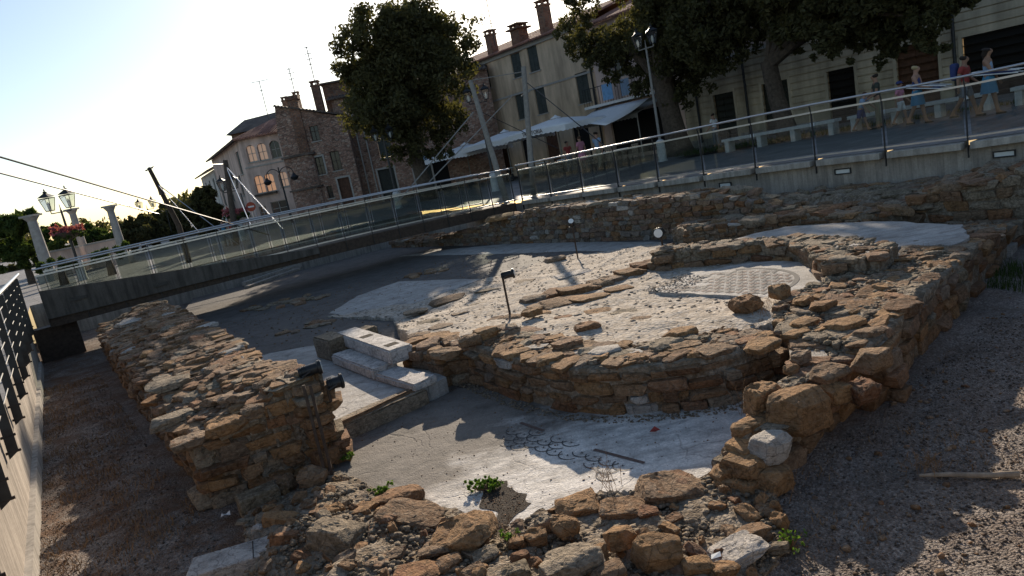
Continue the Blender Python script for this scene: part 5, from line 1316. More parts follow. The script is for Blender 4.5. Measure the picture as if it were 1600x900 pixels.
for i, (x, mt, lab) in enumerate([(652, 'redcloth', 'red cloth on the line in front of the dark stone house'), (662, 'cl_light', 'pale blue cloth on the line in front of the dark stone house')]):
    a, z = FD.hit(x, 246); m = MB(); n = 6
    for k in range(n):
        p, q = a - .28 + .5 * k / n, a - .28 + .5 * (k + 1) / n; FD.box(m, p, q, z - .3, z + .25, -.35 - .02 * (k % 2), -.33 - .02 * (k % 2))
    tag(m.build('hanging_cloth', M[mt]), lab, 'cloth', 'laundry by the stone house')

# --- rubble tower house
FS = Facade((PY(457, 300, 46).x, 46.0), (1, 0.06)).face((0, 0, 0))
hs = thing('rubble_tower_house', 'tall reddish rubble-stone house with a brick attic and a jutting corner bay', 'house', FS.pt(2, 0))
W_ = FS.hit(566, 300)[0]
hS = [hole(FS, 491, 205, .55, 1.25), hole(FS, 525, 251, .6, 1.25), hole(FS, 500, 259, .55, 1.15), hole(FS, 541, 300, .75, 1.9), hole(FS, 516, 300, .35, .8)]
zl, zr = FS.hit(463, 165)[1], FS.hit(545, 186)[1]
zt = min(zl, zr)
FS.wall(0, W_, -.2, zt, hS).build('wall', M['stonehouse'], hs)
for i, h in enumerate(hS): FS.window(hs, h, 'pane' if i != 3 else 'browndoor', True, fm='darkwood', trim='trim' if i in (2, 3) else None)
m = MB(); zpk = FS.hit(470, 158)[1]
m.hexa([FS.pt(0, zt + .003, 0), FS.pt(W_, zt + .003, 0), FS.pt(W_, zt + .003, 6), FS.pt(0, zt + .003, 6), FS.pt(.25, zpk, 0), FS.pt(W_ * .97, zt + .25, 0), FS.pt(W_ * .97, zt + .25, 6), FS.pt(.25, zpk, 6)])
m.build('gable_wall', M['stonehouse'], hs)
for a in (0, W_): m = MB(); m.add([FS.pt(a, -.2, 0), FS.pt(a, -.2, 6), FS.pt(a, zt, 6), FS.pt(a, zt, 0)], [(0, 1, 2, 3)]); m.build('side_wall', M['stonehouse'], hs)
tiled_slope(hs, 'roof', FS.pt(.2, zpk + .03, -.25), FS.pt(W_ + .2, zt + .3, -.25), FS.pt(W_ + .2, zt + .3, 6), FS.pt(.2, zpk + .03, 6), M['darkroof'])
aa, az0 = FS.hit(501, 150); ab = FS.hit(539, 128)[0]; az1 = PY(525, 127, 48).z
m = MB(); FS.box(m, aa, ab, zt - .2, az1 - .1, 1.5, 4.5); at_ = m.build('attic_box', M['brick'], hs)
m = MB(); FS.box(m, aa - .15, ab + .15, az1 - .1, az1, 1.3, 4.7); m.build('attic_roof', M['darkroof'], at_)
q0, qz = FS.hit(490, 140); chimney(hs, FS.pt(q0, zpk - .2, 1.0), .5, .5, qz - zpk + .5, 'brick')
# corner bay and its stack
bs, _ = FS.hit(478, 290); bz0, bz1 = FS.hit(480, 330)[1], FS.hit(478, 243)[1]
m = MB(); n = 9; ring0 = [(.98 * math.cos(t_), .98 * math.sin(t_)) for t_ in [math.pi * i / (n - 1) for i in range(n)]]
pol = [FS.pt(bs + x * 1.0, 0, -y * .55) for x, y in ring0]
m.prism([(p.x, p.y) for p in pol], -.1, bz1); bay = m.build('corner_bay', M['stonehouse'], hs)
m = MB(); pol2 = [FS.pt(bs + x * 1.15, 0, -y * .7) for x, y in ring0]; zc = FS.hit(478, 295)[1]
m.prism([(p.x, p.y) for p in pol2], bz1 + .002, bz1 + .14); m.prism([(p.x, p.y) for p in pol2], zc - .06, zc + .06); m.build('bay_cornice', M['darkroof'], bay)
sx, sz = FS.hit(455, 150); m = MB(); FS.box(m, sx - .32, sx + .32, bz1 - .2, sz, -.15, .5); st = m.build('chimney_stack', M['brick'], hs)
m = MB(); FS.box(m, sx - .42, sx + .42, sz - .25, sz + .0, -.25, .6); m.build('stack_cap', M['brick'], st)
# --- pink house with arched windows
Y0 = 49.0
FP = Facade((PY(380, 250, Y0).x, Y0), (1, 0.03)).face((0, 0, 0)); WP = FP.hit(456, 270)[0]; zeP = FP.hit(420, 209)[1]
hp = thing('pink_house', 'pale pink house with arched lit windows and a red tiled roof', 'house', FP.pt(1.5, 0))
hP = [hole(FP, 393, 240, .62, 1.15), hole(FP, 410, 237, .62, 1.15), hole(FP, 430, 233, .7, 1.2), hole(FP, 406, 288, .66, 1.25), hole(FP, 422, 285, .66, 1.25), hole(FP, 443, 280, .62, 1.05), hole(FP, 437, 325, 1.1, 1.0), hole(FP, 412, 332, .5, .9)]
FP.wall(0, WP, -.2, zeP, hP).build('wall', M['pink_stucco'], hp)
for i, h in enumerate(hP):
    FP.window(hp, h, ['litdim', 'litdim', 'pane', 'lit', 'lit', 'litdim', 'pane', 'pane'][i], i < 6)
    if i < 6: FP.arch_top(hp, h, M['pink_stucco'])
zz = FP.hit(420, 256)[1]; m = MB(); FP.box(m, 0, WP, zz - .05, zz + .05, -.05, .02); m.build('string_course', M['trim'], hp)
# flower boxes under the lit windows
a0, z0 = FP.hit(400, 305); a1, _ = FP.hit(434, 300)
m = MB(); FP.box(m, a0, a1, z0 - .12, z0 + .02, -.35, -.05); fb = m.build('flower_box', M['darkwood'], hp)
# left street side
sd_dir = Vector((PY(344, 300, 63).x, 63, 0)) - FP.O
FL = Facade((FP.O.x, FP.O.y), (sd_dir.x, sd_dir.y)).face((0, 0, 0)); LL = sd_dir.length
hL = [hole(FL, 374, 255, 1.2, 1.6), hole(FL, 358, 266, 1.2, 1.4), hole(FL, 377, 290, 1.0, 1.5), hole(FL, 362, 300, 1.2, 1.5), hole(FL, 350, 308, 1.2, 1.5), hole(FL, 380, 318, 1.0, 1.6), hole(FL, 364, 330, 1.2, 1.8)]
FL.wall(0, LL, -.2, zeP, hL).build('street_wall', M['pink_stucco'], hp)
for i, h in enumerate(hL): FL.window(hp, h, 'shutter', True)
m = MB(); m.add([FP.pt(WP, -.2, 0), FP.pt(WP, -.2, 8), FP.pt(WP, zeP, 8), FP.pt(WP, zeP, 0)], [(0, 1, 2, 3)]); m.build('side_wall', M['pink_stucco'], hp)
rz = PY(430, 186, Y0 + 3.5).z
tiled_slope(hp, 'roof', FP.pt(-.4, zeP, -.45), FP.pt(WP + .2, zeP, -.45), FP.pt(WP + .2, rz, 3.4), FP.pt(1.8, rz, 3.4), M['roof'])
tiled_slope(hp, 'roof', FL.pt(LL, zeP - .05, -.5), FL.pt(-.4, zeP - .05, -.5), FL.pt(2, zeP + 1.2, 4.0), FL.pt(LL, zeP + 1.2, 4.0), M['darkroof'])
# --- brick house rising behind
hk = thing('brick_back_house', 'brown brick house with a dark roof rising behind the pink house', 'house', (PY(400, 300, 56).x, 56, 0))
FK = Facade((PY(358, 200, 56).x, 56), (1, .02)).face((0, 0, 0)); WK = FK.hit(450, 200)[0]; ze = FK.hit(400, 203)[1]; zp = PY(400, 184, 58).z
FK.wall(0, WK, 0, ze).build('wall', M['brick'], hk)
m = MB(); m.hexa([FK.pt(-.3, ze, -.4), FK.pt(WK, ze, -.4), FK.pt(WK, ze, 7), FK.pt(-.3, ze, 7), FK.pt(.7, zp, 2), FK.pt(WK, zp + .2, 2), FK.pt(WK, zp + .2, 4), FK.pt(.7, zp, 4)]); m.build('roof', M['darkroof'], hk)
m = MB(); m.add([FK.pt(0, 0, 0), FK.pt(0, 0, 7), FK.pt(0, ze, 7), FK.pt(0, ze, 0)], [(0, 1, 2, 3)]); m.build('side_wall', M['brick'], hk)
zg = FK.hit(440, 160)[1]; m = MB(); a_ = FK.hit(428, 180)[0]
m.hexa([FK.pt(a_, ze - .5, -.2), FK.pt(WK + .5, ze - .5, -.2), FK.pt(WK + .5, ze - .5, 4), FK.pt(a_, ze - .5, 4), FK.pt(a_ + 1.0, zg, -.2), FK.pt(WK + .5, zg + .2, -.2), FK.pt(WK + .5, zg + .2, 4), FK.pt(a_ + 1.0, zg, 4)]); m.build('gable_wall', M['brick'], hk)
for x, y, h_ in ((438, 158, .5), (456, 150, .8)):
    q, z = FK.hit(x, y); chimney(hk, FK.pt(q, z - .3, 1.5), .45, .45, .4)
# --- white house farther down the street
FW_ = Facade((FL.pt(LL + .6, 0).x, FL.pt(LL + .6, 0).y), (sd_dir.x, sd_dir.y)).face((0, 0, 0)); LW = 11
hw = thing('white_far_house', 'small white house with dark shutters at the far end of the left street', 'house', FW_.pt(4, 0)); zw = FW_.hit(338, 262)[1]
hW = [(1.2, 2.3, 3.0, 4.6), (4.4, 5.5, 3.0, 4.6), (7.6, 8.7, 3.0, 4.6), (1.2, 2.3, .4, 2.2), (4.4, 5.5, .4, 2.2)]
FW_.wall(0, LW, -.2, zw, hW).build('wall', M['white_stucco'], hw)
for h in hW: FW_.window(hw, h)
m = MB(); m.add([FW_.pt(0, -.2, 0), FW_.pt(0, -.2, 8), FW_.pt(0, zw, 8), FW_.pt(0, zw, 0)], [(0, 1, 2, 3)]); m.build('side_wall', M['white_stucco'], hw)
tiled_slope(hw, 'roof', FW_.pt(-.3, zw, -.6), FW_.pt(LW, zw, -.6), FW_.pt(LW, zw + 1.6, 4), FW_.pt(-.3, zw + 1.6, 4), M['darkroof'])
q = PY(418, 178, 55); antenna('T-shaped roof aerial on the brick house, leftmost', q, PY(410, 126, 55).z - q.z, [(1.0, 1.3), (.72, .5)])
q = PY(462, 150, 50); antenna('thin roof aerial left of the brick attic', q, PY(455, 105, 50).z - q.z, [(.95, .3), (.8, .6), (.6, .35)])
q = PY(492, 128, 47); antenna('tall roof aerial above the brick attic', q, PY(478, 73, 47).z - q.z, [(.98, .35), (.8, .5), (.65, .4), (.5, .3)])
q = PY(772, 62, 46); antenna('very tall thin aerial on the ochre house', q, PY(756, -10, 46).z - q.z, [(.35, .2)])
# ================================================================== leaves, trees
def leaf_cloud(clumps, n, size, seed, squash=.8, name='leaves', spread=.5, cut=None):
    """clumps: (centre, radius); every leaf is a small folded quad"""
    rng = np.random.default_rng(seed)
    C_ = np.array([tuple(c) for c, r in clumps]); R_ = np.array([r for c, r in clumps])
    subs = []; sr = []
    for c, r in zip(C_, R_):
        k = max(6, int(38 * (r / 1.2) ** 1.5))
        d = rng.normal(size=(k, 3)); d /= np.linalg.norm(d, axis=1)[:, None]
        subs.append(c + d * r * rng.uniform(.45, 1.08, (k, 1)) * np.array([1, 1, squash])); sr.append(np.full(k, r * .27) * rng.uniform(.5, 1.3, k))
    subs = np.vstack(subs); sr = np.concatenate(sr)
    w_ = sr ** 2; idx = rng.choice(len(subs), n, p=w_ / w_.sum())
    d = rng.normal(size=(n, 3)); d /= np.linalg.norm(d, axis=1)[:, None]
    P_ = subs[idx] + d * (sr[idx] * rng.uniform(.1, 1.0, n) ** .6)[:, None]
    if cut is not None: P_ = P_[cut(P_)]; n = len(P_)
    a = rng.normal(size=(n, 3)); a /= np.linalg.norm(a, axis=1)[:, None]; b = np.cross(a, rng.normal(size=(n, 3))); b /= np.linalg.norm(b, axis=1)[:, None]
    s_ = size * rng.uniform(.6, 1.35, n)[:, None]; nn = np.cross(a, b)
    V = np.stack([P_ - a * s_, P_ + b * s_ * .45 + nn * s_ * .12, P_ + a * s_, P_ - b * s_ * .45 + nn * s_ * .12], 1).reshape(-1, 3)
    F = np.arange(n * 4).reshape(-1, 4); return tri_mesh(name, V, F, False)
def tree(name, label, base, fork, clumps, n, size, seed, r0=.4, cat='tree', group='promenade trees', mat='leaf', limbs=9, dark=None):
    t = thing(name, label, cat, base, group); base, fork = Vector(base), Vector(fork); rng = random.Random(seed)
    m = MB(); mid = base.lerp(fork, .5) + Vector((rng.uniform(-.1, .1), 0, 0))
    m.tube([base - Vector((0, 0, .15)), base + Vector((0, 0, .12)), base.lerp(fork, .22), mid, fork], [r0 * 1.45, r0 * 1.15, r0 * .95, r0 * .85, r0 * .8], 12)
    tr = m.build('trunk', M['bark'], t, True)
    for c, r in sorted(clumps, key=lambda q: -q[1])[:limbs]:
        m = MB(); c = Vector(c); md = fork.lerp(c, .5) + Vector((0, 0, .15 * (c - fork).length)); 
        m.tube([fork - Vector((0, 0, .2)), fork.lerp(md, .5), md, c], [r0 * .55, r0 * .42, r0 * .28, r0 * .1], 7); m.build('limb', M['bark'], tr, True)
    obj('crown', leaf_cloud(clumps, n, size, seed), M[mat], t); return t
def px_clumps(lst, Y=None, c=None, jit=1.2, seed=1):
    rng = random.Random(seed); out = []
    for x, y, r in lst:
        p = PY(x, y, Y) if Y else PC(x, y, c); k = pxm(p); d = (p - Vector(CAMP)).normalized(); p = p + Vector((d.x, d.y, 0)) * rng.uniform(-jit, jit)
        out.append((p, r * k))
    return out
lt = px_clumps([(590, 62, 58), (655, 45, 55), (712, 62, 36), (568, 112, 40), (640, 115, 72), (703, 120, 46), (600, 178, 56), (668, 178, 52), (572, 160, 24), (628, 232, 36), (700, 188, 34), (722, 34, 26), (618, 30, 34), (590, 205, 24), (690, 230, 26), (545, 78, 28), (540, 104, 22), (640, 60, 70), (600, 120, 60), (735, 110, 16), (528, 62, 14), (556, 190, 18), (738, 60, 16)], Y=36.5, seed=3)
b = PY(668, 300, 37); b.z = 0
tree('big_left_tree', 'large dense dark tree in front of the stone houses, left of the ochre house', b, b + Vector((-.3, 0, 3.6)), lt, 64000, .115, 11, .42)
mt_ = px_clumps([(900, 35, 34), (935, 66, 44), (962, 108, 28), (1000, 60, 56), (1005, 118, 34), (1060, 80, 66), (1112, 62, 56), (1165, 48, 46), (1085, 128, 30), (1060, 150, 26), (905, -12, 34), (1000, -40, 60), (1080, -40, 70), (1160, -30, 60), (1200, 18, 44), (905, 78, 22), (930, 100, 18), (1120, 100, 26), (1045, 20, 70), (1130, 0, 60), (1230, 60, 26)], c=25.6, seed=5)
b = PC(1062, 235, 26.0); b.z = .1
tree('wide_middle_tree', 'wide dark tree with a thick trunk behind the tall double lamp', b, b + Vector((-.35, -.1, 3.3)), mt_, 64000, .11, 12, .55)
rt = px_clumps([(1250, 26, 54), (1322, 38, 50), (1392, 48, 44), (1452, 28, 44), (1505, 8, 32), (1378, 92, 20), (1460, 80, 20), (1310, -30, 60), (1420, -35, 60), (1500, -40, 45), (1225, -30, 62), (1290, 85, 22), (1340, 78, 24), (1430, 66, 24), (1270, 10, 60), (1372, 10, 60), (1240, 70, 22), (1196, 60, 18)], c=24.4, seed=7)
b = PC(1232, 215, 24.6); b.z = .12
tree('right_leaning_tree', 'dark tree with a leaning trunk in front of the banded house', b, PC(1200, 95, 24.6), rt, 58000, .105, 13, .36)
# ------------------------------------------------------------------ park on the left
def bush(label, lst, Y, n, size, seed, name='park_tree', cat='tree', mat='leaf_light', jit=1.0, group='trees of the left park'):
    cl = px_clumps(lst, Y=Y, jit=jit, seed=seed); c0 = sum((Vector(c) for c, r in cl), Vector()) / len(cl); b = Vector((c0.x, c0.y, 0))
    t = thing(name, label, cat, b, group); m = MB(); m.tube([b - Vector((0, 0, .1)), b + Vector((0, 0, c0.z * .5)), c0], [.18, .13, .05], 8); m.build('trunk', M['bark'], t, True)
    obj('crown', leaf_cloud(cl, n, size, seed), M[mat], t)
bush('leafy tree at the far left edge behind the first column', [(15, 350, 26), (45, 345, 18), (0, 385, 28), (40, 380, 22), (20, 410, 20), (55, 400, 14)], 32, 9000, .16, 21)
bush('rounded tree behind the flower-basket lamp', [(75, 370, 20), (95, 385, 20), (62, 390, 16), (80, 400, 16)], 40, 6000, .17, 22)
bush('tree between the second and third column', [(125, 365, 18), (150, 368, 20), (140, 385, 20), (168, 375, 14)], 42, 6500, .17, 23)
bush('dark tree just right of the third column', [(205, 355, 20), (225, 350, 20), (215, 372, 22), (245, 362, 20), (200, 375, 14)], 44, 7000, .19, 24, mat='leaf')
bush('dark tree behind the leaning dark mast', [(265, 350, 22), (285, 342, 20), (255, 332, 14), (280, 360, 20)], 48, 7000, .2, 25, mat='leaf')
bush('tallest park tree beside the white far house', [(315, 312, 20), (330, 330, 18), (306, 335, 20), (325, 300, 12), (318, 352, 18), (340, 345, 12)], 56, 7500, .22, 26, mat='leaf')
bush('low clipped shrub seen through the bridge glass, left one', [(70, 415, 12), (95, 412, 12), (110, 415, 10)], 26, 2600, .1, 27, 'low_shrub', 'shrub', group='low shrubs of the park')
bush('low clipped shrub seen through the bridge glass, right one', [(165, 398, 14), (190, 392, 12), (145, 402, 10)], 27, 2800, .1, 28, 'low_shrub', 'shrub', group='low shrubs of the park')
bush('hedge mass filling the gap between the park trees', [(110, 395, 14), (190, 385, 16), (250, 378, 16), (300, 372, 16), (30, 425, 14), (340, 365, 14), (150, 395, 14), (65, 408, 14)], 60, 7000, .25, 29, 'park_hedge', 'hedge', mat='leaf', jit=.5)
# distant tree line closing the view
tl = []
rng_ = random.Random(5)
m = [(Vector((x, 150 + rng_.uniform(-8, 8), rng_.uniform(.5, 4.2))), rng_.uniform(2.5, 4.5)) for x in range(-190, 60, 5)]
tag(obj('distant_tree_line', leaf_cloud(m, 16000, .7, 61), M['leaf']), 'far dark belt of trees along the horizon', 'trees', kind='stuff')
# columns
def column(x, ytop, Y, label, wide=.26):
    p = PY(x, ytop, Y); H_ = p.z; t = thing('stone_column', label, 'column', (p.x, p.y, 0), 'park columns'); b = Vector((p.x, p.y, 0)); r = wide
    m = MB(); m.lathe(b, [(r * 1.0, .45), (r * 1.02, .5), (r * .98, H_ * .4), (r * .8, H_ - .28)], 20); m.build('shaft', M['column'], t, True)
    m = MB(); m.lathe(b, [(r * .8, H_ - .28), (r * .95, H_ - .22), (r * 1.35, H_ - .1), (r * 1.4, H_ - .08)], 20); m.box(b + Vector((0, 0, H_ - .04)), (r * 2.7, r * 2.7, .08)); m.build('capital', M['column'], t, True)
    m = MB(); m.box(b + Vector((0, 0, .2)), (r * 3, r * 3, .4)); m.lathe(b, [(r * 1.3, .4), (r * 1.3, .46), (r * 1.05, .5)], 20); m.build('plinth', M['column'], t, True)
column(47, 336, 31, 'thick stone column at the far left, partly behind a tree', .24)
column(111, 326, 37, 'stone column behind the flower-basket lamp', .2)
column(170, 321, 33, 'free-standing stone column against the sky, right of the flower lamp', .19)
for x0, x1, y, lab in [(136, 188, 384, 'low pinkish garden wall beside the free-standing column'), (60, 128, 400, 'low pinkish garden wall behind the flower lamp')]:
    a, b = PY(x0, y, 35), PY(x1, y - 10, 35); t = thing('garden_wall', lab, 'wall', (a.x, a.y, 0), 'low park walls'); m = MB(); m.bar((a.x, a.y, .6), (b.x, b.y, .6), .35, 1.2); m.build('wall_body', M['pink_stucco'], t)
    m = MB(); m.bar((a.x, a.y, 1.24), (b.x, b.y, 1.24), .45, .08); m.build('coping', M['trim'], t)

# ------------------------------------------------------------------ street lamps
def lantern(par, c, s_=1.0, hang=False):
    c = Vector(c); m = MB(); w0, w1, h_ = .09 * s_, .17 * s_, .42 * s_
    cb = [Vector((i * w0, k * w0, 0)) for i, k in ((-1, -1), (1, -1), (1, 1), (-1, 1))]; ctp = [Vector((i * w1, k * w1, h_)) for i, k in ((-1, -1), (1, -1), (1, 1), (-1, 1))]
    for i in range(4): m.tube([c + cb[i], c + ctp[i]], .012 * s_, 4); m.tube([c + ctp[i], c + ctp[(i + 1) % 4]], .012 * s_, 4); m.tube([c + cb[i], c + cb[(i + 1) % 4]], .012 * s_, 4)
    o = m.build('lantern', M['castiron'], par)
    m = MB(); m.add([c + p * 1.12 + Vector((0, 0, -.01)) for p in ctp] + [c + Vector((i * .05 * s_, k * .05 * s_, h_ + .16 * s_)) for i, k in ((-1, -1), (1, -1), (1, 1), (-1, 1))], [(0, 1, 5, 4), (1, 2, 6, 5), (2, 3, 7, 6), (3, 0, 4, 7), (4, 5, 6, 7), (3, 2, 1, 0)])
    m.lathe(c + Vector((0, 0, h_ + .15 * s_)), [(.05 * s_, 0), (.07 * s_, .05 * s_), (.02 * s_, .09 * s_), (.025 * s_, .13 * s_), (.004, .17 * s_)], 8); m.build('lantern_cap', M['castiron'], o)
    for i in range(4):
        j = (i + 1) % 4; m = MB(); m.add([c + cb[i] * .97, c + cb[j] * .97, c + ctp[j] * .97, c + ctp[i] * .97], [(0, 1, 2, 3)]); m.build('glass', M['lampglass'], o)
    m = MB(); m.lathe(c + Vector((0, 0, .02)), [(.02, 0), (.045, .1 * s_), (.045, .2 * s_), (.015, .28 * s_)], 8); m.build('bulb', M['lens'], o)
def lamp(label, base, H_, yaw=0.0, base_w=.17, arm=.36, s_=1.0, flowers=False, mat='darksteel'):
    base = Vector(base); t = thing('street_lamp', label, 'street lamp', base, 'double-lantern street lamps'); R_ = Matrix.Rotation(yaw, 3, 'Z')
    m = MB(); m.tube([base + Vector((0, 0, .5)), base + Vector((0, 0, H_ * .55)), base + Vector((0, 0, H_ - .55 * s_))], [.055, .05, .035], 10); m.build('post', M[mat], t, True)
    m = MB(); m.lathe(base, [(base_w * 1.15, 0), (base_w * 1.1, .05), (base_w, .08), (base_w * .95, .8), (.07, .86)], 16); m.build('base', M['bench'], t, True)
    m = MB(); z = H_ - .62 * s_; e = [base + R_ @ Vector((i * arm, 0, z)) for i in (-1, 1)]
    m.tube([e[0], e[1]], .022, 6)
    for q in e: m.tube([q, q + Vector((0, 0, .1 * s_))], .02, 6)
    m.tube([base + Vector((0, 0, z)), base + Vector((0, 0, z + .32))], [.03, .008], 6); m.build('arm', M[mat], t)
    for q in e: lantern(t, q + Vector((0, 0, .1 * s_)), s_)
    if flowers:
        z = flowers; m = MB(); m.lathe(base + Vector((0, 0, z - .3)), [(.06, 0), (.4, .14), (.5, .28), (.48, .3), (.07, .26)], 16); fb = m.build('flower_basket', M['darkwood'], t)
        rr_ = random.Random(4); cl = [(base + Vector((math.cos(a) * .42, math.sin(a) * .42, z + rr_.uniform(-.02, .16))), .24) for a in [i * .52 for i in range(12)]]
        obj('flowers', leaf_cloud(cl, 1500, .06, 31), M['flower'], fb); obj('foliage', leaf_cloud([(c - Vector((0, 0, .16)), .2) for c, r in cl], 900, .06, 32), M['leaf_light'], fb)
    return t
b = P(1036, 252, .1)
lamp('tall grey double lamp with a white base standing before the wide middle tree', b, PY(1003, 50, b.y).z - .1, YAW_U, mat='mastwood')
b = PY(622, 318, 34); b.z = 0
lamp('double lamp with a white base in front of the dark stone house', b, PY(600, 200, 34).z, .1)
b = PY(775, 300, 32); b.z = 0
lamp('double lamp beside the head of the grey leaning mast', b, PY(747, 138, 32).z, .3, arm=.42)
b = PY(128, 430, 27); b.z = 0
lamp('double lamp carrying a basket of pink flowers at the far left', b, PY(90, 302, 27).z, .35, s_=1.15, arm=.34, flowers=PY(107, 362, 27).z)
b = PY(240, 360, 46); b.z = 0
lamp('small distant double lamp above the park trees', b, PY(231, 312, 46).z, .3, arm=.4)
b = PY(372, 345, 33); b.z = 0
lamp('double lamp with a flower basket beside the dark far mast', b, PY(350, 280, 33).z, .1, arm=.28, flowers=PY(362, 335, 33).z)
# scroll-arm lamp by the pink house
b = PY(452, 330, 43); b.z = 0; H_ = PY(432, 262, 43).z
t = thing('scroll_arm_lamp', 'black iron lamp with two curled arms and hanging lanterns before the pink house', 'street lamp', b); m = MB(); m.tube([b, b + Vector((0, 0, H_))], [.07, .04], 8); m.build('post', M['castiron'], t)
for sg in (-1, 1):
    m = MB(); m.tube([b + Vector((sg * .42 * (1 - math.cos(a)) / 1.0, 0, H_ - .5 + .45 * math.sin(a))) for a in [math.pi * i / 10 for i in range(11)]], .025, 6); m.build('curled_arm', M['castiron'], t)
    c = b + Vector((sg * .84, 0, H_ - .95)); m = MB(); m.lathe(c, [(.06, 0), (.22, .1), (.26, .22), (.1, .34), (.05, .45)], 10); m.build('hanging_lantern', M['castiron'], t, True)
# no-entry sign in the street
q = PY(392, 323, 44); t = thing('no_entry_sign', 'round red no-entry sign in the street beside the pink house', 'road sign', (q.x, q.y, 0)); m = MB(); m.tube([(q.x, q.y + .03, 0), (q.x, q.y + .03, q.z)], .03, 6); m.build('pole', M['steel'], t)
m = MB(); m.tube([q + Vector((0, 0, 0)), q + Vector((0, -.02, 0))], .3, 20); m.build('disc', M['redcloth'], t); m = MB(); m.box(q + Vector((0, -.025, 0)), (.42, .008, .1)); m.build('white_bar', M['white_paint'], t)

# ------------------------------------------------------------------ benches and planting
for i, (u0, u1, lab) in enumerate([(15.1, 10.9, 'long white stone bench nearest the tall double lamp'), (10.5, 6.6, 'long white stone bench behind the walking group'), (6.2, 2.2, 'long white stone bench at the right edge')]):
    t = thing('stone_bench', lab, 'bench', UC(u0, 22.3, plaza_z(u0, 22)), 'white promenade benches'); m = MB(); z0, z1 = plaza_z(u0, 22), plaza_z(u1, 22)
    m.bar(UC(u0, 22.3, z0 + .44), UC(u1, 22.3, z1 + .44), .5, .1); m.build('seat', M['bench'], t, bevel=.01)
    for s_ in (.04, .35, .65, .96):
        u = u0 + (u1 - u0) * s_; z = plaza_z(u, 22); m = MB(); m.box(UC(u, 22.3, z + .195), (.16, .4, .39), Matrix.Rotation(YAW_U, 3, 'Z')); m.build('leg', M['bench'], t)
m = MB(); m.add([UC(-6, 22.9, .235), UC(18, 22.9, .06), UC(18, 24.4, .06), UC(-6, 24.4, .235)], [(0, 1, 2, 3)]); o = m.build('grass_strip', M['soil']); tag(o, kind='structure')
def grass(name, label, pts, h, mat, lean=.5, wd=.006, kind='stuff'):
    V, F = [], []
    for p in pts:
        p = Vector(p); a = random.uniform(0, 6.28); L = h * random.uniform(.5, 1.3); d = Vector((math.cos(a), math.sin(a), 0)) * L * lean * random.random(); n_ = Vector((-math.sin(a), math.cos(a), 0)) * wd
        k = len(V); mid = p + d * .4 + Vector((0, 0, L * .6)); V += [p - n_, p + n_, mid + n_ * .7, mid - n_ * .7, p + d + Vector((0, 0, L))]; F += [(k, k + 1, k + 2, k + 3), (k + 3, k + 2, k + 4)]
    me = bpy.data.meshes.new(name); me.from_pydata([tuple(v) for v in V], [], F); return tag(obj(name, me, M[mat]), label, 'grass', kind=kind)
grass('promenade_grass', 'strip of patchy grass behind the white benches', [UC(random.uniform(-6, 18), random.uniform(22.9, 24.4), .1) for _ in range(3500)], .22, 'leaf_light', .8, .012)

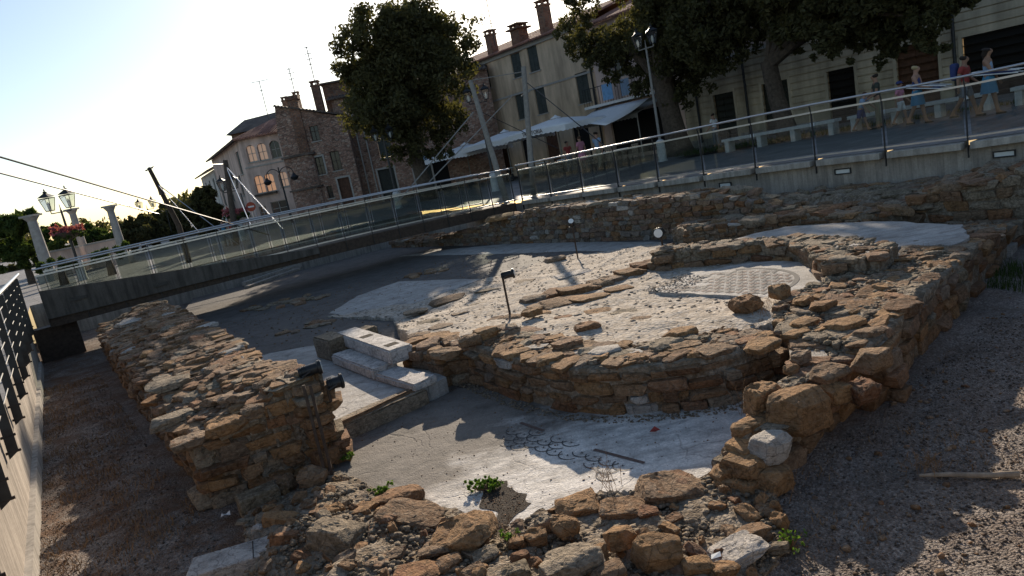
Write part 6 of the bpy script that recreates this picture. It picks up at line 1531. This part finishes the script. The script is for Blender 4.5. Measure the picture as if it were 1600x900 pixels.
# ------------------------------------------------------------------ people
def skin_mesh(name, verts, edges, radii, sub=1):
    me = bpy.data.meshes.new('tmp'); me.from_pydata(verts, edges, []); o = bpy.data.objects.new('tmp_person', me); COL.objects.link(o)
    o.modifiers.new('skin', 'SKIN'); sk = me.skin_vertices[0].data
    for i, r in enumerate(radii): sk[i].radius = r if isinstance(r, tuple) else (r, r); sk[i].use_root = (i == 0)
    s_ = o.modifiers.new('sub', 'SUBSURF'); s_.levels = sub; s_.render_levels = sub
    dg = bpy.context.evaluated_depsgraph_get(); dg.update(); out = bpy.data.meshes.new_from_object(o.evaluated_get(dg)); out.name = name
    bpy.data.objects.remove(o); out.shade_smooth(); return out
def person(label, loc, yaw, H_, top, bottom, hair='hair_dark', skinm='skin', stride=.22, arms=(.25, -.25), elbows=(.5, .5), skirt=False, longhair=False, sleeve=True, longpants=False, hat=None, shoes='cl_dark', bend=0.0, group='people on the promenade', female=False):
    t = thing('person', label, 'person', loc, group); t.rotation_euler = (0, 0, 0)
    def rot(v, a, piv):     # swing about the x axis
        y, z = v[1] - piv[1], v[2] - piv[2]; return (v[0], piv[1] + y * math.cos(a) - z * math.sin(a), piv[2] + y * math.sin(a) + z * math.cos(a))
    pel = (0, 0, .535); spine = (0, -.005, .62); chest = (0, 0, .735); neckb = (0, -.008, .825); neck = (0, .0, .865); head = (0, .014, .922); crown_ = (0, .002, .962)
    up_ = [spine, chest, neckb, neck, head, crown_]; up_ = [rot(v, -bend, pel) for v in up_]; spine, chest, neckb, neck, head, crown_ = up_
    V = [pel, spine, chest, neckb, neck, head, crown_]; E = [(0, 1), (1, 2), (2, 3), (3, 4), (4, 5), (5, 6)]
    wsh = .098 if female else .108
    R_ = [(.078, .06), (.066, .052), (.085, .06), (.05, .04), (.03, .03), (.05, .058), (.04, .047)]
    nose = (0, head[1] + .06, head[2] - .012); V.append(nose); R_.append((.009, .009)); E.append((5, 7))
    limbs_ = {}
    for sg, i in ((-1, 0), (1, 1)):
        sh = rot((sg * wsh, -.005, .805), -bend, pel); a = arms[i]; el = rot((sg * (wsh + .02), sh[1], sh[2] - .175), a, sh); wr = rot((sg * (wsh + .03), el[1], el[2] - .145), a + elbows[i], el); hd = rot((sg * (wsh + .03), wr[1], wr[2] - .045), a + elbows[i], wr)
        k = len(V); V += [sh, el, wr, hd]; E += [(2, k), (k, k + 1), (k + 1, k + 2), (k + 2, k + 3)]; R_ += [.033, .024, .016, (.02, .012)]
        limbs_['arm%d' % i] = (sh, el, wr, hd)
        hp = (sg * .048, 0, .505); sw = stride * (1 if i == 0 else -1); kn = rot((sg * .05, 0, .285), sw, hp); kb = -max(0, -sw) * .9 - .05
        an = rot((sg * .05, kn[1], kn[2] - .245), sw + kb, kn); toe = (an[0] * 1.1, an[1] + .085, an[2] - .025); heel = (an[0], an[1] - .018, an[2] - .022)
        k = len(V); V += [hp, kn, an, heel, toe]; E += [(0, k), (k, k + 1), (k + 1, k + 2), (k + 2, k + 3), (k + 2, k + 4)]; R_ += [.054, .035, .022, .016, .016]
        limbs_['leg%d' % i] = (hp, kn, an, toe)
    low = min(v[2] for v in V) - .014
    def wv(v): q = Matrix.Rotation(yaw, 3, 'Z') @ (Vector(v) - Vector((0, 0, low))) * H_; return tuple(q + Vector(loc))
    def W(vs_): return [wv(v) for v in vs_]
    def Rr(rs_): return [tuple(x * H_ for x in (r if isinstance(r, tuple) else (r, r))) for r in rs_]
    body = skin_mesh('body', W(V), E, Rr(R_), 2)
    # five fingers on each hand, part of the same body mesh
    fm = MB()
    for i, sg in ((0, -1), (1, 1)):
        wr, hd = Vector(limbs_['arm%d' % i][2]), Vector(limbs_['arm%d' % i][3]); d = (hd - wr).normalized()
        for k, L in enumerate((.035, .042, .04, .032)):
            o_ = Vector((0, (k - 1.5) * .011, 0)); p0 = hd + o_ - d * .004; p1 = p0 + d * L * .6; p2 = p1 + (d + Vector((-sg * .5, 0, 0))).normalized() * L * .5
            fm.tube(W([p0, p1, p2]), [.0052 * H_, .005 * H_, .0035 * H_], 5)
        p0 = wr.lerp(hd, .4) + Vector((0, .014, 0)); fm.tube(W([p0, p0 + Vector((-sg * .004, .016, -.014)), p0 + Vector((-sg * .006, .02, -.03))]), [.006 * H_, .005 * H_, .004 * H_], 5)
    n0 = len(body.vertices); bm = bmesh.new(); bm.from_mesh(body); f2 = fm.mesh('f'); bm.from_mesh(f2); bm.to_mesh(body); bm.free(); body.shade_smooth()
    ob = obj('body', body, M[skinm], t)
    m = MB()
    for sg in (-1, 1): m.lathe(wv((head[0] + sg * .02, head[1] + .05, head[2] + .008)), [(.001, -.006 * H_), (.006 * H_, 0), (.001, .006 * H_)], 6)
    m.build('eyes', M['hair_dark'], t)
    # clothes follow the same bones a little fatter
    tv = [pel, spine, chest, (neckb[0], neckb[1], neckb[2] - .012)]; te = [(0, 1), (1, 2), (2, 3)]; trd = [(.085, .067), (.075, .06), (.093, .068), (.05, .045)]
    if sleeve:
        for i in (0, 1):
            sh, el = Vector(limbs_['arm%d' % i][0]), Vector(limbs_['arm%d' % i][1]); k = len(tv); tv += [tuple(sh), tuple(sh.lerp(el, .6))]; te += [(2, k), (k, k + 1)]; trd += [.041, .036]
    obj('shirt', skin_mesh('shirt', W(tv), te, Rr(trd), 2), M[top], t)
    if skirt:
        m = MB(); prof = [(.128, .33), (.115, .42), (.095, .52), (.078, .575)]; n = 16; vv = []; ff = []
        for r, z in prof:
            for k in range(n):
                a = 2 * math.pi * k / n; q = 1 + .06 * math.sin(5 * a); vv.append(wv((r * q * math.cos(a), r * q * .85 * math.sin(a), z)))
        ff = [(i * n + k, i * n + (k + 1) % n, (i + 1) * n + (k + 1) % n, (i + 1) * n + k) for i in range(len(prof) - 1) for k in range(n)]
        m.add(vv, ff); m.build('skirt', M[bottom], t, True)
    else:
        pv = [(0, 0, .56), pel]; pe = [(0, 1)]; pr_ = [(.082, .066), (.085, .068)]
        for i in (0, 1):
            hp, kn, an, _ = map(Vector, limbs_['leg%d' % i]); k = len(pv); end = kn.lerp(an, .9) if longpants else hp.lerp(kn, .85)
            if longpants: pv += [tuple(hp), tuple(kn), tuple(end)]; pe += [(1, k), (k, k + 1), (k + 1, k + 2)]; pr_ += [.06, .044, .036]
            else: pv += [tuple(hp), tuple(end)]; pe += [(1, k), (k, k + 1)]; pr_ += [.061, .053]
        obj('trousers' if longpants else 'shorts', skin_mesh('shorts', W(pv), pe, Rr(pr_), 2), M[bottom], t)
    hv = [(head[0], head[1] - .026, head[2] - .016), (head[0], head[1] - .02, head[2] + .02), (crown_[0], crown_[1] + .004, crown_[2] + .012)]; hr = [.05, .064, .058]; he = [(0, 1), (1, 2)]
    if longhair: hv += [(head[0], head[1] - .05, head[2] - .06), (head[0], head[1] - .05, head[2] - .12)]; hr += [.032, .022]; he += [(0, 3), (3, 4)]
    obj('hair', skin_mesh('hair', W(hv), he, Rr(hr), 2), M[hair], t)
    if hat:
        m = MB(); m.lathe(wv((crown_[0], crown_[1], crown_[2] - .012)), [(.1 * H_, 0), (.065 * H_, .01 * H_), (.06 * H_, .04 * H_), (.03 * H_, .055 * H_)], 14); m.build('hat', M[hat], t, True)
    for i in (0, 1):
        an, toe = limbs_['leg%d' % i][2], limbs_['leg%d' % i][3]; m = MB(); p = Vector(an); q = Vector(toe); md = Vector((an[0], (an[1] + toe[1]) / 2 - .005, toe[2] - .004))
        m.box(wv(md), (.042 * H_, .125 * H_, .03 * H_), Matrix.Rotation(yaw, 3, 'Z')); m.build('shoe', M[shoes], t, bevel=.008)
    return t
YR = math.atan2(-AX[1], -AX[0]) - math.pi / 2; YL = YR + math.pi      # walking right / left as seen from the dig
def stand(x, y, z, xh, yh):
    p = P(x, y, z); return p, max(.8, PY(xh, yh, p.y).z - z)
p, h = stand(1548, 180, .2, 1536, 72); person('dark-haired woman in a light blue top and blue skirt at the right edge', p, YR, h, 'cl_light', 'cl_blue', 'hair_dark', 'skin', .2, (.1, .45), (.4, 1.0), True, True, False, female=True)
pb = p
p, h = stand(1512, 184, .2, 1510, 82); person('youth with a dark backpack and patterned shorts walking just behind the woman in blue', p, YR, h, 'cl_red', 'cl_grey', 'hair_dark', 'skin', .3, (.2, -.3), (.6, .3), False, False, True)
m = MB(); q = p + Matrix.Rotation(YR, 3, 'Z') @ Vector((0, -.22, .74 * h)); m.box(q, (.3, .16, .42), Matrix.Rotation(YR, 3, 'Z')); t = thing('backpack', 'dark navy backpack worn by the youth in patterned shorts', 'backpack', q); m.build('bag', M['cl_navy'], t, bevel=.06)
p, h = stand(1437, 194, .2, 1431, 99); person('blond woman in a navy top and blue skirt amid the walking group', p, YR, h, 'cl_navy', 'cl_blue', 'hair_blond', 'skin2', .22, (.2, .4), (.7, .9), True, False, False, female=True)
pc_ = p
p, h = stand(1410, 195, .2, 1405, 126); person('small child with a blue hat and white shorts beside the blond woman', p, YR, h, 'cl_pink', 'cl_white', 'hair_brown', 'skin2', .25, (.3, -.3), (.4, .4), hat='cl_navy')
p, h = stand(1374, 200, .18, 1363, 114); person('man in a dark T-shirt and khaki trousers standing left of the walking group', p, YL + .6, h, 'cl_dark', 'cl_khaki', 'hair_dark', 'skin', .08, (.2, .3), (.9, .7), longpants=True)
p, h = stand(1348, 205, .18, 1342, 141); person('child in a pale blue shirt leaning over beside the man in the dark T-shirt', p, YR, h, 'cl_light', 'cl_navy', 'hair_brown', 'skin2', .3, (.5, .3), (.3, .3), bend=.35)
def beach_chair(label, base, yaw, tilt):
    t = thing('folded_beach_chair', label, 'beach chair', base, 'folded beach chairs'); R_ = Matrix.Rotation(yaw, 3, 'Z') @ Matrix.Rotation(tilt, 3, 'X'); base = Vector(base); m = MB()
    for x in (-.2, .2):
        for z in (-.03, .04): m.tube([base + R_ @ Vector((x, -.45, z)), base + R_ @ Vector((x, .5, z))], .014, 6)
    for y in (-.45, .5): m.tube([base + R_ @ Vector((-.2, y, .04)), base + R_ @ Vector((.2, y, .04))], .014, 6)
    m.build('frame', M['white_paint'], t); m = MB(); m.box(base + R_ @ Vector((0, .0, .005)), (.36, .7, .04), R_); m.build('fabric', M['cl_navy'], t)
beach_chair('white-framed folded beach chair under the arm of the woman at the right edge', pb + Vector((.12, -.1, 1.0)), YR, -.12)
beach_chair('white-framed folded beach chair carried by the blond woman', pc_ + Vector((.15, -.22, .95)), YR, -.2)
q = PC(1116, 200, 26.4); person('man in a white shirt by the dark door behind the bench', (q.x, q.y, .08), YL, PC(1114, 176, 26.4).z - .08, 'cl_white', 'cl_grey', 'hair_dark', 'skin2', .05, longpants=True, group='people by the houses')
q = PC(934, 230, 22.6); person('man in a light blue shirt with a dark shoulder strap walking to the trattoria', (q.x, q.y, .03), YAW_C - math.pi / 2, PC(931, 205, 22.6).z, 'cl_light', 'cl_khaki', 'hair_dark', 'skin2', .15, longpants=True, group='people by the trattoria')
q = PC(907, 230, 23.2); person('woman in a pink top under the lettered umbrella', (q.x, q.y, .03), YL, PC(907, 212, 23.2).z, 'cl_pink', 'cl_pink', 'hair_brown', 'skin2', .1, skirt=True, female=True, group='people by the trattoria')
q = PC(887, 235, 23.8); person('person in a red top under the lettered umbrella', (q.x, q.y, .03), YR, PC(886, 220, 23.8).z, 'cl_red', 'cl_grey', 'hair_dark', 'skin', .1, longpants=True, group='people by the trattoria')
for x, y, tp, lab in [(345, 343, 'cl_blue', 'passer-by in blue on the street left of the pink house'), (357, 341, 'cl_red', 'passer-by in red on the street left of the pink house')]:
    q = PY(x, y, 31); person(lab, (q.x, q.y, 0), YL if tp == 'cl_blue' else YR, q.z, tp, 'cl_grey', 'hair_brown', 'skin2', .15, longpants=True, group='passers-by in the street')

# ------------------------------------------------------------------ spotlights in the dig
def PU(x, y, u):
    d = ray(x, y); t_ = u / (d[0] * AX[0] + d[1] * AX[1]); return Vector(CAMP + d * t_)
def spot(label, base, height, aim, r=.062, L=.17):
    base = Vector(base); t = thing('spotlight', label, 'spotlight', base, 'dig spotlights'); aim = Vector(aim).normalized()
    m = MB(); m.tube([base - Vector((0, 0, .08)), base + Vector((0, 0, height))], .016, 8); m.build('stake', M['rust_steel'], t)
    c = base + Vector((0, 0, height)) + aim * .08
    m = MB(); m.tube([c - aim * L * .5, c - aim * L * .3, c + aim * L * .3, c + aim * L * .36, c + aim * L * .5], [r * .55, r * .72, r * .78, r, r], 14, cap=True); hd = m.build('housing', M['blackplastic'], t, True)
    m = MB(); m.tube([c + aim * (L * .5 + .001), c + aim * (L * .5 + .006)], r * .82, 14); m.build('lens', M['lens'], hd)
    m = MB()
    for i in range(3): m.tube([c - aim * (L * (.42 - .1 * i)), c - aim * (L * (.42 - .1 * i) - .008)], r * .85, 12)
    m.build('cooling_fin', M['blackplastic'], hd)
    m = MB(); s_ = aim.cross(Vector((0, 0, 1))).normalized() * r * 1.08
    m.tube([base + Vector((0, 0, height - .03)), base + Vector((0, 0, height - .03)) + s_, c + s_], .008, 5); m.tube([base + Vector((0, 0, height - .03)), base + Vector((0, 0, height - .03)) - s_, c - s_], .008, 5); m.build('bracket', M['darksteel'], t)
    return t
b = P(797, 492, -.64); spot('black spotlight on a stake in the middle of the sunlit earth', b, PY(789, 430, b.y).z - b.z, (1, -.1, .05), .07, .19)
b = P(902, 398, -.8); spot('small black spotlight on a stake near the far ruin wall', b, PY(893, 352, b.y).z - b.z, (-.1, -.6, .5), .07)
b = P(1035, 383, -.42); spot('spotlight with a bright lens facing the viewer, on the end of the low curved wall', b, PY(1030, 362, b.y).z - b.z, (-.45, -.9, 0), .09)
b = PU(476, 600, 6.42); t = spot('black spotlight on the end of the left wall pointing right', b - Vector((0, 0, .04)), .16, (.95, .3, .03), .07, .22)
b = PU(512, 608, 6.22); t = spot('round black spotlight on the end of the left wall turned away', b - Vector((0, 0, .05)), .09, (.9, .45, -.02), .075, .15)
for dx in (0, .035):
    a, e = PU(474 + dx * 300, 602, 6.1), PU(511 + dx * 300, 752, 5.98); m = MB(); m.bar(a, e, .026, .03); t = thing('cable_conduit', ('left' if dx == 0 else 'right') + ' one of two brown conduits running down the end of the left wall', 'conduit', e, 'conduits on the left wall'); m.build('channel', M['rust_steel'], t)
for x, y, lab in [(298, 452, 'left of two small floodlights on the ground under the footbridge'), (312, 449, 'right of two small floodlights on the ground under the footbridge')]:
    spot(lab, P(x, y + 6, -.93), .16, (.1, -1, .2), .08, .16)

# ------------------------------------------------------------------ weeds, litter, sticks
def weed(label, x, y, z, r, n, size, seed, mat='weed'):
    p = P(x, y, z); t = thing('weed_tuft', label, 'weed', p, 'green weed tufts'); rr_ = random.Random(seed)
    cl = [(p + Vector((rr_.gauss(0, r) * .5, rr_.gauss(0, r) * .45, .012 + rr_.uniform(0, .03))), r * rr_.uniform(.18, .4)) for _ in range(16)]
    obj('leaves', leaf_cloud(cl, n, size, seed), M[mat], t)
    m = MB()
    for c, r_ in cl: m.tube([p - Vector((0, 0, .03)), c], [.006, .003], 5)
    m.build('stems', M['dry'], t)
weed('bright green weed clump on the dark soil patch in the front floor', 757, 763, -1.06, .12, 1700, .013, 51)
weed('green weed clump at the edge of the front floor beside the striped slab', 597, 770, -1.03, .085, 1000, .012, 52)
weed('small weed at the foot of the left wall end', 546, 716, -1.04, .07, 220, .016, 53)
weed('tiny grass tuft among the front boulders', 795, 842, -.9, .05, 160, .015, 54)
weed('sparse green patch on the gravel beside the front wall', 1235, 850, -1.08, .1, 160, .012, 55)
sheet('soil_patch', [uc(*q, -1.07) for q in [(728, 768), (748, 750), (785, 748), (805, 760), (828, 768), (822, 785), (805, 805), (788, 836), (772, 830), (776, 800), (745, 785)]], -1.0715, .02, M['soil'], wob=.13)
sp = [uc(*q, -1.06) for q in [(728, 768), (748, 750), (785, 748), (805, 760), (828, 768), (822, 785), (805, 805), (788, 836), (772, 830), (776, 800), (745, 785)]]
tag(chips('soil_crumbs', sp, lambda u, c: -1.069, 500, (.005, .014), 'sand'), 'crumbs of stone on the dark soil patch', 'rubble')
def stalks(label, x, y, z, n, h, spread, seed, name='dry_weed', mat='dry'):
    p = P(x, y, z); t = thing(name, label, 'dry weed', p, 'dry weeds'); rr_ = random.Random(seed); m = MB()
    for _ in range(n):
        b = p + Vector((rr_.gauss(0, spread), rr_.gauss(0, spread), 0)); L = h * rr_.uniform(.5, 1.2); a = rr_.uniform(0, 6.28); d = Vector((math.cos(a) * .35, math.sin(a) * .35, 1)) * L
        e = b + d; m.tube([b, b.lerp(e, .5) + Vector((rr_.uniform(-.02, .02), 0, .01)), e], [.002, .0016, .0008], 4)
        for k in range(3):
            q = b.lerp(e, rr_.uniform(.4, .95)); m.tube([q, q + Vector((rr_.uniform(-.05, .05), rr_.uniform(-.05, .05), rr_.uniform(0, .06)))], [.0018, .001], 3)
    tag(m.build('stalks', M[mat], t), kind='stuff')
stalks('dry reddish weeds on the edge of the front floor before the big flat slab', 955, 765, -1.02, 14, .26, .05, 71)
stalks('dry grass at the foot of the left wall end beside the conduits', 508, 735, -1.05, 40, .22, .06, 72)
stalks('thin dry stem arching beside the ochre boulders of the right wall', 1160, 650, -1.0, 5, .34, .03, 73)
stalks('dry weed on the gravel near the stick', 1452, 735, -1.09, 26, .1, .06, 74)
stalks('dry weeds beside the upright brown stones at the round mosaic', 1195, 490, -.58, 26, .14, .12, 75)
stalks('dry weeds at the near end of the right wall', 1185, 760, -1.05, 40, .14, .14, 76)
stalks('dry weeds among the front boulders beside the grass tuft', 785, 838, -.95, 8, .16, .04, 77)
a, e = P(1436, 743, -1.075), P(1592, 741, -1.075); t = thing('dry_stick', 'long bleached stick lying on the gravel at the right', 'stick', a); m = MB()
m.tube([a, a.lerp(e, .3) + Vector((0, .01, 0)), a.lerp(e, .7) - Vector((0, .012, 0)), e], [.011, .017, .02, .024], 8); m.build('stick', M['wood'], t, True)
t = thing('crumpled_paper', 'small scrap of white paper on the gravel left of the front wall', 'paper', P(353, 806, GZ)); m = MB(); p = P(353, 805, -1.07); m.add([p + Vector(q) for q in [(-.04, -.02, 0), (.0, -.035, .02), (.045, -.01, .0), (.03, .03, .025), (-.01, .025, .0), (-.045, .02, .015)]], [(0, 1, 5), (1, 4, 5), (1, 2, 4), (2, 3, 4)]); m.build('sheet', M['paper'], t)
t = thing('white_scrap', 'small white scrap beside the pale slab among the front boulders', 'paper', P(1118, 870, -.97)); m = MB(); p = P(1118, 870, -.95); m.add([p + Vector(q) for q in [(-.03, -.015, 0), (.03, -.02, .01), (.035, .015, .02), (-.02, .02, .005)]], [(0, 1, 2, 3)]); m.build('sheet', M['paper'], t)
t = thing('dry_leaf', 'curled brown leaf lying on the shaded front floor', 'leaf', P(1023, 674, -1.07)); m = MB(); p = P(1023, 673, -1.055); m.add([p + Vector(q) for q in [(-.05, 0, 0), (-.01, -.03, .02), (.05, -.01, .005), (.01, .03, .03), (0, 0, -.01)]], [(0, 1, 4), (1, 2, 4), (2, 3, 4), (3, 0, 4)]); m.build('blade', M['cl_red'], t)
tag(chips('gravel_stones', [(.5, 2.2), (.5, 9), (2.7, 9.5), (2.5, 5.3), (2.5, 3.9), (2.0, 3.0), (1.8, 1.6)], gz, 420, (.02, .07), 'sand', None, .6, 2.5), 'scattered larger stones on the right-hand gravel bed', 'gravel')
# gravel grains and rusty litter that nobody could count
gpl = [(.5, 2.2), (.5, 7.5), (2.55, 8.2), (2.6, 5.3), (2.55, 3.9), (2.1, 3.0), (2.0, 1.6), (.6, 1.2)]
tag(chips('gravel_grains', gpl, gz, 15000, (.008, .026), 'gravelchip', None, .7), 'loose gravel grains on the right-hand gravel bed', 'gravel')
gpl2 = [(5.2, -.35), (5.4, .8), (6.3, 1.0), (8.2, 1.0), (12, 1.15), (16, 1.3), (16, .2), (12, 0), (7, -.3)]
tag(chips('gravel_grains', gpl2, gz, 6000, (.008, .03), 'gravelchip', None, .7), 'loose gravel grains on the left-hand gravel strip', 'gravel')
pts = []
for u, c in scatter_pts(gpl2, 9000):
    if fbm(u * 1.4, c * 1.4, 91, 4) > -.02: pts.append(UC(u, c, gz(u, c)))
grass('dry_litter', 'rusty dry stalks and litter over the left gravel strip', pts[:4200], .05, 'dry', 1.8, .004)
pts = []
for u, c in scatter_pts([(.6, 2.5), (.6, 7), (2.6, 7.5), (2.6, 4), (2.2, 3)], 6000):
    if fbm(u * 1.7, c * 1.7, 95, 4) > .22: pts.append(UC(u, c, gz(u, c)))
grass('dry_litter', 'thin rusty litter in drifts over the right gravel bed', pts[:900], .035, 'dry', 1.8, .003)
gp = [(2.3, 9.0), (2.95, 9.2), (3.05, 10.4), (2.5, 10.2)]
grass('wall_foot_grass', 'dull grass growing along the foot of the right ruin wall', [UC(u, c, GZ) for u, c in scatter_pts(gp, 700)], .12, 'leaf_light', .7, .004)

# dry grass rooted in the joints of the walls
def joint_grass(name, label, poly, zf, spots, blades, h):
    pts = []
    for u, c in scatter_pts(poly, spots):
        for _ in range(random.randrange(max(2, blades // 3), blades)):
            a, b = u + random.gauss(0, .03), c + random.gauss(0, .03); pts.append(UC(a, b, zf(a, b) - .01))
    grass(name, label, pts, h, 'dry', .9, .0018)
joint_grass('joint_grass', 'dry grass wisps rooted in the top of the long left wall', poly, lw_z, 60, 12, .07)
joint_grass('joint_grass', 'dry grass wisps rooted in the top of the right wall', rpoly, rw_z, 60, 14, .07)
joint_grass('joint_grass', 'dry grass wisps between the foreground boulders', gpoly, fg_z, 60, 16, .07)
joint_grass('joint_grass', 'dry grass wisps scattered over the sunlit earth mound', poly_m, mound_z, 50, 10, .06)
